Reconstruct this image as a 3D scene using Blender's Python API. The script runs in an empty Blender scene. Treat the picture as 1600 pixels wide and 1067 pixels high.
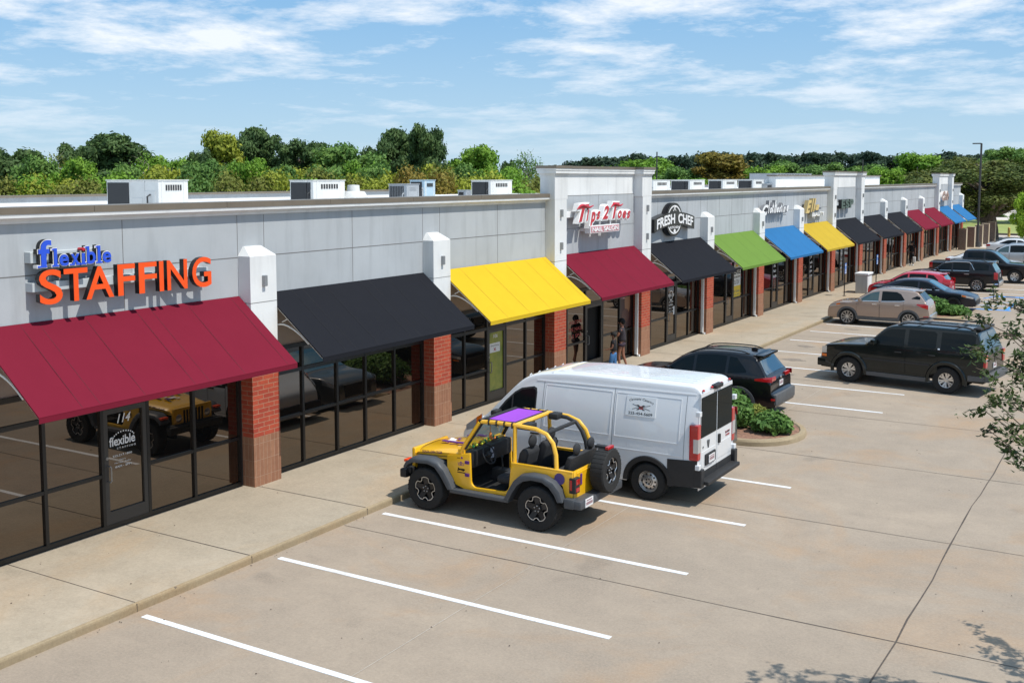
import bpy, bmesh, math, random
import numpy as np
from mathutils import Vector, Matrix
R = math.radians
scene = bpy.context.scene
# ------------------------------------------------------------------ camera
cam = bpy.data.cameras.new('camera')
cam.lens = 38.07; cam.sensor_width = 36.0; cam.sensor_fit = 'HORIZONTAL'
cam.shift_y = -0.0578; cam.clip_start = 0.1; cam.clip_end = 6000
camo = bpy.data.objects.new('camera', cam)
camo.location = (0, 0, 6.35)
camo.rotation_euler = (R(90 - 5.52), 0, R(31.064))
scene.collection.objects.link(camo); scene.camera = camo
# ------------------------------------------------------------------ sky, sun, exposure
SUN = Vector((0.58, 0.015, 1.0)).normalized()
sun_el = math.asin(SUN.z); sun_az = math.atan2(SUN.x, SUN.y)
w = bpy.data.worlds.new('World'); scene.world = w; w.use_nodes = True
nt = w.node_tree; N = nt.nodes; L = nt.links; N.clear()
def nn(tree, typ, **kw):
    n = tree.nodes.new(typ)
    for k, v in kw.items(): setattr(n, k, v)
    return n
out = nn(nt, 'ShaderNodeOutputWorld'); bg = nn(nt, 'ShaderNodeBackground')
bg.inputs['Strength'].default_value = 0.118
sky = nn(nt, 'ShaderNodeTexSky'); sky.sky_type = 'NISHITA'; sky.sun_disc = False
sky.sun_elevation = sun_el; sky.sun_rotation = sun_az
sky.air_density = 1.0; sky.dust_density = .35; sky.ozone_density = 2.5; sky.altitude = 20
tc = nn(nt, 'ShaderNodeTexCoord')
sep = nn(nt, 'ShaderNodeSeparateXYZ'); L.new(tc.outputs['Generated'], sep.inputs[0])
def wmath(op, a, b=None, clamp=False):
    m = nn(nt, 'ShaderNodeMath', operation=op); m.use_clamp = clamp
    for i, v in enumerate((a, b)):
        if v is None: continue
        if isinstance(v, (int, float)): m.inputs[i].default_value = v
        else: L.new(v, m.inputs[i])
    return m.outputs[0]
# clouds lie on a layer above the place: direction / (elevation + a little)
den = wmath('ADD', wmath('MAXIMUM', sep.outputs['Z'], 0.0), 0.11)
comb = nn(nt, 'ShaderNodeCombineXYZ')
L.new(wmath('DIVIDE', sep.outputs['X'], den), comb.inputs[0]); L.new(wmath('DIVIDE', sep.outputs['Y'], den), comb.inputs[1])
mp = nn(nt, 'ShaderNodeMapping'); L.new(comb.outputs[0], mp.inputs[0]); mp.inputs['Rotation'].default_value = (0, 0, R(20)); mp.inputs['Scale'].default_value = (1.25, 1.15, 1); mp.inputs['Location'].default_value = CLOUDLOC = (3.2, 1.7, 0)
n1 = nn(nt, 'ShaderNodeTexNoise'); n1.inputs['Scale'].default_value = 1.0; n1.inputs['Detail'].default_value = 9; n1.inputs['Roughness'].default_value = .66; n1.inputs['Distortion'].default_value = .15
L.new(mp.outputs[0], n1.inputs['Vector'])
n2 = nn(nt, 'ShaderNodeTexNoise'); n2.inputs['Scale'].default_value = .33; n2.inputs['Detail'].default_value = 3
L.new(mp.outputs[0], n2.inputs['Vector'])
mix = wmath('ADD', wmath('MULTIPLY', n1.outputs['Fac'], .80), wmath('MULTIPLY', n2.outputs['Fac'], .34))
cr = nn(nt, 'ShaderNodeValToRGB'); L.new(mix, cr.inputs[0])
cr.color_ramp.elements[0].position = .54; cr.color_ramp.elements[1].position = .67
# fade out below the horizon
fade = wmath('ADD', wmath('MULTIPLY', sep.outputs['Z'], 9.0), .02, True)
cf = wmath('MULTIPLY', wmath('MULTIPLY', cr.outputs['Color'], fade), .88)
gr = nn(nt, 'ShaderNodeValToRGB'); L.new(sep.outputs['Z'], gr.inputs[0]); gr.color_ramp.elements[0].position = 0; gr.color_ramp.elements[0].color = (3.6,5.15,6.4,1); gr.color_ramp.elements[1].position = .19; gr.color_ramp.elements[1].color = (1.45,3.45,6.0,1)
hs = nn(nt, 'ShaderNodeMix', data_type='RGBA'); hs.inputs[0].default_value = .86; L.new(sky.outputs[0], hs.inputs[6]); L.new(gr.outputs[0], hs.inputs[7])
mx = nn(nt, 'ShaderNodeMix', data_type='RGBA'); L.new(cf, mx.inputs[0]); L.new(hs.outputs[2], mx.inputs[6]); mx.inputs[7].default_value = (7.2, 7.5, 7.9, 1)
L.new(mx.outputs[2], bg.inputs['Color']); L.new(bg.outputs[0], out.inputs[0])
sl = bpy.data.lights.new('sun', 'SUN'); sl.energy = 3.9; sl.angle = R(.5); sl.color = (1.0, .955, .88)
so = bpy.data.objects.new('sun', sl); scene.collection.objects.link(so); so.location = (20, -5, 40)
so.rotation_euler = SUN.to_track_quat('Z', 'Y').to_euler()
scene.view_settings.view_transform = 'Standard'; scene.view_settings.look = 'None'; scene.view_settings.gamma = 1; scene.view_settings.exposure = 0.22
scene.cycles.max_bounces = 6; scene.cycles.glossy_bounces = 4; scene.cycles.transparent_max_bounces = 8
# ------------------------------------------------------------------ helpers
def link(o): scene.collection.objects.link(o); return o
def tag(o, label=None, cat=None, group=None, kind=None):
    if label: o['label'] = label
    if cat: o['category'] = cat
    if group: o['group'] = group
    if kind: o['kind'] = kind
    return o
def thing(name, label, cat, loc=(0, 0, 0), rz=0, group=None):
    o = bpy.data.objects.new(name, None); link(o); o.location = loc; o.rotation_euler = (0, 0, rz); o.empty_display_size = .2
    return tag(o, label, cat, group)
def copy_tree(o, parent=None):
    c = o.copy(); scene.collection.objects.link(c)
    if parent: c.parent = parent
    for ch in list(o.children): copy_tree(ch, c)
    return c
class MB:
    def __init__(s): s.v = []; s.f = []; s.m = []; s.cur = 0
    def add(s, vs, fs, m=None):
        b = len(s.v); s.v += [tuple(p) for p in vs]; s.f += [tuple(i + b for i in f) for f in fs]
        s.m += [s.cur if m is None else m] * len(fs); return s
    def box(s, x0, x1, y0, y1, z0, z1, m=None):
        return s.add([(x0,y0,z0),(x1,y0,z0),(x1,y1,z0),(x0,y1,z0),(x0,y0,z1),(x1,y0,z1),(x1,y1,z1),(x0,y1,z1)],
                     [(0,3,2,1),(4,5,6,7),(0,1,5,4),(1,2,6,5),(2,3,7,6),(3,0,4,7)], m)
    def bevbox(s, x0, x1, y0, y1, z0, z1, b=.02, m=None):
        # box with chamfered edges (octagonal-ish shell)
        xs=(x0,x0+b,x1-b,x1); ys=(y0,y0+b,y1-b,y1); zs=(z0,z0+b,z1-b,z1)
        bm = bmesh.new(); bmesh.ops.create_cube(bm, size=1)
        for v in bm.verts: v.co = ((x0+x1)/2+v.co.x*(x1-x0),(y0+y1)/2+v.co.y*(y1-y0),(z0+z1)/2+v.co.z*(z1-z0))
        bmesh.ops.bevel(bm, geom=bm.edges[:], offset=b, segments=2, profile=.6, affect='EDGES')
        bm.verts.ensure_lookup_table()
        s.add([v.co[:] for v in bm.verts], [[v.index for v in f.verts] for f in bm.faces], m); bm.free(); return s
    def prism(s, poly, axis, a, b, m=None):
        # poly in the two other axes (in xyz order), extruded along axis from a to b
        def P(u, v, t): return {'x': (t,u,v), 'y': (u,t,v), 'z': (u,v,t)}[axis]
        n = len(poly); ar = sum(poly[i][0]*poly[(i+1)%n][1]-poly[(i+1)%n][0]*poly[i][1] for i in range(n))
        if (ar > 0) == (axis == 'y'): poly = poly[::-1]
        if a > b: a, b = b, a
        vs = [P(u, v, a) for u, v in poly] + [P(u, v, b) for u, v in poly]
        fs = [tuple(range(n-1,-1,-1)), tuple(range(n, 2*n))] + [(i, (i+1)%n, n+(i+1)%n, n+i) for i in range(n)]
        return s.add(vs, fs, m)
    def tube(s, pts, r, n=8, m=None, closed=False):
        pts = [Vector(p) for p in pts]; k = len(pts); vs = []; rr = r if isinstance(r, (list, tuple)) else [r]*k
        up = Vector((0,0,1)); prev = None
        for i, p in enumerate(pts):
            if closed: d = pts[(i+1)%k] - pts[i-1]
            else: d = pts[min(i+1,k-1)] - pts[max(i-1,0)]
            d.normalize()
            if prev is None:
                a = d.cross(up) if abs(d.z) < .95 else d.cross(Vector((1,0,0)))
            else: a = prev - d*prev.dot(d)
            a.normalize(); prev = a; b = d.cross(a)
            for j in range(n):
                t = 2*math.pi*j/n; vs.append(p + a*math.cos(t)*rr[i] + b*math.sin(t)*rr[i])
        fs = []
        for i in range(k if closed else k-1):
            i2 = (i+1)%k
            for j in range(n): fs.append((i*n+j, i*n+(j+1)%n, i2*n+(j+1)%n, i2*n+j))
        if not closed: fs += [tuple(range(n-1,-1,-1)), tuple((k-1)*n+j for j in range(n))]
        return s.add(vs, fs, m)
    def lathe(s, prof, c, axis='y', n=24, m=None, caps=True):
        # prof: (offset along axis, radius)
        vs = []; fs = []; k = len(prof)
        for (o, r) in prof:
            for j in range(n):
                t = 2*math.pi*j/n; a, b = r*math.cos(t), r*math.sin(t)
                vs.append({'y': (c[0]+a, c[1]+o, c[2]+b), 'x': (c[0]+o, c[1]+a, c[2]+b), 'z': (c[0]+a, c[1]+b, c[2]+o)}[axis])
        for i in range(k-1):
            for j in range(n): fs.append((i*n+j, i*n+(j+1)%n, (i+1)*n+(j+1)%n, (i+1)*n+j))
        if caps: fs += [tuple(range(n-1,-1,-1)), tuple((k-1)*n+j for j in range(n))]
        return s.add(vs, fs, m)
    def ball(s, c, r, n=12, k=8, m=None):
        if isinstance(r, (int, float)): r = (r, r, r)
        vs = []; fs = []
        for i in range(k+1):
            p = math.pi*i/k
            for j in range(n):
                t = 2*math.pi*j/n; vs.append((c[0]+r[0]*math.sin(p)*math.cos(t), c[1]+r[1]*math.sin(p)*math.sin(t), c[2]-r[2]*math.cos(p)))
        for i in range(k):
            for j in range(n): fs.append((i*n+j, i*n+(j+1)%n, (i+1)*n+(j+1)%n, (i+1)*n+j))
        return s.add(vs, fs, m)
    def quad(s, a, b, c, d, m=None): return s.add([a,b,c,d], [(0,1,2,3)], m)
    def grid(s, P, m=None, flip=False):
        k = len(P); n = len(P[0]); vs = [q for row in P for q in row]; fs = []
        for i in range(k-1):
            for j in range(n-1):
                f = (i*n+j, i*n+j+1, (i+1)*n+j+1, (i+1)*n+j); fs.append(f[::-1] if flip else f)
        return s.add(vs, fs, m)
    def build(s, name, mats, parent=None, smooth=False, bevel=None, recalc=False, sharp=38, weld=False, loc=None):
        me = bpy.data.meshes.new(name); me.from_pydata([tuple(map(float, v)) for v in s.v], [], s.f)
        if not isinstance(mats, (list, tuple)): mats = [mats]
        for m in mats: me.materials.append(m)
        if len(mats) > 1:
            me.polygons.foreach_set('material_index', s.m)
        if weld or recalc or bevel:
            bm = bmesh.new(); bm.from_mesh(me)
            if weld: bmesh.ops.remove_doubles(bm, verts=bm.verts, dist=1e-5); bmesh.ops.dissolve_degenerate(bm, edges=bm.edges, dist=1e-6)
            if bevel:
                eds = [e for e in bm.edges if len(e.link_faces) == 2 and e.calc_face_angle(0) > R(35)]
                bmesh.ops.bevel(bm, geom=eds, offset=bevel, segments=2, profile=.6, affect='EDGES')
            if recalc: bmesh.ops.recalc_face_normals(bm, faces=bm.faces)
            bm.to_mesh(me); bm.free()
        if smooth:
            me.polygons.foreach_set('use_smooth', [True]*len(me.polygons))
            if sharp: me.set_sharp_from_angle(angle=R(sharp))
        me.update()
        o = bpy.data.objects.new(name, me); link(o)
        if parent: o.parent = parent
        if loc: o.location = loc
        return o
# ------------------------------------------------------------------ materials
MATS = {}
def mat(name, col, rough=.6, metal=0, spec=.5, coat=0, var=0, vscale=3, var2=None, bump=0, bscale=40, emit=None, alpha=1, trans=0, sheen=0):
    if name in MATS: return MATS[name]
    m = bpy.data.materials.new(name); m.use_nodes = True; t = m.node_tree; b = t.nodes['Principled BSDF']
    b.inputs['Base Color'].default_value = (*col, 1); b.inputs['Roughness'].default_value = rough; b.inputs['Metallic'].default_value = metal
    b.inputs['Specular IOR Level'].default_value = spec; b.inputs['Coat Weight'].default_value = coat; b.inputs['Coat Roughness'].default_value = .03
    if sheen: b.inputs['Sheen Weight'].default_value = sheen
    tcn = nn(t, 'ShaderNodeTexCoord')
    if var:
        n = nn(t, 'ShaderNodeTexNoise'); n.inputs['Scale'].default_value = vscale; n.inputs['Detail'].default_value = 6; n.inputs['Roughness'].default_value = .65
        t.links.new(tcn.outputs['Object'], n.inputs['Vector'])
        rp = nn(t, 'ShaderNodeValToRGB'); t.links.new(n.outputs['Fac'], rp.inputs[0])
        c1 = tuple(min(1, c*(1-var)) for c in col); c2 = var2 if var2 else tuple(min(1, c*(1+var)) for c in col)
        rp.color_ramp.elements[0].color = (*c1, 1); rp.color_ramp.elements[1].color = (*c2, 1)
        rp.color_ramp.elements[0].position = .3; rp.color_ramp.elements[1].position = .7
        t.links.new(rp.outputs[0], b.inputs['Base Color'])
    if bump:
        n = nn(t, 'ShaderNodeTexNoise'); n.inputs['Scale'].default_value = bscale; n.inputs['Detail'].default_value = 4
        t.links.new(tcn.outputs['Object'], n.inputs['Vector'])
        bp = nn(t, 'ShaderNodeBump'); bp.inputs['Strength'].default_value = bump; bp.inputs['Distance'].default_value = .01
        t.links.new(n.outputs['Fac'], bp.inputs['Height']); t.links.new(bp.outputs[0], b.inputs['Normal'])
    if emit: b.inputs['Emission Color'].default_value = (*emit, 1); b.inputs['Emission Strength'].default_value = 1
    MATS[name] = m; return m
def tree_of(m): return m.node_tree, m.node_tree.nodes['Principled BSDF'], m.node_tree.links
def mixc(t, fac, a, b, blend='MIX'):
    n = nn(t, 'ShaderNodeMix', data_type='RGBA'); n.blend_type = blend
    if isinstance(fac, (int, float)): n.inputs[0].default_value = fac
    else: t.links.new(fac, n.inputs[0])
    for i, v in ((6, a), (7, b)):
        if isinstance(v, tuple): n.inputs[i].default_value = (*v[:3], 1)
        else: t.links.new(v, n.inputs[i])
    return n.outputs[2]
def noise(t, vec, scale, detail=4, rough=.55, dist=0):
    n = nn(t, 'ShaderNodeTexNoise'); n.inputs['Scale'].default_value = scale; n.inputs['Detail'].default_value = detail; n.inputs['Roughness'].default_value = rough; n.inputs['Distortion'].default_value = dist
    t.links.new(vec, n.inputs['Vector']); return n.outputs['Fac']
def ramp(t, fac, p0, p1, c0=(0,0,0), c1=(1,1,1)):
    n = nn(t, 'ShaderNodeValToRGB'); t.links.new(fac, n.inputs[0]); e = n.color_ramp.elements
    e[0].position = p0; e[1].position = p1; e[0].color = (*c0, 1); e[1].color = (*c1, 1); return n.outputs[0]
def concrete(name, base, dark, warm, grain=.5, stain=.6, sxy=(1,1,1)):
    m = mat(name, base, rough=.88, spec=.25); t, b, l = tree_of(m)
    tcn = nn(t, 'ShaderNodeTexCoord'); mpn = nn(t, 'ShaderNodeMapping'); mpn.inputs['Scale'].default_value = sxy; l.new(tcn.outputs['Object'], mpn.inputs[0]); v = tcn.outputs['Object']; vs = mpn.outputs[0]
    c = mixc(t, ramp(t, noise(t, vs, .22, 5, .6, .4), .35, .68), base, dark)
    c = mixc(t, ramp(t, noise(t, vs, .33, 6, .62, .8), .50, .74, (0,0,0), (stain,)*3), c, warm)
    c = mixc(t, ramp(t, noise(t, v, 1.4, 6, .7), .40, .70, (0,0,0), (.55,)*3), c, tuple(x*.80 for x in dark))
    c = mixc(t, ramp(t, noise(t, v, .55, 3, .5), .66, .72, (0,0,0), (.5,)*3), c, tuple(x*.62 for x in dark))
    c = mixc(t, ramp(t, noise(t, v, 11, 4, .75), .42, .62, (0,0,0), (grain*.55,)*3), c, tuple(x*.78 for x in dark))
    c = mixc(t, ramp(t, noise(t, v, 26, 3, .8), .40, .68, (0,0,0), (grain,)*3), c, tuple(x*1.18 for x in base))
    c = mixc(t, ramp(t, noise(t, v, 70, 2, .8), .60, .72, (0,0,0), (grain,)*3), c, tuple(x*.55 for x in dark))
    c = mixc(t, ramp(t, noise(t, v, 7, 2, .5), .765, .80, (0,0,0), (.75,)*3), c, (.09,.07,.06))
    l.new(c, b.inputs['Base Color'])
    bp = nn(t, 'ShaderNodeBump'); bp.inputs['Strength'].default_value = .35; bp.inputs['Distance'].default_value = .01
    l.new(noise(t, v, 60, 3, .7), bp.inputs['Height']); l.new(bp.outputs[0], b.inputs['Normal'])
    return m
M_lot = concrete('lot_concrete', (.365,.296,.226), (.285,.235,.185), (.375,.235,.130), .45, 1.0)
M_walk = concrete('walk_concrete', (.43,.362,.275), (.335,.285,.215), (.41,.27,.145), .4, .85, (1,.45,1))
M_kerb = concrete('kerb_concrete', (.36,.285,.185), (.27,.21,.13), (.34,.21,.10), .4, .8)
M_joint = mat('joint_sealant', (.085,.068,.055), .9, var=.3, vscale=8)
M_jointw = mat('joint_chalk', (.44,.39,.33), .9, var=.2, vscale=6)
M_paint = mat('line_paint', (.76,.78,.80), .75)
_t, _b, _l = tree_of(M_paint); _tc = nn(_t, 'ShaderNodeTexCoord')
_c = mixc(_t, ramp(_t, noise(_t, _tc.outputs['Object'], 1.1, 5, .7), .42, .72, (0,0,0), (.6,)*3), (.76,.78,.80), (.46,.42,.37))
_c = mixc(_t, ramp(_t, noise(_t, _tc.outputs['Object'], 22, 4, .8), .58, .66, (0,0,0), (.7,)*3), _c, (.36,.31,.25)); _l.new(_c, _b.inputs['Base Color'])
M_blue_paint = mat('blue_line_paint', (.05,.26,.62), .7, var=.25, vscale=5)
M_blue_faded = mat('faded_blue_paint', (.34,.46,.62), .8, var=.15, vscale=4)
def stucco(name, col):
    m = mat(name, col, rough=.9, spec=.2); t, b, l = tree_of(m); tcn = nn(t, 'ShaderNodeTexCoord'); v = tcn.outputs['Object']
    c = mixc(t, ramp(t, noise(t, v, .55, 5, .6), .3, .7), tuple(x*.88 for x in col), tuple(min(1,x*1.05) for x in col))
    mpn = nn(t, 'ShaderNodeMapping'); mpn.inputs['Scale'].default_value = (3,3,.35); l.new(v, mpn.inputs[0])
    c = mixc(t, ramp(t, noise(t, mpn.outputs[0], 1.2, 5, .6), .50, .76, (0,0,0), (.50,)*3), c, tuple(x*.66 for x in col))
    c = mixc(t, ramp(t, noise(t, v, 90, 2, .7), .45, .7, (0,0,0), (.25,)*3), c, tuple(x*.78 for x in col))
    l.new(c, b.inputs['Base Color']); bp = nn(t, 'ShaderNodeBump'); bp.inputs['Strength'].default_value = .3; bp.inputs['Distance'].default_value = .006
    l.new(noise(t, v, 120, 2, .7), bp.inputs['Height']); l.new(bp.outputs[0], b.inputs['Normal']); return m
M_grey = stucco('grey_stucco', (.43,.455,.475))
M_white = stucco('white_stucco', (.74,.75,.745))
M_soffit = stucco('beige_bulkhead', (.42,.36,.32))
M_seam = mat('stucco_reveal', (.16,.155,.15), .9)
M_cap = mat('bronze_coping', (.20,.165,.125), .45, metal=.3, var=.12, vscale=1.5)
M_roof = mat('white_roof_membrane', (.80,.80,.79), .8, var=.05, vscale=.5)
M_black = mat('black_aluminium', (.012,.012,.013), .35, spec=.5)
M_bronze = mat('dark_bronze_frame', (.055,.052,.05), .4, metal=.2)
def brick(name, c1, c2, mortar, bw, rh, msize=.012, offs=.5):
    m = mat(name, c1, rough=.85, spec=.25); t, b, l = tree_of(m); tcn = nn(t, 'ShaderNodeTexCoord'); sp = nn(t, 'ShaderNodeSeparateXYZ'); l.new(tcn.outputs['Object'], sp.inputs[0])
    ad = nn(t, 'ShaderNodeMath', operation='ADD'); l.new(sp.outputs[0], ad.inputs[0]); l.new(sp.outputs[1], ad.inputs[1])
    cb = nn(t, 'ShaderNodeCombineXYZ'); l.new(ad.outputs[0], cb.inputs[0]); l.new(sp.outputs[2], cb.inputs[1])
    bt = nn(t, 'ShaderNodeTexBrick'); l.new(cb.outputs[0], bt.inputs['Vector']); bt.inputs['Scale'].default_value = 1
    bt.offset = offs; bt.inputs['Brick Width'].default_value = bw; bt.inputs['Row Height'].default_value = rh; bt.inputs['Mortar Size'].default_value = msize; bt.inputs['Mortar Smooth'].default_value = .3
    bt.inputs['Color1'].default_value = (*c1, 1); bt.inputs['Color2'].default_value = (*c2, 1); bt.inputs['Mortar'].default_value = (*mortar, 1)
    c = mixc(t, ramp(t, noise(t, tcn.outputs['Object'], 9, 5, .7), .35, .7, (0,0,0), (.5,)*3), bt.outputs['Color'], tuple(x*.6 for x in c1))
    l.new(c, b.inputs['Base Color']); bp = nn(t, 'ShaderNodeBump'); bp.inputs['Strength'].default_value = .5; bp.inputs['Distance'].default_value = .006; bp.invert = True
    l.new(bt.outputs['Fac'], bp.inputs['Height']); l.new(bp.outputs[0], b.inputs['Normal']); return m
M_brick = brick('red_brick', (.46,.085,.045), (.34,.055,.035), (.40,.23,.15), .30, .095, .009)
M_tan = brick('tan_brick', (.34,.17,.10), (.27,.125,.075), (.40,.25,.17), .105, .335, .007, 0)
M_pier = brick('brown_brick', (.20,.12,.09), (.14,.09,.07), (.32,.27,.22), .22, .08, .012)
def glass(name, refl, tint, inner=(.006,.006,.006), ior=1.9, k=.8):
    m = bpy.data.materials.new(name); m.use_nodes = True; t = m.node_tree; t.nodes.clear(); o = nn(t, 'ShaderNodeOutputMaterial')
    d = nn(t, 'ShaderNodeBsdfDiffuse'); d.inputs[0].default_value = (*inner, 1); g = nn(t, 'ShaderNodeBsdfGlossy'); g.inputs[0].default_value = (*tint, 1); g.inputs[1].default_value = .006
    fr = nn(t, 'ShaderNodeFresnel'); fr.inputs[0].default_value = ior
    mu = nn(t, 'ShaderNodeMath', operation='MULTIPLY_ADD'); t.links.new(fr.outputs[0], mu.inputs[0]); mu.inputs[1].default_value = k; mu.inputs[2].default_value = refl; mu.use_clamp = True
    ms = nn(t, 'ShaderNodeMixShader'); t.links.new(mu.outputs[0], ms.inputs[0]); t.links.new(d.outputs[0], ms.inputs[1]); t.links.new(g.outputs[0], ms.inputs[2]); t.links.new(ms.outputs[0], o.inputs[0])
    # slight waviness of the panes
    tcn = nn(t, 'ShaderNodeTexCoord'); bp = nn(t, 'ShaderNodeBump'); bp.inputs['Strength'].default_value = .03; bp.inputs['Distance'].default_value = .02
    t.links.new(noise(t, tcn.outputs['Object'], .8, 2), bp.inputs['Height']); t.links.new(bp.outputs[0], g.inputs['Normal'])
    MATS[name] = m; return m
M_glass = glass('tinted_storefront_glass', .11, (.92,.78,.66), ior=1.75)
M_cglass = glass('dark_car_glass', .005, (.60,.70,.74), (.006,.008,.009), ior=1.45, k=.5)
M_cglass2 = glass('green_tinted_windscreen', .07, (.75,.95,.98), (.028,.05,.05), ior=1.5, k=.55)
# ------------------------------------------------------------------ ground, lot, walk
def struct(o): o['kind'] = 'structure'; return o
M_land = mat('far_ground', (.12,.13,.05), .95, var=.4, vscale=.05)
g = MB(); S = 3000
g.quad((-S,-S,-.30),(S,-S,-.30),(S,S,-.30),(-S,S,-.30)); struct(g.build('ground', M_land))
g = MB(); g.box(-12.652,60,-30,131,-.28,0.0); struct(g.build('parking_lot', M_lot))
# raised walk with a kerb along the shop fronts
g = MB(); g.box(-16.2,-12.695,-6,104.6,-.28,.134); struct(g.build('sidewalk', M_walk))
g = MB(); g.prism([(-12.70,-.2),(-12.652,-.2),(-12.652,.09),(-12.658,.115),(-12.672,.130),(-12.694,.1345),(-12.70,.1345)],'y',-6,104.6); struct(g.build('kerb', M_kerb))
# joints
rj = random.Random(4)
g = MB()
def wob_line(g, p, q, w, z, amp=.012, seg=1.2):
    n = max(2, int(math.dist(p, q)/seg)); d = Vector((q[0]-p[0], q[1]-p[1])).normalized(); nx, ny = -d.y, d.x; off = 0; A = []; B = []
    for i in range(n+1):
        t = i/n; off = off*.6 + rj.uniform(-amp, amp); x = p[0]+(q[0]-p[0])*t+nx*off; y = p[1]+(q[1]-p[1])*t+ny*off; ww = w*rj.uniform(.6,1.3)/2
        A.append((x-nx*ww, y-ny*ww, z)); B.append((x+nx*ww, y+ny*ww, z))
    g.grid([B, A])
for i, y in enumerate([15.0,19.65,24.33,29,33.65,38.3,43,47.6,52.3,57,61.7,66.4,71,76,81,86]):
    wob_line(g, (-12.62,y), (9,y), .016 if i else .019, .004)
wob_line(g, (-2.9,-4), (-2.9,90), .024, .0045, .02, .9)
struct(g.build('pavement_joints', M_joint))
g = MB(); wob_line(g, (-8.62,3), (-8.62,24.2), .011, .005, .006); wob_line(g, (-8.62,27.3), (-8.62,50.8), .014, .005, .006); struct(g.build('pavement_scratch_joint', M_jointw))
g = MB()
for y in [3.5,6.9,10.33,12.67,15.70,19.11,22.4,25.6,28.9,32.1,35.4,38.6,41.9,45.1,48.4,51.6,54.9,58.1,62,66,70,74,78,82,86,90,94,98]:
    wob_line(g, (-15.74,y), (-12.70,y), .016, .1385, .006)
    g.box(-12.66,-12.6495,y-.005,y+.005,.0,.125)
struct(g.build('sidewalk_joints', M_joint))
# painted stall lines
def stripe(x0, x1, y, w=.11, m=M_paint, name='parking_line'):
    g = MB(); g.box(x0, x1, y-w/2, y+w/2, .0, .006); return struct(g.build(name, m))
for y in (10.28,13.10,15.93): stripe(-12.45,-6.3,y)
for y in (18.78,21.6): stripe(-12.45,-6.32,y)
for y in (29.93,32.77,35.6,38.8,41.8,44.6,47.1,61.6,64.4,67.3,70.1,73,76,79): stripe(-12.4,-6.3,y,.10)
def bar(p, q, w, m, name='blue_bay_line'):
    d = Vector((q[0]-p[0], q[1]-p[1])).normalized()*w/2; n = (-d.y, d.x); g = MB()
    g.prism([(p[0]+n[0],p[1]+n[1]),(p[0]-n[0],p[1]-n[1]),(q[0]-n[0],q[1]-n[1]),(q[0]+n[0],q[1]+n[1])],'z',0,.006); return struct(g.build(name, m))
bar((-9.2,56.3),(-6.1,56.4),.32,M_blue_paint); bar((-6.3,56.5),(-6.3,60.2),.16,M_blue_paint); bar((-7.7,62.9),(-6.2,62.9),.5,M_blue_paint)
bar((-8.6,58.2),(-6.5,58.2),.16,M_blue_faded); bar((-8.3,60.0),(-6.5,60.0),.16,M_blue_faded); bar((-7.6,62.9),(-8.0,61.4),.12,M_blue_paint)
bar((-7.1,62.9),(-6.6,62.9),.28,M_paint,'wheelchair_mark')
# planted islands: kerb ring, mulch
M_mulch = mat('bark_mulch', (.24,.13,.085), .95, var=.55, vscale=14, bump=1, bscale=30)
def island(x0, x1, y0, y1):
    r = min((y1-y0)/2-.02, 1.3); pts = []
    for i in range(13): a = -math.pi/2+math.pi*i/12; pts.append((x1-r+r*math.cos(a)*.95, (y0+y1)/2+((y1-y0)/2)*math.sin(a)))
    outer = [(x0,y0)]+pts+[(x0,y1)]
    cx, cy = (x0+x1)/2, (y0+y1)/2
    def inset(P, d): 
        o = []
        for (x,y) in P:
            yy = y+(d if y < cy else -d)*min(1, abs(y-cy)/.5); xx = x-d*max(0,(x-(x1-r))/r) if x > x1-r else x; o.append((xx,yy))
        return o
    o1 = inset(outer,.015); i1 = inset(outer,.16); g = MB(); n = len(outer)
    ring = [[(x,y,-.05) for x,y in outer],[(x,y,.10) for x,y in outer],[(x,y,.145) for x,y in inset(outer,.035)],[(x,y,.15) for x,y in inset(outer,.13)],[(x,y,.11) for x,y in i1]]
    g.grid(ring, flip=False); o = struct(g.build('island_kerb', M_kerb, smooth=True, recalc=True))
    g = MB(); g.prism(i1,'z',-.02,.125); struct(g.build('island_mulch', M_mulch)); return i1
island(-12.66,-7.22,24.45,27.35); island(-12.66,-7.4,50.9,53.9)
M_oil = mat('oil_stained_concrete', (.20,.160,.125), .8, var=.25, vscale=9, var2=(.27,.22,.17))
ro = random.Random(21)
def blot(x, y, rx, ry, z=.0035, m=None):
    g = MB()
    for q in range(1+ro.randrange(3)):
        n = 22; cx, cy = (x, y) if q == 0 else (x+ro.uniform(-1,1)*rx*2.2, y+ro.uniform(-1,1)*ry*2.2); k = 1 if q == 0 else ro.uniform(.15,.4); ph = [ro.uniform(0,6.28) for _ in range(4)]
        g.add([(cx+rx*k*math.cos(2*math.pi*i/n)*(1+.25*math.sin(3*2*math.pi*i/n+ph[0])+.15*math.sin(7*2*math.pi*i/n+ph[1])), cy+ry*k*math.sin(2*math.pi*i/n)*(1+.25*math.sin(2*2*math.pi*i/n+ph[2])+.15*math.sin(5*2*math.pi*i/n+ph[3])), z+.0001*q) for i in range(n)], [tuple(range(n))])
    return struct(g.build('oil_stain', m or M_oil))
for (x, y, a, b) in ((-11.1,31.3,.30,.16),(-10.3,34.3,.34,.20),(-10.9,37.2,.42,.22),(-11.4,40.4,.32,.24),(-10.2,43.3,.36,.2),(-11.0,46.0,.3,.15),(-7.4,36.4,.2,.12)): blot(x, y, a, b)
g = MB(); rs = random.Random(9)
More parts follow.
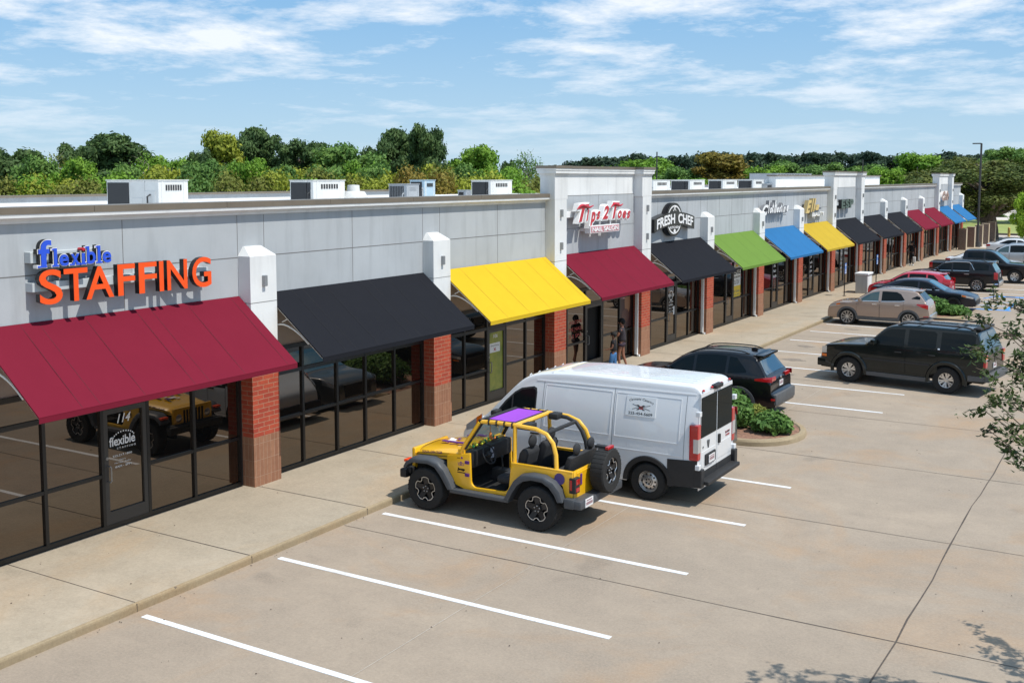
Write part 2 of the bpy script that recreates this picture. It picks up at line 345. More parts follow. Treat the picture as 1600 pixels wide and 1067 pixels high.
for i in range(620):
    x = rs.uniform(-12.5,2); y = rs.uniform(6,44); s = rs.uniform(.006,.019)*(1 if rs.random() < .95 else 1.7); a = rs.uniform(0,3.14); z = .008
    if rs.random() < .14: x = rs.uniform(-15.5,-12.9); z = .142
    elif rs.random() < .3: x = -12.6+abs(rs.gauss(0,.05)); 
    c, d = math.cos(a)*s, math.sin(a)*s; g.add([(x-c,y-d,z),(x+d*.5,y-c*.5,z),(x+c,y+d,z),(x-d*.5,y+c*.5,z+s*.5)],[(0,1,2,3)])
tag(g.build('leaf_litter', mat('dry_litter',(.07,.045,.03),.9)), 'scattered dry leaf bits and grit on the concrete', 'leaf litter', kind='stuff')
# beyond the lot: grass, drive, lawn kerb
M_grass = mat('lawn_grass', (.24,.31,.075), .95, var=.2, vscale=.25, var2=(.33,.36,.11), bump=.6, bscale=8)
M_drive = mat('pale_concrete_drive', (.56,.50,.44), .9, var=.08, vscale=.2)
g = MB(); g.box(-120,60,133,176,-.28,.03); struct(g.build('lawn', M_grass))
g = MB(); g.box(-120,60,176.01,330,-.28,.012); struct(g.build('road', M_drive))
g = MB(); g.box(-120,60,131.01,133,-.28,.10); struct(g.build('lawn_edge_kerb', mat('dark_kerb_soil',(.05,.035,.028),.95,var=.4,vscale=2)))
g = MB(); g.box(-60,-12.66,104.65,131,-.28,-.02); struct(g.build('side_drive', M_drive))
# ------------------------------------------------------------------ the shopping strip
XP, XW, XG = -15.45, -15.78, -15.80
PY = [9.22,15.60,21.88,28.10,34.38,40.65,47.05,53.2,59.4,65.7,72.2,78.5,84.8,91.2,97.3,103.1]; PW = .76
TOW = (3,8,13)
bld = thing('shopping_strip', 'long grey stucco shopping strip with white trim, brick pillars and tinted shop fronts', 'building', (-15.78,9.33,0))
def part(mb, name, m, **kw):
    o = mb.build(name, m, **kw); o.parent = bld; o.matrix_parent_inverse = Matrix.Translation((15.78,-9.33,0)); return o
def sub(mb, name, m, par, **kw):
    o = mb.build(name, m, **kw); o.parent = par; o.matrix_parent_inverse = par.matrix_parent_inverse.copy() if False else Matrix.Identity(4); return o
YS, YE = 3.0, 103.86
g = MB()
tb = [(PY[k], PY[k+1]+PW) for k in TOW]
g.cur = 0
g.box(-16.10, XW, YS, YE, 3.90, 5.70)
part(g, 'wall', [M_grey])
g = MB(); g.box(-16.08, XW-.012, YS, YE, 2.83, 3.898); part(g, 'bulkhead', M_soffit)
g = MB(); g.box(-36,-35.7,YS,YE,-.2,5.62); g.box(-35.7,-16.1,YS,YS+.3,-.2,5.62); g.box(-35.7,-16.1,YE-.3,YE,-.2,5.62); part(g, 'side_wall', M_grey)
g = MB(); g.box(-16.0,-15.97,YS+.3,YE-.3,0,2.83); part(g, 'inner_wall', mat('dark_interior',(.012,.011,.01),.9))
g = MB(); g.box(-35.7,-16.10,YS+.3,YE-.3,5.30,5.42)
part(g, 'roof', M_roof)
g = MB(); g.box(-36.05,-35.6,YS,YE,5.62,5.70); part(g, 'rear_coping', M_cap)
# reveals
g = MB(); g.box(XW, XW+.003, YS, YE, 4.755, 4.772)
for i, y in enumerate(PY):
    for yy in ((y+.01), (y+PW-.01)):
        if i == 3 or i == 8 or i == 13 : continue
        g.box(XW, XW+.0031, yy-.006, yy+.006, 4.80 if i not in TOW else 4, 5.6)
    if i < 15: 
        m = (y+PW+PY[i+1])/2 + .05; g.box(XW, XW+.0032, m-.006, m+.006, 3.95, 5.6)
        if i in (4,5,6,7): g.box(XW, XW+.0032, m+1.3-.005, m+1.3+.005, 4.77, 5.6); g.box(XW, XW+.0032, m-1.5-.005, m-1.5+.005, 4.77, 5.6)
part(g, 'wall_reveals', M_seam)
# cornice and coping, broken by the towers
runs = []; a = YS
for t0, t1 in tb: runs.append((a, t0)); a = t1
runs.append((a, YE))
g = MB(); c = MB()
for (a, b) in runs:
    g.prism([(-16.02,5.61),(XW+.03,5.61),(XW+.04,5.65),(XW+.07,5.685),(XW+.135,5.695),(XW+.15,5.705),(XW+.155,5.765),(-16.02,5.765)],'y',a,b)
    x0 = a
    while x0 < b-.01:
        x1 = min(b, x0+3.05); c.box(-16.22, XW+.165, x0+.004, x1-.004, 5.765, 5.875); x0 = x1
    c.box(-16.2, XW+.15, a+.01, b-.01, 5.77, 5.870)
part(g, 'cornice', M_white, recalc=True); part(c, 'coping', M_cap)
# towers
for k, (t0, t1) in zip(TOW, tb):
    g = MB(); g.box(-15.95, XW+.006, t0+.0, t1, 5.79, 6.45)
    g.box(-15.945, XP, t0-.005, t0+PW+.04, 5.705, 6.445); g.box(-15.945, XP, t1-PW-.04, t1+.005, 5.705, 6.445)
    g.box(-15.95, XW-.002, t0+.02, t1-.02, 3.9, 5.79)
    tw = part(g, 'tower', M_white)
    g = MB(); g.box(XW-.001, XW+.0045, t0+PW+.04, t1-PW-.04, 3.92, 5.79); sub(g, 'grey_panel', M_grey, tw)
    g = MB()
    for z in (4.77,): g.box(XW+.004, XW+.0075, t0+PW+.04, t1-PW-.04, z-.006, z+.006)
    m = (t0+t1)/2; g.box(XW+.004, XW+.0076, m-.005, m+.005, 3.95, 5.79); g.box(XW+.006, XW+.009, t0+PW, t1-PW, 5.783, 5.797)
    sub(g, 'panel_reveals', M_seam, tw)
    g = MB()
    for (z0, z1, d) in ((6.42,6.47,.03),(6.47,6.56,.07),(6.56,6.62,.085)):
        g.box(-15.95-d, XW+.006+d, t0-d, t1+d, z0, z1)
        g.box(-15.95, XP+d, t0-d+.002, t0+PW+.04+d, z0+.001, z1-.001); g.box(-15.95, XP+d, t1-PW-.04-d, t1+d-.002, z0+.001, z1-.001)
    sub(g, 'tower_cornice', M_white, tw)
    g = MB(); d = .10; g.box(-15.95-d, XW+.006+d, t0-d, t1+d, 6.62, 6.70); g.box(-15.95, XP+d, t0-d+.002, t0+PW+.04+d, 6.621, 6.701); g.box(-15.95, XP+d, t1-PW-.04-d, t1+d-.002, 6.621, 6.701)
    sub(g, 'tower_coping', M_cap, tw)
M_lamp = mat('grey_lamp_housing', (.30,.31,.32), .4, metal=.5)
towpil = {k for k in TOW} | {k+1 for k in TOW}
for i, y in enumerate(PY):
    g = MB(); g.box(XW-.04, XP, y, y+PW, 1.14, 2.84)
    p = part(g, 'pillar', M_brick)
    g = MB(); g.box(XW-.04, XP+.004, y-.004, y+PW+.004, .10, 1.14); sub(g, 'tan_brick_base', M_tan, p)
    g = MB()
    if i in towpil: g.box(XW-.02, XP-.004, y+.01, y+PW-.01, 2.84, 5.71)
    else:
        g.box(XW-.02, XP-.004, y+.01, y+PW-.01, 2.84, 4.79)
        b0 = [(XW-.02,y+.01,4.79),(XP-.004,y+.01,4.79),(XP-.004,y+PW-.01,4.79),(XW-.02,y+PW-.01,4.79)]
        t = [(XW-.02,y+.15,4.975),(XW+.05,y+.15,4.975),(XW+.05,y+PW-.15,4.975),(XW-.02,y+PW-.15,4.975)]
        g.add(b0+t,[(0,1,5,4),(1,2,6,5),(2,3,7,6),(4,5,6,7)])
    g.cur = 1; g.box(XP-.0035, XP-.0015, y+.01, y+PW-.01, 3.855, 3.867); g.box(XW, XP-.004, y+.0075, y+.0105, 3.855, 3.867)
    if i in towpil: g.box(XP-.0035, XP-.0015, y+.01, y+PW-.01, 5.78, 5.792)
    sub(g, 'stucco_shaft', [M_white, M_seam], p)
    for z in ((5.29,4.31) if i in towpil else (4.29,)):
        g = MB(); g.bevbox(XP-.01, XP+.07, y+PW/2-.045, y+PW/2+.045, z-.11, z+.11, .012); sub(g, 'wall_light', M_lamp, p)
    if i >= 4:
        g = MB(); g.box(XP-.20, XP-.11, y-.10, y-.005, .13, 2.83); g.box(XP-.20,XP-.03,y-.10,y-.005,.13,.20); sub(g, 'downspout', M_white, p)
# shop fronts
def fnt(s, bold=0, shear=0, space=1.0):
    c = bpy.data.curves.new('t', 'FONT'); c.body = s; c.size = 1; c.offset = bold; c.shear = shear; c.space_character = space; c.resolution_u = 5
    o = bpy.data.objects.new('t', c); scene.collection.objects.link(o); dg = bpy.context.evaluated_depsgraph_get()
    me = bpy.data.meshes.new_from_object(o.evaluated_get(dg)); vs = [v.co.copy() for v in me.vertices]; fs = [tuple(p.vertices) for p in me.polygons]
    bpy.data.objects.remove(o); bpy.data.curves.remove(c); bpy.data.meshes.remove(me); return vs, fs
def text(g, s, box, fn, bold=0, shear=0, depth=.02, mf=0, ms=1, warp=None, space=1.0):
    # box: (u0,u1,v0,v1) target; fn(u,v,d) -> xyz ; d outward
    vs, fs = fnt(s, bold, shear, space)
    xs = [v.x for v in vs]; ys = [v.y for v in vs]; x0, x1, y0, y1 = min(xs), max(xs), min(ys), max(ys)
    U = [(box[0]+(v.x-x0)/(x1-x0)*(box[1]-box[0]), box[2]+(v.y-y0)/(y1-y0)*(box[3]-box[2])) for v in vs]
    if warp: U = [warp(u, v) for u, v in U]
    g.add([fn(u, v, depth) for u, v in U], fs, mf)
    if depth > 0:
        cnt = {}
        for f in fs:
            for a, b in zip(f, f[1:]+f[:1]): cnt[(a,b)] = 1
        n = []; b0 = [fn(u, v, depth) for u, v in U]; b1 = [fn(u, v, 0) for u, v in U]; k = len(U)
        for (a, b) in cnt:
            if (b, a) not in cnt: n.append((b, a, a+k, b+k))
        g.add(b0+b1, n, ms)
    return g
def facade(x): return lambda u, v, d: (x+d, u, v)
M_decal = mat('white_vinyl', (.78,.78,.78), .6)
M_alu = mat('clear_aluminium', (.30,.29,.28), .4, metal=.6)
M_film = mat('green_window_film', (.22,.30,.05), .25, var=.3, vscale=1.5, var2=(.42,.40,.06))
M_paper = mat('white_paper', (.75,.75,.74), .8)
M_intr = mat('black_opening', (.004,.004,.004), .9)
def bay(k, y0, y1, mull, door=None, mid=1.12, trans=2.26, fm=None, opend=False, dmid=False):
    fm = fm or M_black; X0, X1 = XG, XW+.02
    g = MB(); b = .045
    g.box(X0-.05, X1, y0+.001, y1-.001, .13, .22); g.box(X0-.05, X1-.002, y0+.001, y1-.001, 2.74, 2.829)
    ys = [y0+.001]+mull+[y1-.001]
    for j, y in enumerate(ys):
        a, c = (y, y+.07) if j == 0 else ((y-.07, y) if j == len(ys)-1 else (y-.032, y+.032)); g.box(X0-.05, X1+.001, a, c, .221, 2.739)
    g.box(X0-.05, X1-.004, y0+.002, y1-.002, trans-.04, trans+.04)
    st = g
    for a, c in zip(ys[:-1], ys[1:]):
        if door and abs(a-door[0]) < .01: continue
        g.box(X0-.045, X1-.004, a+.03, c-.03, mid-.03, mid+.03)
    st = part(g, 'storefront', fm)
    g = MB(); g.box(X0-.03, X0, y0+.01, y1-.01, .20, trans+.0) if not opend else [g.box(X0-.03, X0, a, c, .20, trans) for a, c in ((y0+.01, door[0]), (door[1], y1-.01))]
    g.box(X0-.03, X0+.001, y0+.01, y1-.01, trans, 2.76)
    sub(g, 'window_glass', M_glass, st)
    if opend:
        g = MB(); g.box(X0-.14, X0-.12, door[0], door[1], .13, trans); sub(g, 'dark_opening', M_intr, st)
    if door:
        d0, d1 = door[0]+.035, door[1]-.035; g = MB(); z0, z1 = .145, trans-.045; dx0, dx1 = X0-.02, X0+.035
        dm = M_bronze if fm is M_black else fm
        g.box(dx0, dx1, d0, d0+.085, z0, z1); g.box(dx0, dx1, d1-.085, d1, z0, z1); g.box(dx0, dx1-.001, d0+.08, d1-.08, z0, z0+.30); g.box(dx0, dx1-.001, d0+.08, d1-.08, z1-.09, z1)
        D = sub(g, 'door', dm, st)
        g = MB(); hy = d0+.06; g.tube([(dx1-.01,hy,1.0),(dx1+.07,hy,1.0),(dx1+.07,hy+.02,1.02),(dx1+.07,hy+.02,1.26),(dx1+.07,hy,1.28),(dx1-.01,hy,1.28)], .014, 6)
        g.lathe([(-.01,.028),(.012,.028)], (dx1, hy-.01, 1.42), 'x', 10)
        h = sub(g, 'handle', M_alu, st)
        if opend:  # door swung outwards
            pass
        return st, D, (d0, d1)
    return st, None, None
B = {}
B[0] = bay(0, PY[0]+PW, PY[1], [11.1,12.25,13.25,14.35], (12.25,13.25), 1.12, 2.33)
B[1] = bay(1, PY[1]+PW, PY[2], [17.43,18.56,19.57,20.68], None, 1.28, 2.26)
B[2] = bay(2, PY[2]+PW, PY[3], [23.74,24.86,25.84,26.96], (24.86,25.84), 1.08, 2.22)
B[3] = bay(3, PY[3]+PW, PY[4], [29.5,30.75,32.0,33.3], (30.75,32.0), 1.12, 2.3, opend=True)
for k in range(4, 15):
    y0, y1 = PY[k]+PW, PY[k+1]; s = (y1-y0)/5.4
    m = [y0+s*.75, y0+s*2.2, y0+s*3.1, y0+s*4.3]
    if k == 12: m = [y0+s*1.3, y0+s*2.5, y0+s*3.4, y0+s*4.5]
    B[k] = bay(k, y0, y1, m, (m[1], m[2]), 1.15, 2.40, fm=None)
# vinyl lettering on the doors
g = MB(); F = facade(XG+.003)
text(g, '114', (12.60,12.90,2.00,2.16), F, .01, .35, 0)
text(g, 'flexible', (12.42,12.98,1.60,1.77), F, .02, 0, 0)
for i in range(11):
    a = math.pi*(.12+.76*i/10); cy, cz = 12.73-.24*math.cos(a), 1.70+.14*math.sin(a); g.quad((XG+.003,cy-.012,cz-.012),(XG+.003,cy+.012,cz-.012),(XG+.003,cy+.012,cz+.012),(XG+.003,cy-.012,cz+.012))
text(g, 'STAFFING', (12.58,12.99,1.53,1.565), F, .01, 0, 0, space=1.5)
text(g, '225.217.1800', (12.48,12.90,1.40,1.435), F, .01, 0, 0); text(g, 'Hours', (12.63,12.76,1.325,1.35), F, 0, 0, 0); text(g, 'Monday - Friday', (12.52,12.88,1.27,1.30), F, 0, 0, 0); text(g, '8AM - 5PM', (12.53,12.88,1.20,1.235), F, .01, 0, 0)
sub(g, 'door_lettering', M_decal, B[0][0])
g = MB(); d0, d1 = B[2][2]; g.box(XG, XG+.004, d0+.09, d1-.09, .45, 2.08); sub(g, 'green_door_film', M_film, B[2][0])
g = MB(); g.box(XG+.004, XG+.007, 25.02,25.56,1.52,1.78); sub(g, 'paper_sign', M_paper, B[2][0])
g = MB(); text(g, '106', (25.22,25.44,1.92,2.02), facade(XG+.006), .01, 0, 0); text(g,'Carmens Catering',(25.08,25.50,1.68,1.73),facade(XG+.009),0,.2,0,mf=1); text(g,'x',(25.22,25.36,1.56,1.64),facade(XG+.009),.02,0,0,mf=2)
sub(g, 'door_number', [M_decal, mat('dark_ink',(.05,.05,.05),.8), mat('red_ink',(.4,.05,.05),.8)], B[2][0])
# fresh chef door art
g = MB(); F = facade(XG+.003); yc = sum(B[4][2])/2
def disc(g, yc, zc, ry, rz, x, m=0, n=20, r0=0): 
    if r0: g.grid([[(x, yc+ry*math.cos(2*math.pi*i/n), zc+rz*math.sin(2*math.pi*i/n)) for i in range(n+1)],[(x, yc+ry*r0*math.cos(2*math.pi*i/n), zc+rz*r0*math.sin(2*math.pi*i/n)) for i in range(n+1)]], m, True)
    else: g.add([(x, yc+ry*math.cos(2*math.pi*i/n), zc+rz*math.sin(2*math.pi*i/n)) for i in range(n)], [tuple(range(n))], m)
disc(g, yc, 1.93, .16, .20, XG+.003, r0=.8); text(g, 'FRESH CHEF', (yc-.30,yc+.30,1.88,1.99), F, .03, 0, 0)
for i, s in enumerate(['KITCHEN','OPEN','Mon - Fri','11AM - 2PM']): text(g, s, (yc-.2,yc+.2,1.66-i*.12,1.72-i*.12), F, .01, 0, 0)
g.box(XG, XG+.006, yc+.22, yc+.36, 1.18, 1.50)
sub(g, 'door_art', M_decal, B[4][0])
M_yel = mat('yellow_print', (.75,.52,.03), .6)
g = MB(); y0 = PY[5]+PW+3.2; g.cur = 0; g.box(XG, XG+.006, y0, y0+1.0, 1.20, 2.62); g.box(XG+.006, XG+.009, y0, y0+1.0, 1.20, 1.68, 1); g.box(XG+.006, XG+.009, y0+.35, y0+.7, 2.50, 2.60, 1)
text(g, 'LEASE', (y0+.06,y0+.95,2.18,2.42), facade(XG+.008), .03, 0, 0, mf=2); text(g, 'AVAILABLE NOW', (y0+.06,y0+.95,2.02,2.10), facade(XG+.008), .02, 0, 0, mf=2)
text(g, 'CALL TODAY', (y0+.15,y0+.85,1.74,1.94), facade(XG+.008), .02, 0, 0, mf=3); text(g, 'for Lease', (y0+.12,y0+.9,1.40,1.52), facade(XG+.0105), .01, .2, 0, mf=3); text(g, 'RETAIL SPACE', (y0+.12,y0+.9,1.27,1.32), facade(XG+.0105), .01, 0, 0, mf=3)
sub(g, 'lease_poster', [M_paper, M_yel, mat('black_ink',(.02,.02,.02),.8), mat('grey_ink',(.2,.2,.2),.8)], B[5][0])
for k, ss in ((6,['6','Hair','Studio']),(7,['7','nails','&','spa','open']),(8,['S','T','U','D','I','O']),(9,['9','Salon']),(10,['10','OPEN'])):
    g = MB(); yc = sum(B[k][2])/2
    for i, s in enumerate(ss): text(g, s, (yc-.13-.03*len(s),yc+.13+.03*len(s),2.1-i*.24,2.24-i*.24), F, .03, .2 if k == 7 else 0, 0)
    sub(g, 'door_lettering', M_decal, B[k][0])
# poster of the nail salon window
g = MB(); g.box(XG,XG+.005,33.4,34.3,1.2,2.65,0); disc(g,33.95,2.1,.22,.5,XG+.008,1); disc(g,33.8,1.6,.3,.25,XG+.009,2); text(g,'NAILS',(33.42,33.75,2.2,2.5),facade(XG+.01),.03,.3,0,mf=3)
sub(g, 'window_poster', [mat('dark_poster',(.05,.02,.02),.4), mat('poster_tan',(.30,.15,.08),.4), mat('poster_brown',(.10,.04,.03),.4), mat('poster_pink',(.6,.3,.35),.5)], B[3][0])
g = MB()
for i in range(3): text(g, 'WELCOME NAILS SPA'[i*5:i*5+7], (29.7,30.55,1.75-i*.22,1.86-i*.22), facade(XG+.003), .0, 0, 0)
sub(g, 'red_lettering', mat('red_vinyl',(.42,.05,.04),.6), B[3][0])
# roof screen of the rear unit
g = MB(); g.box(-19.4,-19.0,60.5,86.5,5.42,6.42); part(g, 'roof_screen', M_white)
g = MB(); g.box(-19.5,-18.9,60.4,86.6,6.42,6.50); part(g, 'roof_screen_coping', M_cap)
# ------------------------------------------------------------------ awnings
def cloth(name, col):
    m = mat(name, col, rough=.95, spec=.08); t, b, l = tree_of(m); tcn = nn(t,'ShaderNodeTexCoord')
    c = mixc(t, ramp(t, noise(t, tcn.outputs['Object'], 1.6, 4, .6), .3, .75, (0,0,0), (.35,)*3), col, tuple(x*.80 for x in col)); l.new(c, b.inputs['Base Color'])
    bp = nn(t,'ShaderNodeBump'); bp.inputs['Strength'].default_value = .35; bp.inputs['Distance'].default_value = .03; l.new(noise(t, tcn.outputs['Object'], 2.0, 4), bp.inputs['Height']); l.new(bp.outputs[0], b.inputs['Normal'])
    return m
CL = {'maroon': cloth('maroon_canvas',(.165,.013,.029)), 'black': cloth('charcoal_canvas',(.0155,.0165,.021)), 'yellow': cloth('yellow_canvas',(.60,.40,.022)), 'green': cloth('green_canvas',(.13,.225,.045)), 'blue': cloth('blue_canvas',(.03,.145,.33)), 'gold': cloth('gold_canvas',(.46,.32,.035))}
M_hoop = mat('white_tube', (.62,.60,.56), .5)
AW = [('maroon','maroon canvas awning under the orange staffing sign'),('black','black canvas awning between the first maroon awning and the bright yellow one'),('yellow','bright yellow canvas awning left of the nail salon tower'),
 ('maroon','maroon canvas awning under the red nail salon sign'),('black','black canvas awning under the round black kitchen sign'),('green','green canvas awning, the only green one of the strip'),
 ('blue','blue canvas awning between the green awning and the mustard yellow one'),('gold','mustard yellow canvas awning under the gold script sign'),('black','charcoal canvas awning under the dark ESP sign'),
 ('black','charcoal canvas awning just beyond the middle tower, first after the ESP awning'),('black','charcoal canvas awning beside the far maroon pair, second after the ESP awning'),
 ('maroon','maroon canvas awning next to the last charcoal one, nearer of the far maroon pair'),('maroon','maroon canvas awning next to the far tower, farther of the far maroon pair'),
 ('blue','blue canvas awning under the pale sign of the far tower'),('blue','blue canvas awning at the far end of the strip, last of the row')]
for k, (c, lab) in enumerate(AW):
    y0, y1 = PY[k]+PW-.01, PY[k+1]+.0; ax, az, bx, bz = XW+.012, 3.985, -14.25, 2.77
    a = thing('awning', lab, 'awning', (ax, (y0+y1)/2, 2.83), group='canvas awnings over the shop fronts')
    d = Vector((bx-ax, 0, bz-az)).normalized(); nrm = Vector((-d.z, 0, d.x)); 
    if nrm.z < 0: nrm = -nrm
    o = Vector((ax, (y0+y1)/2, 2.83)); g = MB()
    def Q(s, y, h): p = Vector((ax,0,az)).lerp(Vector((bx,0,bz)), s) + nrm*h; return (p.x-o.x, y-o.y, p.z-o.z)
    rk = random.Random(k+3); ns, ny = 8, 24
    for sgn, hh in ((1,.012),(-1,-.012)):
        P = [[Q(i/ns, y0+(y1-y0)*j/ny, hh-.012*math.sin(math.pi*i/ns)*(math.sin(math.pi*((j*5/ny)%1)))) for j in range(ny+1)] for i in range(ns+1)]
        g.grid(P, flip=(sgn < 0))
    e = lambda s, y: [Q(s,y,.012),Q(s,y,-.012)]
    for s0, y_0, s1, y_1 in ((0,y0,1,y0),(1,y0,1,y1),(1,y1,0,y1)):
        A, Bq = e(s0,y_0), e(s1,y_1); g.add([A[0],Bq[0],Bq[1],A[1]],[(0,1,2,3)])
    g.box(bx-o.x-.004, bx-o.x+.004, y0-o.y, y1-o.y, bz-o.z-.085, bz-o.z+.004)
    if True:
        g.cur = 1; n = 5 if k < 5 else 4
        for j in range(n):
            y = y0+(y1-y0)*(j+.75+rk.uniform(-.12,.12))/n
            for dy in ((0,.33) if (k < 2 and j % 2 == 0) else (0,)):
                if y+dy < y1-.1: g.add([Q(0.01,y+dy-.004,.0125),Q(.99,y+dy-.004,.0125),Q(.99,y+dy+.004,.0125),Q(.01,y+dy+.004,.0125),Q(0.01,y+dy,.015),Q(.99,y+dy,.015)],[(0,1,5,4),(3,4,5,2)])
        sm = mat('seam_'+c, tuple(x*.55 for x in CL[c].node_tree.nodes['Principled BSDF'].inputs['Base Color'].default_value[:3]), .8)
        g.build('canopy', [CL[c], sm], parent=a, smooth=True, recalc=False, sharp=30)
    g = MB()
    for y in (y0+.03, (y0+y1)/2, y1-.03):
        yl = y-o.y
        if y != (y0+y1)/2: 
            pts = [(-.0+.72*math.sin(t*math.pi/2*1.25)*1.0, yl, .42-.0+.0+.34*math.cos(t*math.pi/2*1.25)*1.0) for t in [i/10 for i in range(11)]]
            pts = [(0.0+1.12*i/12, yl, .40+.14*math.sin(min(1,i/5)*math.pi/2)-.36*(max(0,(i-4))/8)**1.8) for i in range(13)]
            g.tube(pts, .017, 6)
            g.tube([(.42,yl,.58),(.58,yl,.66)], .010, 5)
        q0, q1 = Q(.02,y,-.03), Q(.97,y,-.03); g.tube([q0,q1], .014, 6)
    g.tube([Q(.985,y0+.02,-.03),Q(.985,y1-.02,-.03)], .014, 6); g.tube([Q(.01,y0+.02,-.03),Q(.01,y1-.02,-.03)], .014, 6)
    g.build('frame', M_hoop, parent=a, smooth=True)
# ------------------------------------------------------------------ shop signs
M_orange = mat('orange_acrylic', (.88,.085,.005), .35); M_ret = mat('black_return', (.012,.012,.014), .45); M_race = mat('grey_raceway', (.50,.54,.56), .5)
M_sblue = mat('blue_acrylic', (.02,.085,.62), .3); M_swhite = mat('white_acrylic', (.80,.80,.80), .4); M_red = mat('red_acrylic', (.50,.012,.03), .35)
def loc_fn(ox, oy, oz, x): return lambda u, v, d: (x+d-ox, u-oy, v-oz)
def sign(name, label, y, z): return thing(name, label, 'sign', (XW, y, z))
# orange STAFFING letters on a raceway
s = sign('letter_sign', 'orange STAFFING channel letters over the first maroon awning', 12.75, 4.6); ls = (XW,12.75,4.6)
g = MB(); g.bevbox(.0,.18,10.90-12.75,14.66-12.75,-.10,.05,.008)
for yy in (-1.4,-.5,.3,1.1,1.8): g.box(0,.012,yy-.03,yy+.03,.05,.13); g.box(0,.012,yy+.2,yy+.26,-.18,-.10)
g.build('raceway', M_race, parent=s)
for ch, y0, y1 in (('S',10.94,11.37),('T',11.40,11.86),('A',11.82,12.385),('F',12.47,12.84),('F',12.92,13.32),('I',13.375,13.475),('N',13.555,14.03),('G',14.15,14.62)):
    r = .012 if ch in 'SG' else 0
    g = MB(); text(g, ch, (y0, y1, 4.303-r, 4.85+r), loc_fn(*ls, XW+.19), .012, 0, .11); g.build('letter', [M_orange, M_ret], parent=s)
s = sign('letter_sign', 'blue flexible letters with white edge above the orange staffing letters', 11.7, 5.1); ls = (XW,11.7,5.1)
g = MB(); g.bevbox(0,.16,10.90-11.7,12.25-11.7,-.13,.05,.008); g.build('raceway', M_race, parent=s)
wd = [('f',.24,4.90,5.34),('l',.06,4.90,5.20),('e',.175,4.90,5.09),('x',.17,4.90,5.09),('i',.06,4.90,5.09),('b',.17,4.90,5.20),('l',.06,4.90,5.20),('e',.175,4.90,5.09)]
y = 10.96
for i, (ch, wc, z0, z1) in enumerate(wd):
    c2 = 'I' if ch == 'l' else ('\u0131' if ch == 'i' else ch)
    for grow, dep, mf, off in ((.012,.10,1,0),(0,.016,0,.1)):
        g = MB() if grow else g; f = loc_fn(*ls, XW+.17+off)
        text(g, c2, (y-grow,y+wc+grow,z0-grow,z1+grow), f, .022 if grow == 0 else .026, 0, dep, mf=mf, ms=2)
        if ch in 'lxibf':   # small slab serifs
            for (a, b) in ([(y-.03,y+wc+.03)] if ch in 'li' else ([(y-.015,y+wc*.62)] if ch == 'f' else ([(y-.02,y+wc*.42),(y+wc*.6,y+wc+.02)] if ch == 'x' else []))):
                p = [f(a-grow,z0-grow,dep),f(b+grow,z0-grow,dep),f(b+grow,z0+.028+grow,dep),f(a-grow,z0+.028+grow,dep)]; q = [(v[0]-dep,v[1],v[2]) for v in p]
                g.add([(v[0]+.001,v[1],v[2]) for v in p]+q, [(0,1,2,3),(0,4,5,1),(1,5,6,2),(2,6,7,3),(3,7,4,0)], mf)
            if ch in 'lb':
                p = [f(y-.04-grow,z1-.028-grow,dep),f(y+.03,z1-.028-grow,dep),f(y+.03,z1+grow,dep),f(y-.04-grow,z1+grow*.4-.008,dep)]; g.add([(v[0]+.001,v[1],v[2]) for v in p],[(0,1,2,3)],mf)
    if ch == 'i': g.lathe([(0,.028),(.13,.028),(.131,0.001)], (XW+.17-ls[0], y+wc/2-ls[1], 5.155-ls[2]), 'x', 12, 3)
    g.build('letter', [M_sblue, M_swhite, M_ret, M_red], parent=s); y += wc+.042
# Tips 2 Toes
s = sign('letter_sign', 'red script Tips 2 Toes letters on white backing on the first tower', 31.4, 5.2); ls = (XW,31.4,5.2)
g = MB(); g.bevbox(0,.12,29.1-31.4,32.9-31.4,-.08,.10,.008); g.build('raceway', M_swhite, parent=s)
def wtips(u, v): return (u, v+.05*math.sin((u-29.4)/3.9*math.pi))
x0 = 29.55
for ch, a, b, z0, z1 in (('T',29.50,30.22,4.98,5.50),('i',30.02,30.22,4.98,5.34),('p',30.28,30.66,4.78,5.24),('s',30.72,31.0,4.98,5.24),('2',31.16,31.62,4.97,5.40),('T',31.86,32.42,4.98,5.50),('o',32.28,32.58,4.98,5.24),('e',32.64,32.92,4.98,5.24),('s',32.98,33.26,4.98,5.24)):
    g = MB(); f = loc_fn(*ls, XW+.20)
    text(g, ch, (a-.05,b+.05,z0-.05,z1+.05), f, .14, .35, .17, mf=1, ms=1, warp=wtips)
    text(g, ch, (a,b,z0,z1), loc_fn(*ls, XW+.37), .045, .35, .02, mf=0, ms=1, warp=wtips)
    g.build('letter', [M_red, M_swhite], parent=s)
for (a, b, zz) in ((29.5,30.35,5.50),(31.86,32.5,5.50)):
    g = MB(); pts = [(XW+.395-ls[0], a-.1+(b-a+.25)*t-ls[1], zz-.02+.05*math.sin(t*6.28)-.10*(1-t)**3-ls[2]) for t in [i/14 for i in range(15)]]
    g.tube(pts, [.012+.035*math.sin(math.pi*i/14) for i in range(15)], 6); g.build('swash', M_red, parent=s, smooth=True)
s = sign('box_sign', 'small pink NAIL SALON box sign under the red script', 31.3, 4.72); ls = (XW,31.3,4.72)
g = MB(); g.bevbox(.22,.42,30.25-31.3,32.35-31.3,-.12,.12,.012); g.build('cabinet', M_swhite, parent=s)
g = MB(); g.box(.42,.424,30.29-31.3,32.31-31.3,-.095,.095); g.build('face', mat('pink_face',(.52,.22,.25),.4), parent=s)
g = MB(); text(g,'NAIL SALON',(30.36,32.24,4.65,4.79),loc_fn(*ls,XW+.424),.03,0,.012); g.build('lettering', [M_swhite,M_swhite], parent=s)
g = MB()
for yy in (30.6,31.9): g.tube([(.3,yy-31.3,.12),(.3,yy-31.3,.42)], .02, 6)
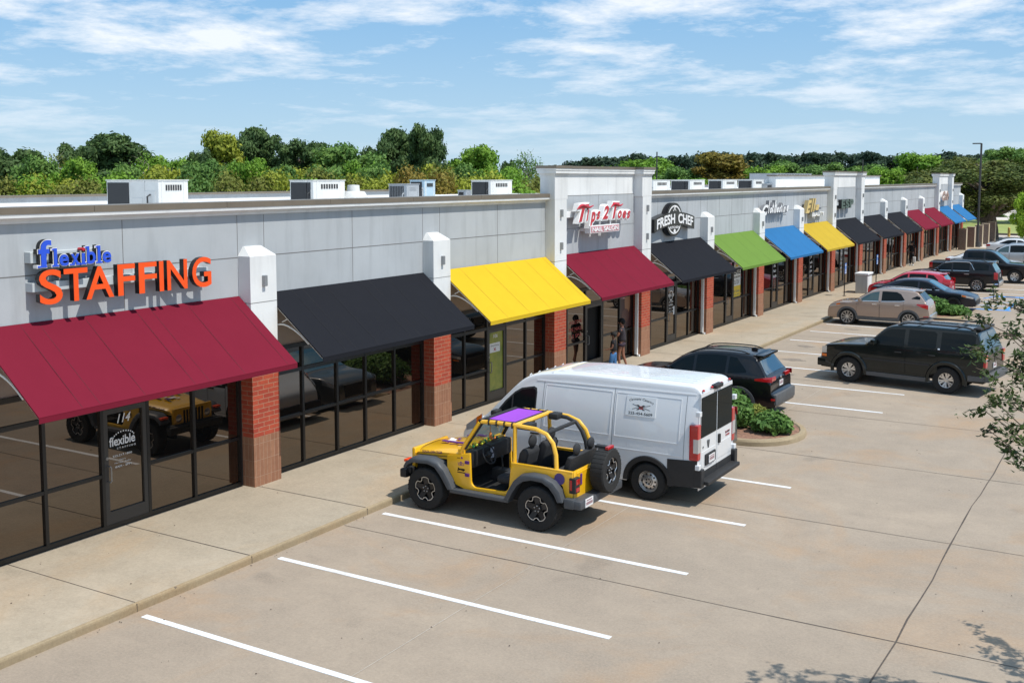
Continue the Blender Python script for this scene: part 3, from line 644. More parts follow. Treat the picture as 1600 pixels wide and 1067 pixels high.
g.box(0,.22,30.35-31.3,30.45-31.3,-.05,.05); g.box(0,.22,32.15-31.3,32.25-31.3,-.05,.05); g.build('bracket', M_swhite, parent=s)
# FRESH CHEF
s = sign('emblem_sign', 'black arched FRESH CHEF KITCHEN sign with white oval ring', 37.45, 4.8); ls = (XW,37.45,4.8)
def arch(u): t = (u-37.45)/1.9; return -.22*t*t
g = MB(); n = 24
def band(g, u0, u1, h0, h1, x0, x1, m):
    top = [(u0+(u1-u0)*i/n) for i in range(n+1)]; T = [[(x, u-ls[1], h+arch(u)-ls[2]) for u in top] for x, h in ((x0,h0),(x1,h0),(x1,h1),(x0,h1),(x0,h0))]; g.grid(T, m)
    for u in (u0,u1): g.add([(x0,u-ls[1],h0+arch(u)-ls[2]),(x1,u-ls[1],h0+arch(u)-ls[2]),(x1,u-ls[1],h1+arch(u)-ls[2]),(x0,u-ls[1],h1+arch(u)-ls[2])],[(0,1,2,3)],m)
def oval(g, ry, rz, x0, x1, m, n=36): g.lathe([(x0,1),(x1,1)], (0,0,0), 'x', n, m); k = len(g.v)-2*n; g.v[k:] = [(v[0], v[1]*ry, v[2]*rz) for v in g.v[k:]]
oval(g, .76, .62, .02, .24, 0); band(g, 35.55, 39.35, 4.60, 5.08, XW+.03-ls[0], XW+.27-ls[0], 0)
g.build('cabinet', mat('black_gloss',(.01,.01,.012),.3), parent=s, recalc=True)
g = MB(); disc(g, 0, 0, .66, .53, .243, 0, 40, .90); g.build('ring', M_swhite, parent=s)
g = MB(); wa = lambda u, v: (u, v+arch(u))
text(g,'FRESH',(35.75,37.40,4.66,5.02),loc_fn(*ls,XW+.272),.028,0,.012,warp=wa); text(g,'CHEF',(37.72,39.18,4.66,5.02),loc_fn(*ls,XW+.272),.028,0,.012,warp=wa)
text(g,'KITCHEN',(37.02,37.88,4.47,4.56),loc_fn(*ls,XW+.243),.02,0,.006); text(g,'X',(37.30,37.60,5.12,5.30),loc_fn(*ls,XW+.243),.0,0,.006); disc(g,0,-.42,.10,.07,.252)
g.build('lettering', [M_swhite,M_swhite], parent=s)
# white script sign
s = sign('letter_sign', 'white script letters on the wall above the green and blue awnings', 49.5, 4.9); ls = (XW,49.5,4.9)
for ch, a, b, z0, z1 in (('C',47.5,48.4,4.62,5.12),('l',48.35,48.6,4.72,5.30),('o',48.6,48.95,4.72,4.98),('t',48.95,49.2,4.72,5.2),('h',49.2,49.6,4.72,5.30),('e',49.6,49.95,4.72,4.98),('s',49.95,50.25,4.72,4.98),('t',50.25,50.45,4.72,5.16),('i',50.45,50.6,4.72,5.14),('n',50.6,51.0,4.72,4.98),('g',51.0,51.5,4.45,5.02)):
    g = MB(); text(g, ch, (a,b,z0,z1), loc_fn(*ls, XW+.12), .05, .45, .16); g.build('letter', [M_swhite, mat('grey_return',(.16,.165,.18),.5)], parent=s)
g = MB(); g.box(0,.12,47.6-49.5,51.3-49.5,-.12,-.02); g.build('raceway', mat('dark_raceway',(.12,.13,.15),.5), parent=s)
# gold script sign
s = sign('letter_sign', 'gold script letters over a row of small white block letters', 56.0, 4.8); ls = (XW,56,4.8)
for ch, a, b, z0, z1 in (('E',54.3,55.3,4.55,5.2),('l',55.2,55.7,4.6,5.28),('l',55.6,56.1,4.6,5.28),('a',56.0,56.7,4.66,4.95)):
    g = MB(); text(g, ch, (a,b,z0,z1), loc_fn(*ls, XW+.12), .04, .5, .2); g.build('letter', [mat('gold_face',(.66,.48,.16),.35), mat('gold_return',(.30,.24,.12),.4)], parent=s)
g = MB(); text(g,'BEAUTY',(55.7,58.0,4.34,4.56),loc_fn(*ls,XW+.12),.04,0,.12); g.build('block_letters', [M_swhite,M_race], parent=s)
g = MB(); g.box(0,.12,54.0-56,57.8-56,-.12,-.02); g.build('raceway', mat('dark_raceway',(.12,.13,.15),.5), parent=s)
s = sign('letter_sign', 'dark green ESP block letters on the middle tower', 62.6, 4.9); ls = (XW,62.6,4.9)
for ch, a, b in (('E',61.25,62.05),('S',62.15,63.0),('P',63.1,63.95)):
    g = MB(); text(g, ch, (a,b,4.62,5.12), loc_fn(*ls, XW+.12), .06, 0, .2); g.build('letter', [mat('dark_green_face',(.05,.085,.07),.4), M_ret], parent=s)
g = MB(); g.box(0,.14,60.7-62.6,64-62.6,-.10,.06); g.build('raceway', M_race, parent=s)
s = sign('letter_sign', 'pale brown winged script sign on the far tower', 94.2, 4.9); ls = (XW,94.2,4.9)
g = MB(); text(g,'Cafe',(92.6,95.8,4.45,5.25),loc_fn(*ls,XW+.15),.08,.4,.2); g.build('letter', [mat('brown_face',(.36,.24,.20),.5), mat('pale_back',(.62,.58,.56),.5)], parent=s)
g = MB(); g.box(0,.15,92.7-94.2,95.6-94.2,-.15,.12); g.build('raceway', M_race, parent=s)
# ------------------------------------------------------------------ rooftop units
M_unit = mat('unit_white', (.62,.62,.60), .6, var=.12, vscale=1.2); M_unit2 = mat('unit_grey', (.33,.35,.37), .6, var=.1, vscale=1.5); M_coil = mat('dark_coil', (.028,.029,.031), .7); M_blueg = mat('unit_blue_grey', (.36,.48,.56), .6)
def unit(label, x, y0, y1, zt, dx=1.3, style=0, zb=5.42, name='rooftop_unit'):
    t = thing(name, label, 'rooftop unit', (x, (y0+y1)/2, zb), group='units standing on the flat roof'); h = zt-zb; w = (y1-y0)/2
    g = MB(); g.bevbox(-dx, 0, -w, w, .06, h, .015); g.box(-dx-.03,.03,-w-.03,w+.03,h,h+.025); m = {0:M_unit,1:M_unit2,2:M_unit,3:M_blueg}[style]; b = g.build('cabinet', m, parent=t)
    g = MB(); g.box(-dx*.95,-.05,-w*.95,w*.95,0,.07); g.build('curb', M_unit2, parent=t)
    if style in (0,2):
        a, c = (-w*.92,-w*.36) if style == 0 else (-w*.9,w*.05); g = MB(); g.box(0,.008,a,c,.12,h-.06)
        g.build('coil_grille', M_coil, parent=t)
        g = MB(); g.box(0,.012,w*.16,w*.20,.08,h-.02); g.box(0,.02,w*.45,w*.85,.10,.30) if style == 0 else g.box(0,.015,w*.4,w*.8,h*.5,h*.8); g.box(0,.01,-w*.2,w*.1,h*.55,h*.57)
        g.box(-dx*.75,-dx*.25,-w-.012,-w,.15,h*.8)
        g.build('access_panel', M_unit, parent=t)
    if style == 1:
        g = MB(); n = 12
        for i in range(n): yy = -w*.92+w*1.84*i/n; g.box(0,.02,yy,yy+w*.10,.1,h-.06)
        g.build('coil_grille', M_coil, parent=t)
    return t
def col(u, x):   # where the bearing of picture column u (1600 px frame) meets the plane x = const
    k = (u-800)/1692.0; CA_, SA_ = math.cos(R(31.064)), math.sin(R(31.064)); F_ = Vector((-SA_, CA_))*math.cos(R(5.52)); R_ = Vector((CA_, SA_)); d = F_+R_*k; return d*(x/d.x)
def unit3(label, uL, uC, uR, zt, x=-21.0, style=0):
    p = col(uC, x); y1 = col(uR, x).y; k = (uL-800)/1692.0; CA_, SA_ = math.cos(R(31.064)), math.sin(R(31.064)); d = Vector((-SA_, CA_))*math.cos(R(5.52))+Vector((CA_, SA_))*k; x0 = d.x*(p.y/d.y); h = zt-5.42; dx = x-x0; w = y1-p.y
    t = thing('rooftop_unit', label, 'rooftop unit', (x, p.y, 5.42), group='units standing on the flat roof')
    g = MB(); g.bevbox(-dx,0,0,w,.06,h,.012); g.box(-dx-.02,.02,-.02,w+.02,h,h+.022); g.build('cabinet', {0:M_unit,1:M_unit2,3:M_blueg}[style], parent=t)
    g = MB(); g.box(-dx+.05,-.05,.05,w-.05,0,.07); g.build('curb', M_unit2, parent=t)
    g = MB(); a = -dx+.04; b = (-dx*.56) if style == 0 and dx > 1.2 else -.10
    if style == 1:
        n = 9
        for i in range(n): xx = a+(b-a)*i/n; g.box(xx, xx+(b-a)/n*.6, -.012, 0, .1, h-.05)
    else: g.box(a, b, -.012, 0, .10, h-.05)
    g.build('coil_grille', M_coil, parent=t)
    g = MB(); g.box(-dx*.50,-dx*.30,-.008,0,.12,h*.5); g.box(-dx*.26,-dx*.06,-.008,0,.2,h*.7); g.box(0,.008,w*.10,w*.16,.08,h-.02); g.box(0,.008,w*.84,w*.88,.08,h-.02); g.box(0,.05,w*.3,w*.62,.08,.26); g.box(-dx*.28,-dx*.26,-.012,0,.1,h); g.build('access_panel', M_unit if style != 1 else M_unit2, parent=t)
    g = MB(); n = 7
    for i in range(n): g.box(.0,.014,w*(.24+.08*i),w*(.24+.08*i)+w*.045,h*.72,h*.88)
    g.tube([(-dx*.15,-.02,.1),(-dx*.15,-.10,.12),(-dx*.15,-.10,h*.55),(-dx*.15,-.01,h*.6)],.022,6)
    g.build('louvres', M_coil if style != 1 else M_unit2, parent=t)
    return t
unit3('large white rooftop unit with dark coil end nearest the staffing sign',172,252,298,6.27)
unit3('white rooftop unit with louvred top above the black awning',456,492,541,6.255)
unit3('low white exhaust unit left of the squat fan',541,549,561,5.80)
unit3('dark louvred condenser beside the blue grey one',609,637,656,6.12,style=1)
unit3('blue grey condenser behind the dark louvred one',642,664,681,6.24,-23.0,3)
unit3('white rooftop unit with grey end beside the first tower',737,767,800,6.235)
unit3('small dark condenser at the foot of the unit beside the tower',716,729,737,5.90,-20.5,1)
def fan(label, x, y, r, zt):
    t = thing('exhaust_fan', label, 'exhaust fan', (x, y, 5.42), group='mushroom fans on the roof'); h = zt-5.42
    g = MB(); g.lathe([(0,r*.6),(h*.35,r*.6),(h*.38,r),(h*.5,r*1.02),(h*.72,r*.8),(h*.74,r*.45),(h,r*.42),(h+.01,.01)], (0,0,0), 'z', 20); g.build('housing', M_unit, parent=t, smooth=True)
    g = MB(); g.box(-r*.7,r*.7,-r*.7,r*.7,-.0,h*.12); g.build('curb', M_unit2, parent=t)
fan('white mushroom exhaust fan above the black awning', -21, 25.6, .42, 6.12); fan('silver exhaust fan by the large grey unit near the middle tower', -19.5, 61.3, .8, 6.25)
for i, (a, b, c) in enumerate(((1006,1019,1045),(1046,1076,1098.5),(1104,1127,1149),(1150,1174,1190))):
    unit3(['white box unit just right of the first tower','second white box unit from the first tower, with a dark coil side','grey and white unit with a round port, third from the first tower','fourth box unit from the first tower, before the low dark ones'][i], a, b, c, 6.22, -19.5)
unit('low dark condenser before the silver fan', -19.2, 59.6, 60.4, 5.98, .8, 1); unit('low dark condenser right beside the silver fan', -19.2, 62.2, 63.1, 5.96, .8, 1)
unit('tall grey louvred rooftop unit rising behind the silver fan', -24, 76.6, 85.5, 6.62, 2.0, 1)
# ------------------------------------------------------------------ vehicles (front points to local -x, origin on the ground under the middle)
def paint(name, col, rough=.28, metal=0.0, flake=0):
    m = mat(name, col, rough=rough, metal=metal, spec=.5 if max(col) > .05 else .2, coat=1.0 if max(col) > .05 else .55); t, b, l = tree_of(m); tcn = nn(t,'ShaderNodeTexCoord')
    # thin road dust low on the panels
    c = mixc(t, ramp(t, noise(t, tcn.outputs['Object'], 2.2, 5, .65), .45, .8, (0,0,0), (.025,)*3), col, (.30,.26,.22)); l.new(c, b.inputs['Base Color']); return m
M_tyre = mat('tyre_rubber', (.014,.014,.014), .85, var=.3, vscale=10, bump=.4, bscale=50)
M_plast = mat('black_plastic', (.018,.018,.019), .65, var=.2, vscale=6)
M_plast2 = mat('grey_plastic', (.085,.088,.092), .65, var=.15, vscale=5)
M_silver = mat('alloy_silver', (.62,.62,.62), .28, metal=.85); M_dark = mat('alloy_dark', (.02,.02,.022), .35, metal=.3); M_chrome = mat('chrome', (.75,.75,.75), .12, metal=1)
M_rlamp = mat('red_lamp', (.42,.008,.01), .12, coat=.6); M_flamp = mat('clear_lamp', (.55,.57,.60), .08, metal=.5, coat=1); M_alamp = mat('amber_lamp', (.75,.16,.01), .15, coat=.6)
M_plate = mat('plate_white', (.70,.70,.70), .5); M_under = mat('underbody', (.01,.01,.01), .95); M_seat = mat('seat_cloth', (.022,.023,.026), .85, var=.2, vscale=8); M_gap = mat('panel_gap', (.004,.004,.004), .9)
M_pink = mat('plate_ink', (.25,.10,.12), .6)
def wheel(parent, x, y, r, wdt, side, style, rimr=.66, n=30):
    # side=-1: outer face to -y ; +1: outer face to +y
    g = MB(); s = side; h = wdt/2
    pr = [(-h*.8, r*rimr*.9),(-h, r*rimr),(-h, r*.93),(-h*.82, r*.99),(-h*.4,r),(h*.4,r),(h*.82,r*.99),(h,r*.93),(h,r*rimr),(h*.8,r*rimr*.97)]
    g.lathe([(o*s, q) for o, q in pr], (0,0,0), 'y', n, caps=False)
    if r > .36:
        for i in range(n*2):
            a = 2*math.pi*i/(n*2); c, q = math.cos(a), math.sin(a)
            if i % 2: 
                g.box(0,0,0,0,0,0) if False else None
                a2 = a+.05; R0, R1 = r*.985, r*1.006
                g.add([(R0*c,-h*.95,R0*q),(R0*math.cos(a2),-h*.95,R0*math.sin(a2)),(R0*math.cos(a2),h*.95,R0*math.sin(a2)),(R0*c,h*.95,R0*q),(R1*c,-h*.8,R1*q),(R1*math.cos(a2),-h*.8,R1*math.sin(a2)),(R1*math.cos(a2),h*.8,R1*math.sin(a2)),(R1*c,h*.8,R1*q)],[(4,5,6,7),(0,1,5,4),(2,3,7,6),(0,4,7,3),(1,2,6,5)])
    W = bpy.data.objects.new('wheel', None); link(W); W.parent = parent; W.location = (x, y, r)
    g.build('tyre', M_tyre, parent=W, smooth=True, recalc=True)
    g = MB(); R1 = r*rimr; ym = h*.45*s; yo = h*.80*s
    main = 1 if style in ('tahoe','steel','ten','five','moon') else 0
    if style == 'steel': g.lathe([(ym*.2,R1*1.0),(ym*1.2,R1*.97),(ym*.5,R1*.86),(ym*.75,R1*.8),(ym*1.0,R1*.70),(ym*1.1,R1*.5),(ym*1.2,R1*.42),(ym*1.7,R1*.36),(ym*1.72,R1*.30),(ym*1.3,R1*.28),(ym*1.3,.001)], (0,0,0), 'y', 28, 1, caps=False)
    else: g.lathe([(yo,R1*1.02),(yo*1.02,R1*.95),(yo*.7,R1*.90),(ym*.2,R1*.86),(ym*.1,.001)], (0,0,0), 'y', 28, 0, caps=False); g.lathe([(yo,R1*1.015),(yo*1.04,R1*.98),(yo*1.0,R1*.92)], (0,0,0), 'y', 28, main if style != 'jeep' else 0, caps=False)
    def sp(a, a2, r0, r1, w0, w1, y0, y1, m):
        c, q = math.cos(a), math.sin(a); c2, q2 = math.cos(a2), math.sin(a2)
        P = [(r0*c-w0*q, y0, r0*q+w0*c),(r0*c+w0*q, y0, r0*q-w0*c),(r1*c2+w1*q2, y1, r1*q2-w1*c2),(r1*c2-w1*q2, y1, r1*q2+w1*c2)]
        g.add(P+[(p[0],p[1]-.03*s,p[2]) for p in P],[(0,1,2,3),(0,4,5,1),(1,5,6,2),(2,6,7,3),(3,7,4,0)], m)
    if style == 'tahoe':
        for i in range(6):
            a = 2*math.pi*i/6+.3; sp(a,a+.22,R1*.2,R1*.97,.022,.030,yo*.75,yo,1); sp(a,a-.22,R1*.2,R1*.97,.022,.030,yo*.75,yo,1)
        g.lathe([(0,R1*.26),(yo*.85,R1*.24),(yo*.86,.001)], (0,0,0), 'y', 16, 1)
    elif style == 'ten':
        for i in range(10): a = 2*math.pi*i/10+.1; sp(a,a+.05,R1*.15,R1*.95,.012,.026,yo*.78,yo*.98,1); sp(a,a+.05,R1*.3,R1*.95,.003,.010,yo*.82,yo*1.0,2)
        g.lathe([(0,R1*.18),(yo*.85,R1*.16),(yo*.86,.001)], (0,0,0), 'y', 14, 1)
    elif style == 'five':
        for i in range(5): a = 2*math.pi*i/5+.3; sp(a,a+.12,R1*.15,R1*.95,.03,.022,yo*.78,yo*.98,1); sp(a,a-.12,R1*.15,R1*.95,.03,.022,yo*.78,yo*.98,1)
    elif style == 'moon':
        for i in range(5):
            a = 2*math.pi*i/5+.3
            pts = [(R1*.62*math.cos(a)+R1*.30*math.cos(t)*math.cos(a)-R1*.24*math.sin(t)*math.sin(a), yo*.97, R1*.62*math.sin(a)+R1*.30*math.cos(t)*math.sin(a)+R1*.24*math.sin(t)*math.cos(a)) for t in [2*math.pi*j/14 for j in range(14)]]
            g.tube(pts, .016, 5, 1, closed=True)
        g.lathe([(0,R1*.34),(yo*.9,R1*.32),(yo*.91,.001)], (0,0,0), 'y', 14, 3)
    elif style == 'jeep':
        pts = []
        for i in range(5):
            a = 2*math.pi*i/5+math.pi/2
            for da, rr in ((-.34,.90),(-.16,.93),(0,.94),(.16,.93),(.34,.90),(.44,.74),(.628,.66),(.81,.74)): pts.append((R1*rr*math.cos(a+da), yo*1.02, R1*rr*math.sin(a+da)))
        g.tube(pts, .0095, 5, 1, closed=True)
        for i in range(5): a = 2*math.pi*i/5+math.pi/2; sp(a,a+.06,R1*.15,R1*.92,.05,.05,yo*.6,yo*.95,0)
        g.lathe([(0,R1*.34),(yo*.85,R1*.30),(yo*.86,.001)], (0,0,0), 'y', 14, 0)
        for i in range(5): a = 2*math.pi*i/5+.3; g.ball((R1*.22*math.cos(a), yo*.9, R1*.22*math.sin(a)), .014, 6, 4, 1)
    elif style == 'steel':
        for i in range(10):
            a = 2*math.pi*i/10; cx, cz = R1*.64*math.cos(a), R1*.64*math.sin(a); g.ball((cx, ym*1.12, cz), (.022,.012,.022), 8, 4, 2)
        for i in range(5): a = 2*math.pi*i/5; g.ball((R1*.22*math.cos(a), ym*1.35, R1*.22*math.sin(a)), .020, 6, 4, 2)
    g.build('rim', [M_dark if style in ('jeep','black','ten','moon') else (M_dark if style == 'tahoe' else M_silver), M_silver, M_dark, M_plast2], parent=W, smooth=True, recalc=True)
    return W
class Car:
    def __init__(s, name, label, cat, L_, W_, prof, wb, fo, r, paintm, belt, sill=.26, arch=1.10, tumble=.34, cabx=None, rc=.10, wheels='five', tw=.23, plan=(.13,.10), clad=None, group=None, rimr=.66, pw=(2.4,3.0), gtaper=.05, sup=3.0, boxy=.05):
        s.__dict__.update(locals()); s.L = L_; s.hw = W_/2
        P = []; pts = [Vector(p) for p in prof]; s.cx = L_/2
        for i in range(len(pts)-1):
            a, b = pts[i], pts[i+1]; p0 = pts[i-1] if i else a-(b-a); p3 = pts[i+2] if i+2 < len(pts) else b+(b-a)
            n = max(2, int((b-a).length/.06))
            for j in range(n):
                t = j/n; ta = (b-p0)*.5; tb = (p3-a)*.5; la = (b-a).length
                if ta.length > 0: ta = ta.normalized()*min(ta.length, la*1.0)
                if tb.length > 0: tb = tb.normalized()*min(tb.length, la*1.0)
                h = (2*t**3-3*t*t+1)*a+(t**3-2*t*t+t)*ta+(-2*t**3+3*t*t)*b+(t**3-t*t)*tb; P.append(h)
        P.append(pts[-1]); s.P = P
        m = 0
        for i in range(len(P)): 
            m = max(m, P[i].x); P[i] = Vector((max(P[i].x, m if i else 0), P[i].y))
        s.T = thing(name, label, cat, (0,0,0), 0, group)
        s.xa = [fo, fo+wb]
        s.body()
    def top(s, x):
        P = s.P
        for i in range(len(P)-1):
            if P[i].x <= x <= P[i+1].x and P[i+1].x > P[i].x+1e-6: return P[i].y+(P[i+1].y-P[i].y)*(x-P[i].x)/(P[i+1].x-P[i].x)
        return P[-1].y if x > P[-1].x else P[0].y
    def planw(s, x):
        w = 1.0; f, b = s.plan; xf = 1.0
        if x < xf: w -= f*((xf-x)/xf)**s.pw[0]
        xb = s.L-.9
        if x > xb: w -= b*((x-xb)/.9)**s.pw[1]
        return s.hw*w
    def bel(s, x): b = s.belt; return b[0]+(b[1]-b[0])*min(1,max(0,x/s.L))
    def Y(s, x, z):
        b = s.bel(x); w = s.planw(x)
        if z <= b: 
            t = (b-.12-z)/(b-.12-s.sill+.01); w *= 1-s.boxy*max(0,t)**2.2 - .012*max(0,-t*8)
            return w
        gt = 0
        c0, c1 = s.cabx; 
        if x < c0+.8: gt = s.gtaper*((c0+.8-x)/.8)**2
        if x > c1-.8: gt += s.gtaper*((x-c1+.8)/.8)**2
        return w*(.988-gt*min(1,(z-b)/.3)) - s.tumble*(z-b) - .10*(z-b)**2
    def bot(s, x):
        z = s.sill+.02*(x < s.xa[0]-.4)+.05*(x > s.xa[1]+.4)
        R_ = s.r*s.arch
        for xa in s.xa:
            if abs(x-xa) < R_: z = max(z, s.r*.98+math.sqrt(max(0, R_*R_-(x-xa)**2)))
        return z
    def rcc(s, zt, zb, x): return min(s.rc if zt > s.bel(x)+.12 else .07, (zt-zb)*.45)
    def topz(s, x, zt, y):
        zb = s.bot(x); rc = s.rcc(zt, zb, x); ze = zt-rc; ye = s.Y(x, ze); f = min(1, abs(y)/ye); return ze+rc*(1-f**s.sup)**(1/s.sup)
    def body(s):
        S = []; xs = set()
        P = list(s.P); extra = []
        for xa in s.xa:
            R_ = s.r*s.arch
            for i in range(-13, 14): extra.append(xa+R_*math.sin(math.pi/2*i/13)*1.0)
            extra += [xa-R_-.006, xa+R_+.006]
        st = [(p.x, p.y) for p in P]
        for x in extra: st.append((x, s.top(x)))
        st = sorted([(x, z, i) for i, (x, z) in enumerate(st)], key=lambda q: (round(q[0],5), 0)) if False else None
        # merge: keep the profile order, insert extra stations by x
        seq = [(p.x, p.y) for p in P]
        for x in extra:
            for i in range(len(seq)-1):
                if seq[i][0] < x-1e-4 and seq[i+1][0] > x+1e-4: seq.insert(i+1, (x, s.top(x))); break
        rows = []; ns = 16; nt = 9
        for (x, zt) in seq:
            zb = min(s.bot(x), zt-.02) if s.bot(x) < zt else zt-.03
            rc = s.rcc(zt, zb, x); ze = zt-rc; row = []
            for i in range(ns):
                z = zb+(ze-zb)*i/(ns-1); row.append((x, s.Y(x, z), z))
            ye = s.Y(x, ze)
            for i in range(1, nt+1):
                f = math.cos(math.pi/2*i/nt)**(2/s.sup); h = math.sin(math.pi/2*i/nt)**(2/s.sup); row.append((x, ye*f, ze+rc*h))
            full = [(a, -b, c) for a, b, c in row] + [(a, b, c) for a, b, c in row[-2::-1]]
            rows.append([(a-s.cx, b, c) for a, b, c in full])
        g = MB(); g.grid(rows, 0)
        n = len(rows[0]); g.add(rows[0], [tuple(range(n))]); g.add(rows[-1], [tuple(range(n-1,-1,-1))])
        # floor
        for i in range(len(rows)-1): pass
        b = g.build('body', s.paintm, parent=s.T, smooth=True, recalc=True, weld=True, sharp=45); s.B = b
        g = MB(); g.box(.12-s.cx, s.L-.12-s.cx, -s.hw*.80, s.hw*.80, s.sill+.0, s.sill+.14)
        for xa in s.xa: g.box(xa-s.r*s.arch-s.cx, xa+s.r*s.arch-s.cx, -s.hw*.90+.0, s.hw*.90, s.r, s.r+s.r*s.arch*.985)
        g.build('underbody', M_under, parent=s.T)
        for xa in s.xa:
            for sd in (-1,1): wheel(s.T, xa-s.cx, sd*(s.hw-s.tw/2-.012), s.r, s.tw, sd, s.wheels, s.rimr)
        if s.clad:
            for sd in (-1,1):
                for xa in s.xa:
                    g = MB(); Rr = s.r*s.arch; n = 22; w_ = .075; A = []
                    a0, a1 = -.12, math.pi+.12
                    for j, (dr, off) in enumerate(((-.012,-.03),(-.012,.016),(w_*.6,.022),(w_,.016),(w_+.004,-.004))):
                        row = []
                        for i in range(n+1):
                            t = a0+(a1-a0)*i/n; x = xa+(Rr+dr)*math.cos(t); z = s.r*.98+(Rr+dr)*math.sin(t); z = max(z, s.sill); z=min(z, s.top(x)-.05); row.append((x-s.cx, sd*(s.Y(x,z)+off), z))
                        A.append(row)
                    g.grid(A); g.build('arch_trim', s.clad, parent=s.T, smooth=True, recalc=True)
                g = MB(); x0, x1 = s.xa[0]+s.r*s.arch+.02, s.xa[1]-s.r*s.arch-.02
                s.patch(g, [(x0,s.sill-.01),(x1,s.sill-.01)], [(x0,s.sill+.14),(x1,s.sill+.14)], .018, sd, 10, 3); g.build('sill_trim', s.clad, parent=s.T, smooth=True)
    def patch(s, g, lo, up, off, sd, nx=18, nz=5, m=0, clamp=True):
        def ip(Q, x):
            for i in range(len(Q)-1):
                if Q[i][0] <= x <= Q[i+1][0]: return Q[i][1]+(Q[i+1][1]-Q[i][1])*(x-Q[i][0])/max(1e-6,(Q[i+1][0]-Q[i][0]))
            return Q[0][1] if x < Q[0][0] else Q[-1][1]
        x0, x1 = lo[0][0], lo[-1][0]; A = []
        xs = sorted(set([x0+(x1-x0)*i/nx for i in range(nx+1)]+[q[0] for q in lo+up if x0 <= q[0] <= x1]))
        for x in xs:
            zl, zu = ip(lo, x), ip(up, x)
            if clamp: zu = min(zu, s.top(x)-s.rc-.012)
            zu = max(zu, zl+.004); A.append([(x-s.cx, sd*(s.Y(x, zl+(zu-zl)*j/nz)+off), zl+(zu-zl)*j/nz) for j in range(nz+1)])
        g.grid(A, m, flip=(sd > 0))
        # rim going into the body
        rim = [r[0] for r in A]+A[-1][1:]+[r[-1] for r in A[::-1]][1:]+A[0][::-1][1:]
        inn = [(p[0], p[1]-sd*(off+.006), p[2]) for p in rim]; g.grid([rim, inn], m)
        return g
    def glass(s, lo, up, name='side_window', m=None, trim=None):
        for sd in (-1, 1):
            g = MB(); s.patch(g, lo, up, .006, sd); o = g.build(name, m or M_cglass, parent=s.T, smooth=True)
            if trim:
                g = MB(); s.patch(g, [(x,z-.022) for x,z in lo], [(x,z) for x,z in lo], .010, sd, 18, 1, clamp=False); g.build('window_trim', trim, parent=s.T, smooth=True)
    def tops(s, xa, za, xb, zb_, f0, f1, off, g, m=0, n=8, k=10, pw=1):
        # patch on the top/front/rear surface between profile points nearest (xa,za) and (xb,zb_)
        def near(x, z): return min(range(len(s.P)), key=lambda i: (s.P[i].x-x)**2+(s.P[i].y-z)**2)
        i0, i1 = near(xa, za), near(xb, zb_); A = []
        if not isinstance(f0, tuple): f0 = (f0, f0)
        if not isinstance(f1, tuple): f1 = (f1, f1)
        for i in range(i0, i1+1):
            p = s.P[i]; q0 = s.P[max(0,i-1)]; q1 = s.P[min(len(s.P)-1,i+1)]; d = (q1-q0).normalized(); nr = Vector((-d.y, d.x)); t = (i-i0)/max(1,i1-i0)
            zb = min(s.bot(p.x), p.y-.02); rc = s.rcc(p.y, zb, p.x); ye = s.Y(p.x, p.y-rc); row = []
            a, b = f0[0]+(f0[1]-f0[0])*t, f1[0]+(f1[1]-f1[0])*t
            for j in range(k+1):
                y = ye*(a+(b-a)*j/k); f = min(.999, abs(y)/ye); z = p.y-rc+rc*(1-f**s.sup)**(1/s.sup); row.append((p.x+nr.x*off-s.cx, y, z+nr.y*off))
            A.append(row)
        g.grid(A, m)
        rim = A[0]+[r[-1] for r in A[1:]]+A[-1][::-1][1:]+[r[0] for r in A[::-1]][1:]; c = Vector((0,0,0))
        inn = [(p[0]*.999, p[1]*.995, p[2]-.012) for p in rim]; g.grid([rim, inn], m); return g
    def screen(s, xa, za, xb, zb_, f, name='windshield', m=None):
        g = MB(); s.tops(xa, za, xb, zb_, (-f[0],-f[1]), (f[0],f[1]), .006, g); return g.build(name, m or M_cglass, parent=s.T, smooth=True)
    def door(s, lo, up):
        for sd in (-1, 1):
            g = MB(); s.patch(g, [(x-(.009 if i == 0 else -.009 if i == len(lo)-1 else 0),z-.009) for i,(x,z) in enumerate(lo)], [(x-(.009 if i == 0 else -.009 if i == len(up)-1 else 0),z+.004) for i,(x,z) in enumerate(up)], .0015, sd, m=1, clamp=False)
            s.patch(g, lo, up, .005, sd, m=0, clamp=False); d = g.build('door', [s.paintm, M_gap], parent=s.T, smooth=True)
            yield sd, d
    def handle(s, d, sd, x, z, m, w=.20):
        g = MB(); y = s.Y(x, z); g.bevbox(x-s.cx-w/2, x-s.cx+w/2, sd*y-.035 if sd < 0 else sd*y-.005, sd*y+.005 if sd < 0 else sd*y+.035, z-.017, z+.017, .008); g.build('handle', m, parent=d)
    def mirror(s, x, z, m, w=.20):
        for sd in (-1, 1):
            y = s.Y(x, z); g = MB(); a, b = (sd*(y-.02), sd*(y+w)); g.bevbox(x-s.cx-.04, x-s.cx+.09, min(a,b)+(.05 if sd > 0 else 0), max(a,b)-(.05 if sd < 0 else 0), z-.02, z+.13, .03); g.box(x-s.cx, x-s.cx+.05, min(a,b), max(a,b), z-.03, z+.01); g.build('mirror', m, parent=s.T, smooth=True)
    def lamp(s, name, lo, up, m, off=.008, sides=(-1,1)):
        for sd in sides: g = MB(); s.patch(g, lo, up, off, sd, 8, 4, clamp=False); g.build(name, m, parent=s.T, smooth=True)
    def rearbox(s, name, y0, y1, z0, z1, m, t=.03, x=None, b=.01):
        # a box laid on the rear face at height z
        xr = x if x is not None else max(p.x for p in s.P if p.y >= z0-.02) ; g = MB(); g.bevbox(xr-s.cx-.05, xr-s.cx+t, y0, y1, z0, z1, b); return g.build(name, m, parent=s.T)
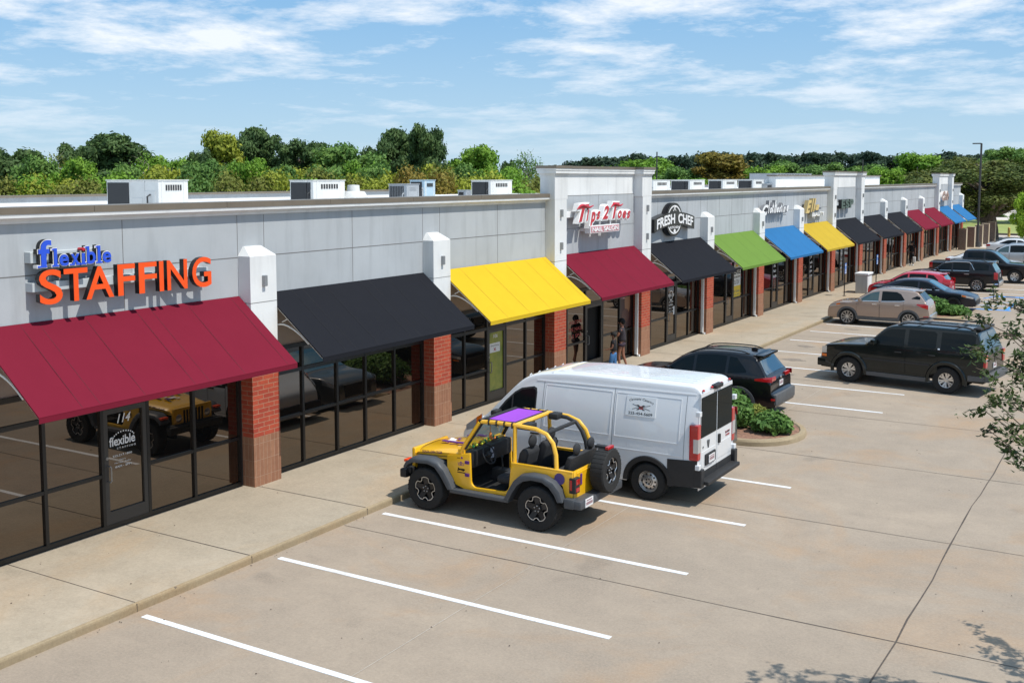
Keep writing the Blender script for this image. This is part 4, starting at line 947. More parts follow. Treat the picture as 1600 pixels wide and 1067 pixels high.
    def plate(s, z, x=None, front=False, y=0, par=None):
        xr = (x if x is not None else s.L); X = xr-s.cx; g = MB(); sg = -1 if front else 1
        a, b = (X, X+.012*sg) if sg > 0 else (X-.012, X); g.box(a, b, y-.155, y+.155, z-.075, z+.075); P_ = g.build('licence_plate', M_plate, parent=s.T)
        g = MB(); 
        for i in range(6): yy = y-.12+.042*i; xx = X+.014*sg; g.box(min(xx,X),max(xx,X),yy,yy+.026,z-.03,z+.03)
        g.box(min(X,X+.013*sg),max(X,X+.013*sg),y-.12,y+.12,z+.045,z+.06); g.build('plate_characters', M_pink, parent=P_)
    def rails(s, x0, x1, m, f=.80, r=.018, h=.05, solid=False):
        for sd in (-1, 1):
            g = MB(); pts = []
            for i in range(15):
                x = x0+(x1-x0)*i/14; zt = s.top(x); y = s.Y(x, zt-s.rc)*f; z = s.topz(x, zt, y)+h*min(1, min(i, 14-i)/1.5)-.005; pts.append((x-s.cx, sd*y, z))
            g.tube(pts, r, 6); g.build('roof_rail', m, parent=s.T, smooth=True)
    def place(s, x, y, rz=0): s.T.location = (x, y, 0); s.T.rotation_euler = (0, 0, rz); return s.T
P_black = paint('black_paint', (.006,.006,.008)); P_green = paint('dark_green_paint', (.006,.0095,.009)); P_rose = paint('rose_beige_paint', (.355,.265,.215), .32, .4); P_navy = paint('blue_black_paint', (.008,.010,.020))
P_red = paint('red_paint', (.50,.008,.03)); P_white = paint('white_paint', (.68,.70,.72), .45); P_silver = paint('silver_paint', (.50,.52,.54), .35, .5); P_grey = paint('grey_paint', (.10,.11,.12), .3, .4)
def suv_rav():
    pr = [(0,.38),(.01,.62),(.10,.86),(.45,.98),(1.25,1.06),(1.95,1.50),(2.45,1.655),(3.2,1.69),(3.9,1.655),(4.02,1.60),(4.30,1.22),(4.42,1.06),(4.48,.98),(4.50,.72),(4.58,.66),(4.60,.40),(4.56,.34)]
    c = Car('black_crossover','black crossover parked nose in beside the planted island, grey lower bumper','car',4.6,1.86,pr,2.69,.93,.355,P_black,(.98,1.08),cabx=(1.3,4.3),clad=M_plast2,wheels='five',rimr=.68,tumble=.38,sup=2.8,plan=(.16,.08),pw=(2.2,4))
    c.glass([(1.45,1.09),(2.30,1.10)],[(1.45,1.10),(1.98,1.44),(2.30,1.54)]); c.glass([(2.38,1.10),(3.22,1.12)],[(2.38,1.56),(2.9,1.58),(3.22,1.565)],'rear_door_window'); c.glass([(3.30,1.13),(3.80,1.19)],[(3.30,1.56),(3.50,1.54),(3.80,1.24)],'quarter_window')
    c.screen(1.27,1.07,1.97,1.50,(.90,.86),m=M_cglass); c.screen(4.04,1.57,4.33,1.17,(.84,.88),'rear_window')
    for lo, up, hx in (([(1.35,.42),(2.33,.40)],[(1.35,1.05),(2.33,1.075)],2.12),([(2.35,.40),(3.22,.42)],[(2.35,1.075),(3.3,1.09)],3.05)):
        for sd, d in c.door(lo, up): c.handle(d, sd, hx, .97, M_chrome)
    c.lamp('tail_lamp',[(4.06,1.00),(4.52,.98)],[(4.06,1.05),(4.3,1.09),(4.52,1.12)],M_rlamp); c.rearbox('tail_lamp',-.80,-.42,.98,1.08,M_rlamp,.015,x=4.47); c.rearbox('tail_lamp',.42,.80,.98,1.08,M_rlamp,.015,x=4.47)
    g = MB(); g.bevbox(4.42-c.cx,4.64-c.cx,-.84,.84,.36,.66,.05); g.build('rear_bumper', M_plast2, parent=c.T, smooth=True)
    c.lamp('reflector',[(4.50,.50),(4.60,.50)],[(4.50,.55),(4.60,.55)],M_rlamp,.02)
    g = MB(); c.tops(3.95,1.64,4.05,1.58,-.86,.86,.05,g); g.bevbox(3.90-c.cx,4.20-c.cx,-.62,.62,1.575,1.635,.015); g.build('spoiler', c.paintm, parent=c.T, smooth=True)
    g = MB(); g.ball((3.75-c.cx,0,1.70),(.10,.03,.05)); g.build('antenna_fin', c.paintm, parent=c.T, smooth=True)
    c.plate(.86,4.49); c.mirror(1.60,1.08,P_black); c.rails(2.1,3.8,M_plast); c.lamp('headlight',[(.06,.72),(.55,.80)],[(.06,.80),(.55,.90)],M_flamp); c.lamp('marker_lamp',[(.12,.66),(.32,.68)],[(.12,.70),(.32,.72)],M_alamp)
    g = MB(); g.box(-c.cx-.01,-c.cx+.1,-.55,.55,.45,.72); g.build('grille', M_plast, parent=c.T); g = MB(); g.ball((4.49-c.cx,0,1.02),(.015,.06,.045)); g.build('badge', M_chrome, parent=c.T, smooth=True)
    return c
suv_rav().place(-10.85,28.45)
def tahoe():
    pr = [(0,.42),(.0,.78),(.05,.98),(.15,1.12),(.6,1.20),(1.38,1.26),(1.50,1.31),(2.02,1.80),(2.3,1.89),(3.0,1.93),(4.55,1.92),(4.68,1.87),(4.90,1.32),(4.95,1.20),(4.96,.72),(4.96,.52),(4.92,.45)]
    c = Car('dark_suv','dark green full size suv crossing the lot with roof rack and chunky tyres','car',5.0,2.0,pr,2.95,.93,.40,P_green,(1.25,1.27),sill=.38,arch=1.20,cabx=(1.4,4.9),clad=None,wheels='tahoe',rimr=.56,tw=.27,tumble=.20,sup=4.5,plan=(.10,.03),pw=(3,5),rc=.08,gtaper=.02,boxy=.03)
    c.glass([(1.58,1.31),(2.62,1.30)],[(1.58,1.32),(2.06,1.72),(2.20,1.77),(2.62,1.79)]); c.glass([(2.74,1.30),(3.50,1.30),(3.56,1.33)],[(2.74,1.80),(3.48,1.80),(3.56,1.75)],'rear_door_window'); c.glass([(3.70,1.28),(4.58,1.30),(4.66,1.34)],[(3.70,1.80),(4.56,1.80),(4.66,1.74)],'quarter_window')
    c.screen(1.48,1.30,2.04,1.80,(.92,.90)); c.screen(4.70,1.83,4.89,1.35,(.90,.92),'rear_window')
    for lo, up, hx in (([(1.52,.50),(2.66,.50)],[(1.52,1.27),(2.66,1.275)],2.46),([(2.69,.50),(3.38,.50),(3.62,.62)],[(2.69,1.275),(3.62,1.275)],3.46)):
        for sd, d in c.door(lo, up): c.handle(d, sd, hx, 1.10, M_plast)
    for sd in (-1,1):
        for xa in c.xa:
            g = MB(); n = 20; Rr = c.r*c.arch; A = []
            for dr, off in ((-.01,-.02),(-.005,.04),(.07,.05),(.10,.02),(.11,-.004)):
                A.append([(xa+(Rr+dr)*math.cos(t)*1.02-c.cx, sd*(c.Y(xa+(Rr+dr)*math.cos(t),c.r+(Rr+dr)*abs(math.sin(t)))+off), c.r*.98+(Rr+dr)*math.sin(t)) for t in [-.15+(math.pi+.3)*i/n for i in range(n+1)]])
            g.grid(A); g.build('arch_flare', P_green, parent=c.T, smooth=True, recalc=True)
        g = MB(); c.patch(g,[(1.48,.30),(3.42,.30)],[(1.48,.42),(3.42,.42)],.04,sd); g.build('running_board', M_plast2, parent=c.T, smooth=True)
        g = MB(); c.patch(g,[(1.40,.78),(3.40,.78)],[(1.40,.84),(3.40,.84)],.014,sd); g.build('side_moulding', M_plast, parent=c.T, smooth=True)
        g = MB(); a, b = sorted((sd*.80, sd*.98)); g.bevbox(4.90-c.cx,4.985-c.cx,a,b,.88,1.25,.012); tl = g.build('tail_lamp', M_rlamp, parent=c.T)
        g = MB(); g.box(4.90-c.cx,4.99-c.cx,a+.004,b+.004 if sd > 0 else b-.004,1.14,1.23); g.build('amber_lens', M_alamp, parent=tl)
        g = MB(); g.box(4.90-c.cx,4.991-c.cx,a+.004,b-.004,1.06,1.13); g.build('reverse_lens', M_flamp, parent=tl)
        c.lamp('headlight',[(.03,.84),(.20,.86)],[(.03,1.04),(.20,1.08)],M_flamp,sides=(sd,)); c.lamp('marker_lamp',[(.03,.74),(.20,.74)],[(.03,.82),(.20,.82)],M_alamp,sides=(sd,))
    c.lamp('side_glass_badge',[(3.62,1.29),(3.68,1.29)],[(3.62,1.33),(3.68,1.33)],M_chrome)
    g = MB(); g.bevbox(4.86-c.cx,5.10-c.cx,-.96,.96,.46,.68,.04); g.build('rear_bumper', M_plast2, parent=c.T, smooth=True)
    g = MB(); g.bevbox(-.12-c.cx,.2-c.cx,-.93,.93,.42,.68,.05); g.build('front_bumper', P_green, parent=c.T, smooth=True)
    g = MB(); g.box(-.02-c.cx,.1-c.cx,-.6,.6,.72,1.0); g.build('grille', M_plast, parent=c.T)
    g = MB(); g.box(4.955-c.cx,4.965-c.cx,-.006,.006,.70,1.15); c.tops(4.70,1.83,4.89,1.35,-.012,.012,.012,g); g.build('cargo_door_gap', M_gap, parent=c.T)
    c.rails(2.35,4.6,M_plast,f=.86,r=.028,h=.075)
    g = MB()
    for x in (2.9,4.0): g.bevbox(x-c.cx-.03,x-c.cx+.03,-.74,.74,1.975,2.00,.008)
    g.build('roof_rack', M_plast2, parent=c.T); g = MB(); g.bevbox(4.52-c.cx,4.74-c.cx,-.7,.7,1.915,1.98,.02); g.build('air_deflector', M_plast, parent=c.T, smooth=True)
    c.mirror(1.72,1.31,P_green,.24); c.lamp('lower_cladding',[(4.50,.46),(4.95,.48)],[(4.50,.62),(4.95,.62)],M_plast2,.02); c.plate(.86,4.965)
    return c
tahoe().place(-6.53,34.72,R(-8.0))
def encore():
    pr = [(0,.36),(.0,.58),(.06,.78),(.18,.90),(.6,1.01),(1.10,1.07),(1.80,1.50),(2.2,1.60),(2.8,1.63),(3.6,1.585),(3.75,1.54),(4.06,1.20),(4.14,1.08),(4.20,.92),(4.24,.70),(4.27,.52),(4.25,.36)]
    c = Car('beige_crossover','rose beige small crossover parked nose in beyond the aisle, silver spoked wheels','car',4.28,1.78,pr,2.555,.88,.345,P_rose,(.98,1.08),cabx=(1.2,4.05),clad=M_plast2,wheels='ten',rimr=.76,tumble=.42,sup=2.6,plan=(.20,.12),pw=(2.0,3),boxy=.07)
    c.glass([(1.22,1.07),(2.18,1.10)],[(1.22,1.08),(1.80,1.42),(2.18,1.50)],m=M_cglass2,trim=M_chrome); c.glass([(2.30,1.10),(3.10,1.14),(3.25,1.17)],[(2.30,1.51),(2.9,1.50),(3.08,1.42),(3.25,1.19)],'rear_door_window',trim=M_chrome)
    c.lamp('quarter_window',[(3.52,1.26),(3.86,1.24)],[(3.52,1.28),(3.72,1.38),(3.86,1.34)],M_cglass)
    c.screen(1.12,1.09,1.80,1.50,(.90,.86)); c.screen(3.78,1.50,4.05,1.21,(.84,.88),'rear_window')
    for lo, up, hx in (([(1.27,.42),(2.22,.40)],[(1.27,1.03),(2.22,1.07)],2.02),([(2.24,.40),(2.98,.42),(3.20,.75)],[(2.24,1.07),(3.20,1.10)],2.96)):
        for sd, d in c.door(lo, up): c.handle(d, sd, hx, .95, M_chrome)
    c.lamp('tail_lamp',[(3.74,1.02),(3.95,.92),(4.20,.84)],[(3.74,1.06),(4.05,1.06),(4.20,1.02)],M_rlamp,.012); c.lamp('headlight',[(.10,.74),(.55,.82)],[(.10,.82),(.55,.93)],M_flamp); c.lamp('marker_lamp',[(.40,.82),(.56,.86)],[(.40,.88),(.56,.93)],M_alamp,.012)
    c.lamp('reflector',[(4.02,.50),(4.22,.50)],[(4.02,.54),(4.22,.55)],M_rlamp,.012)
    g = MB(); g.bevbox(4.10-c.cx,4.31-c.cx,-.74,.74,.36,.60,.05); g.build('rear_bumper', M_silver, parent=c.T, smooth=True)
    c.plate(.82,4.20); c.mirror(1.40,1.07,P_rose); c.rails(1.95,3.6,M_silver,r=.014,h=.03)
    g = MB(); g.bevbox(3.62-c.cx,3.88-c.cx,-.56,.56,1.54,1.585,.014); g.build('spoiler', P_rose, parent=c.T, smooth=True)
    g = MB(); g.box(-c.cx-.01,-c.cx+.1,-.5,.5,.5,.72); g.build('grille', M_plast, parent=c.T)
    return c
encore().place(-10.36,48.35)
def sedan(label, pm, group=None):
    pr = [(0,.34),(.0,.52),(.06,.66),(.25,.76),(.8,.88),(1.35,.95),(2.15,1.36),(2.6,1.43),(3.2,1.42),(3.7,1.33),(4.35,1.06),(4.70,1.04),(4.82,.98),(4.86,.62),(4.88,.45),(4.85,.34)]
    c = Car('sedan',label,'car',4.9,1.84,pr,2.82,.98,.34,pm,(.88,1.0),sill=.22,cabx=(1.4,4.3),wheels='black',rimr=.70,tumble=.46,sup=2.5,plan=(.20,.14),pw=(2.0,2.6),boxy=.07,group=group)
    c.glass([(1.62,.97),(2.55,.98)],[(1.62,.98),(2.2,1.27),(2.55,1.33)],trim=M_chrome); c.glass([(2.63,.98),(3.45,1.0),(3.85,1.03)],[(2.63,1.34),(3.2,1.33),(3.85,1.06)],'rear_door_window',trim=M_chrome)
    c.screen(1.40,.97,2.15,1.36,(.90,.84),m=M_cglass2); c.screen(3.72,1.32,4.30,1.07,(.82,.86),'rear_window')
    for lo, up, hx in (([(1.5,.36),(2.58,.34)],[(1.5,.94),(2.58,.965)],2.38),([(2.60,.34),(3.45,.36)],[(2.60,.965),(3.6,.975)],3.4)):
        for sd, d in c.door(lo, up): c.handle(d, sd, hx, .86, pm)
    c.lamp('headlight',[(.10,.60),(.62,.70)],[(.10,.68),(.62,.80)],M_flamp,.010); c.lamp('marker_lamp',[(.42,.68),(.60,.71)],[(.42,.74),(.60,.78)],M_alamp,.014); c.lamp('tail_lamp',[(4.55,.80),(4.86,.76)],[(4.55,.94),(4.86,.93)],M_rlamp)
    g = MB(); g.bevbox(-.03-c.cx,.12-c.cx,-.66,.66,.30,.52,.04); g.build('grille', M_plast, parent=c.T, smooth=True); c.rearbox('tail_lamp',-.78,.78,.80,.90,M_rlamp,.012,x=4.83); c.mirror(1.85,.97,pm); c.plate(.60,4.87)
    return c
sedan('black sedan backed in behind the second island, nose toward the aisle', P_navy).place(-9.95,55.85,math.pi)
def hatch():
    pr = [(0,.36),(.0,.56),(.08,.76),(.5,.92),(.95,1.0),(1.75,1.44),(2.2,1.53),(2.9,1.53),(3.55,1.46),(3.68,1.42),(3.95,1.10),(4.03,1.0),(4.08,.72),(4.10,.45),(4.08,.36)]
    c = Car('hatchback','red hatchback nose in between the black sedan and the black suv','car',4.12,1.72,pr,2.53,.80,.32,P_red,(.92,1.04),sill=.24,cabx=(1.1,4.0),wheels='five',rimr=.7,tumble=.36,sup=2.7,plan=(.18,.10),pw=(2,3))
    c.glass([(1.15,1.0),(2.0,1.03)],[(1.15,1.01),(1.75,1.36),(2.0,1.41)]); c.glass([(2.08,1.03),(2.9,1.06)],[(2.08,1.42),(2.9,1.42)],'rear_door_window'); c.glass([(2.98,1.07),(3.5,1.12)],[(2.98,1.42),(3.25,1.38),(3.5,1.16)],'quarter_window')
    c.screen(.98,1.02,1.75,1.44,(.90,.86)); c.screen(3.70,1.39,3.95,1.11,(.84,.88),'rear_window',m=M_cglass2); c.lamp('tail_lamp',[(3.72,.98),(4.08,.92)],[(3.72,1.22),(4.08,1.2)],M_rlamp); c.rearbox('tail_lamp',-.74,-.52,.86,1.05,M_rlamp,.012,x=4.04); c.rearbox('tail_lamp',.52,.74,.86,1.05,M_rlamp,.012,x=4.04)
    g = MB(); g.bevbox(3.52-c.cx,3.80-c.cx,-.58,.58,1.42,1.47,.014); g.build('spoiler', P_red, parent=c.T, smooth=True); c.mirror(1.25,1.0,P_red); c.plate(.74,4.08)
    for lo, up, hx in (([(1.15,.40),(2.03,.38)],[(1.15,.97),(2.03,1.0)],1.9),([(2.05,.38),(2.8,.40)],[(2.05,1.0),(2.9,1.02)],2.75)):
        for sd, d in c.door(lo, up): c.handle(d, sd, hx, .9, P_red)
    return c
hatch().place(-11.15,58.9)
def pali():
    pr = [(0,.40),(.0,.70),(.05,.90),(.2,1.00),(.7,1.07),(1.35,1.13),(2.10,1.62),(2.5,1.70),(3.3,1.73),(4.4,1.69),(4.52,1.64),(4.78,1.20),(4.86,1.08),(4.92,.74),(4.96,.62),(4.96,.42),(4.92,.36)]
    c = Car('black_suv','black three row suv with curved silver window trim and big two tone wheels','car',4.98,1.98,pr,2.9,.94,.385,P_black,(1.06,1.14),cabx=(1.4,4.75),clad=P_black,wheels='moon',rimr=.70,tumble=.32,sup=3.2,plan=(.12,.08),pw=(2.6,3.5),tw=.25)
    c.glass([(1.55,1.14),(2.48,1.16)],[(1.55,1.15),(2.12,1.54),(2.48,1.60)],trim=M_chrome); c.glass([(2.56,1.16),(3.42,1.17)],[(2.56,1.61),(3.42,1.61)],'rear_door_window',trim=M_chrome); c.glass([(3.62,1.20),(4.42,1.22)],[(3.62,1.60),(4.2,1.58),(4.42,1.48)],'quarter_window')
    c.screen(1.38,1.15,2.10,1.62,(.90,.86)); c.screen(4.54,1.60,4.78,1.22,(.86,.90),'rear_window',m=M_cglass2)
    for lo, up, hx in (([(1.45,.46),(2.52,.44)],[(1.45,1.11),(2.52,1.13)],2.3),([(2.54,.44),(3.45,.46)],[(2.54,1.13),(3.55,1.15)],3.3)):
        for sd, d in c.door(lo, up): c.handle(d, sd, hx, .98, M_chrome, .24)
    for sd in (-1,1):
        g = MB(); pts = [(2.1,1.575),(2.6,1.635),(3.2,1.64),(3.42,1.62),(3.52,1.50),(3.60,1.35),(3.68,1.22)]; g.tube([(x-c.cx, sd*(c.Y(x,z)+.008), z) for x, z in pts], .02, 6); g.build('roof_line_trim', M_chrome, parent=c.T, smooth=True)
    c.lamp('tail_lamp',[(4.70,.74),(4.90,.72)],[(4.60,1.12),(4.90,1.12)],M_rlamp,.012); c.lamp('side_moulding',[(1.4,.34),(3.4,.34)],[(1.4,.39),(3.4,.39)],M_chrome,.03); c.lamp('rear_side_trim',[(4.35,.42),(4.94,.44)],[(4.35,.47),(4.94,.52)],M_chrome,.02)
    g = MB(); g.bevbox(4.84-c.cx,5.0-c.cx,-.84,.84,.40,.62,.05); g.build('rear_bumper', M_silver, parent=c.T, smooth=True); g = MB(); g.bevbox(4.36-c.cx,4.72-c.cx,-.70,.70,1.64,1.69,.014); g.build('spoiler', P_grey, parent=c.T, smooth=True)
    c.mirror(1.75,1.14,P_black,.24); c.rails(2.2,4.3,M_plast); c.plate(.90,4.90); c.lamp('headlight',[(.04,.74),(.3,.76)],[(.04,.92),(.3,.96)],M_flamp); return c
pali().place(-10.15,65.75)
def pickup():
    pr = [(0,.50),(.0,.86),(.06,1.04),(.5,1.14),(1.35,1.20),(1.45,1.24),(2.15,1.80),(2.6,1.93),(3.6,1.93),(3.85,1.86),(3.98,1.22),(4.02,1.16),(5.6,1.16),(5.80,1.16),(5.84,1.10),(5.86,.62),(5.84,.50)]
    c = Car('pickup_truck','black pickup truck backed in behind the black suv, bed toward the shops','pickup truck',5.9,2.04,pr,3.65,.97,.41,P_black,(1.14,1.16),sill=.42,arch=1.14,cabx=(1.5,4.0),wheels='tahoe',rimr=.6,tw=.28,tumble=.26,sup=4,plan=(.10,.03),pw=(2.6,5),rc=.08,gtaper=.03,clad=P_black)
    c.glass([(1.65,1.21),(2.65,1.22)],[(1.65,1.22),(2.2,1.72),(2.65,1.80)]); c.glass([(2.75,1.22),(3.65,1.24)],[(2.75,1.80),(3.6,1.78),(3.65,1.74)],'rear_door_window')
    c.screen(1.45,1.25,2.15,1.80,(.90,.88),m=M_cglass2); c.screen(3.87,1.80,3.97,1.30,(.80,.84),'rear_window')
    g = MB(); g.box(4.15-c.cx,5.72-c.cx,-.76,.76,1.10,1.166); g.build('bed_liner', M_gap, parent=c.T)
    c.lamp('tail_lamp',[(5.66,.80),(5.86,.80)],[(5.66,1.12),(5.86,1.12)],M_rlamp,.014); c.lamp('headlight',[(.04,.86),(.28,.88)],[(.04,1.02),(.28,1.05)],M_flamp,.014); c.lamp('marker_lamp',[(.30,.90),(.40,.90)],[(.30,.97),(.40,.97)],M_alamp,.012)
    g = MB(); g.bevbox(-.10-c.cx,.12-c.cx,-.98,.98,.46,.72,.04); g.build('front_bumper', P_black, parent=c.T, smooth=True); g = MB(); g.box(-.01-c.cx,.1-c.cx,-.62,.62,.76,1.06); g.build('grille', M_plast, parent=c.T)
    g = MB(); g.bevbox(5.80-c.cx,6.0-c.cx,-.98,.98,.50,.70,.03); g.build('rear_bumper', M_plast, parent=c.T); c.mirror(1.9,1.22,M_chrome,.26)
    for lo, up, hx in (([(1.55,.56),(2.70,.56)],[(1.55,1.19),(2.70,1.20)],2.5),([(2.72,.56),(3.70,.56)],[(2.72,1.20),(3.70,1.21)],3.5)):
        for sd, d in c.door(lo, up): c.handle(d, sd, hx, 1.05, M_plast)
    return c
pickup().place(-9.55,72.1,math.pi)
sedan('white sedan mostly hidden behind the black pickup', P_white).place(-10.15,78.3,math.pi)
def silver(label='silver crossover beyond the black pickup with green tinted side glass', pm=None, cm=None):
    pr = [(0,.38),(.0,.62),(.08,.84),(.5,.99),(1.2,1.06),(1.95,1.52),(2.5,1.68),(3.3,1.70),(4.1,1.66),(4.25,1.6),(4.55,1.20),(4.65,1.05),(4.70,.7),(4.72,.42),(4.70,.34)]
    pm = pm or P_silver; c = Car('crossover',label,'car',4.75,1.88,pr,2.75,.95,.36,pm,(1.0,1.1),cabx=(1.3,4.5),wheels='five',tumble=.36,sup=2.8,plan=(.15,.08))
    c.glass([(1.42,1.09),(2.35,1.10)],[(1.42,1.10),(2.0,1.46),(2.35,1.57)],m=M_cglass2); c.glass([(2.43,1.10),(3.35,1.12)],[(2.43,1.59),(3.35,1.60)],'rear_door_window'); c.glass([(3.43,1.13),(4.2,1.17)],[(3.43,1.60),(3.9,1.57),(4.2,1.36)],'quarter_window')
    c.screen(1.22,1.08,1.97,1.52,(.90,.86),m=M_cglass2); c.screen(4.27,1.57,4.53,1.22,(.86,.9),'rear_window'); c.mirror(1.6,1.08,pm); c.lamp('headlight',[(.04,.72),(.5,.80)],[(.04,.84),(.5,.92)],M_flamp); g = MB(); g.bevbox(-c.cx-.02,-c.cx+.1,-.56,.56,.44,.80,.03); g.build('grille', M_plast, parent=c.T); c.rails(2.2,4.0,M_silver); c.lamp('tail_lamp',[(4.3,.95),(4.7,.92)],[(4.3,1.1),(4.7,1.1)],M_rlamp)
    for lo, up, hx in (([(1.35,.42),(2.38,.42)],[(1.35,1.05),(2.38,1.07)],2.2),([(2.40,.42),(3.3,.42)],[(2.40,1.07),(3.4,1.09)],3.2)):
        for sd, d in c.door(lo, up): c.handle(d, sd, hx, .96, P_silver)
    return c
silver().place(-9.3,84.3)
silver('dark grey crossover between the white van and the planted island, seen in the shop glass', P_grey).place(-10.55,22.85)
sedan('white sedan farthest down the row, seen over the silver crossover', P_white).place(-10.0,96.5,math.pi)
# ------------------------------------------------------------------ white cargo van
def van():
    pr = [(0,.34),(.0,.62),(.06,.86),(.26,1.03),(.54,1.20),(.80,1.40),(1.48,2.08),(1.76,2.24),(2.15,2.32),(2.9,2.36),(5.3,2.355),(5.43,2.33),(5.505,2.25),(5.525,1.4),(5.535,.62),(5.54,.42),(5.51,.36)]
    c = Car('cargo_van','white cargo van with black lower rear corners and a catering magnet on its side','van',5.55,2.04,pr,3.50,1.0,.37,P_white,(1.12,1.12),sill=.34,arch=1.22,tumble=.075,cabx=(.8,5.5),wheels='steel',rimr=.60,tw=.24,sup=5.5,rc=.13,plan=(.20,.030),pw=(2.4,9),gtaper=.0,boxy=.02)
    c.glass([(.96,1.27),(1.16,1.17),(1.90,1.15)],[(.96,1.32),(1.20,1.60),(1.40,1.80),(1.56,1.90),(1.82,1.96),(1.88,1.93),(1.90,1.86)],m=M_cglass)
    c.screen(.84,1.44,1.46,2.06,(.90,.88),m=M_cglass2)
    for sd in (-1,1):
        g = MB(); c.patch(g,[(1.34,1.15),(1.375,1.15)],[(1.34,1.74),(1.375,1.77)],.011,sd,2,4); g.build('window_divider', M_plast, parent=c.T)
        g = MB(); c.patch(g,[(.92,1.25),(1.15,1.13),(1.93,1.11)],[(.92,1.32),(1.18,1.64),(1.40,1.85),(1.55,1.94),(1.84,2.0),(1.91,1.97),(1.93,1.88)],.003,sd); g.build('window_seal', M_plast, parent=c.T)
    for sd, d in c.door([(1.45,.42),(2.04,.42)],[(1.30,1.14),(2.04,1.12)] if False else [(1.45,1.12),(2.04,1.12)]): c.handle(d, sd, 1.94, 1.04, M_plast)
    lines = MB(); li = MB(); M_wsh = mat('van_press_line', (.60,.63,.66), .5)
    for sd in (-1, 1):
        # pressed panels: raised frames round two recessed fields
        for (x0,x1,z0,z1) in ((2.14,3.66,1.22,2.06),(3.76,5.14,1.22,2.06)):
            for (a,b,q,r_) in ((x0,x1,z0-.014,z0),(x0,x1,z1,z1+.010)):
                g = MB(); c.patch(g,[(a,q),(b,q)],[(a,r_),(b,r_)],.007,sd,16,1,clamp=False); g.build('body_crease', P_white, parent=c.T, smooth=True)
            for xx in (x0,x1): g = MB(); c.patch(g,[(xx-.006,z0),(xx+.006,z0)],[(xx-.006,z1),(xx+.006,z1)],.007,sd,1,6,clamp=False); g.build('body_crease', P_white, parent=c.T, smooth=True)
        for xx in (2.08,3.71,5.25): g = MB(); c.patch(g,[(xx-.005,.50),(xx+.005,.50)],[(xx-.005,2.14),(xx+.005,2.14)],.0018,sd,1,10,clamp=False); g.build('body_seam', mat('grey_seam',(.16,.17,.18),.8), parent=c.T)
        g = MB(); c.patch(g,[(2.12,.96),(5.2,.96)],[(2.12,.985),(5.2,.985)],.007,sd,20,1,clamp=False); g.build('body_crease', P_white, parent=c.T, smooth=True)
        g = MB(); c.patch(g,[(1.0,2.02),(5.30,2.085)],[(1.0,2.05),(5.30,2.11)],.010,sd,24,1,clamp=True) if False else c.patch(g,[(1.9,2.12),(5.43,2.17)],[(1.9,2.14),(5.43,2.195)],.010,sd,24,1,clamp=False); g.build('drip_rail', P_white, parent=c.T, smooth=True)
        xa = c.xa[1]; g = MB(); Rr = c.r*c.arch; n = 24; A = []
        for dr, off in ((-.02,-.03),(-.012,.016),(.07,.020),(.085,.004)):
            A.append([(xa+(Rr+dr)*math.cos(t)-c.cx, sd*(c.Y(xa+(Rr+dr)*math.cos(t),c.r+(Rr+dr)*abs(math.sin(t)))+off), max(.36,c.r*.98+(Rr+dr)*math.sin(t))) for t in [-.1+(math.pi+.2)*i/n for i in range(n+1)]])
        g.grid(A); g.build('arch_trim', M_plast, parent=c.T, smooth=True, recalc=True)
        g = MB(); c.patch(g,[(xa+Rr-.03,.37),(5.53,.40)],[(xa+Rr-.03,.90),(5.53,.93)],.014,sd,12,4,clamp=False); g.build('corner_cladding', M_plast, parent=c.T, smooth=True)
        g = MB(); a, b = sorted((sd*.875,sd*1.035)); g.bevbox(5.37-c.cx,5.555-c.cx,a,b,.93,1.62,.02); tl = g.build('tail_lamp', M_rlamp, parent=c.T)
        g = MB(); a, b = sorted((sd*.885,sd*1.042)); g.box(5.46-c.cx,5.560-c.cx,a,b,1.08,1.35); g.build('reverse_lens', M_flamp, parent=tl)
        for z in (1.84,.80): g = MB(); a, b = sorted((sd*.93,sd*1.045)); g.bevbox(5.50-c.cx,5.59-c.cx,a,b,z-.05,z+.05,.012); g.build('hinge', P_white, parent=c.T)
        g = MB(); a, b = sorted((sd*1.0,sd*1.24)); g.bevbox(.98-c.cx,1.14-c.cx,a,b,1.14,1.46,.04); mr = g.build('mirror', M_plast, parent=c.T, smooth=True)
        g = MB(); g.box(1.135-c.cx,1.15-c.cx,a+.03,b-.03,1.19,1.41); g.build('mirror_glass', M_cglass2, parent=mr)
        c.lamp('headlight',[(.14,.86),(.62,1.02)],[(.14,.98),(.62,1.30)],M_flamp,.010,sides=(sd,)); c.lamp('marker_lamp',[(.46,1.0),(.60,1.04)],[(.46,1.20),(.60,1.28)],M_alamp,.016,sides=(sd,))
    g = MB(); c.tops(2.2,2.32,2.26,2.325,-.95,.95,.010,g); g.build('roof_joint', P_white, parent=c.T)
    for f in (-.7,-.45,-.2,.05,.3,.55,.8):
        g = MB(); c.tops(2.9,2.36,5.25,2.355,f-.02,f+.02,.004,g,n=6,k=2); g.build('roof_rib', P_white, parent=c.T, smooth=True)
    g = MB()
    for y in (-.70,-.34,0,.36,.72):
        x, z = 1.74, 2.17
        g.tube([(x-.04-c.cx,y-.045,z-.03),(x-.08-c.cx,y-.040,z+.03),(x-.06-c.cx,y,z+.055),(x-.08-c.cx,y+.040,z+.03),(x-.04-c.cx,y+.045,z-.03)], .010, 5)
    g.build('roof_hook', P_white, parent=c.T, smooth=True)
    X = 5.53-c.cx
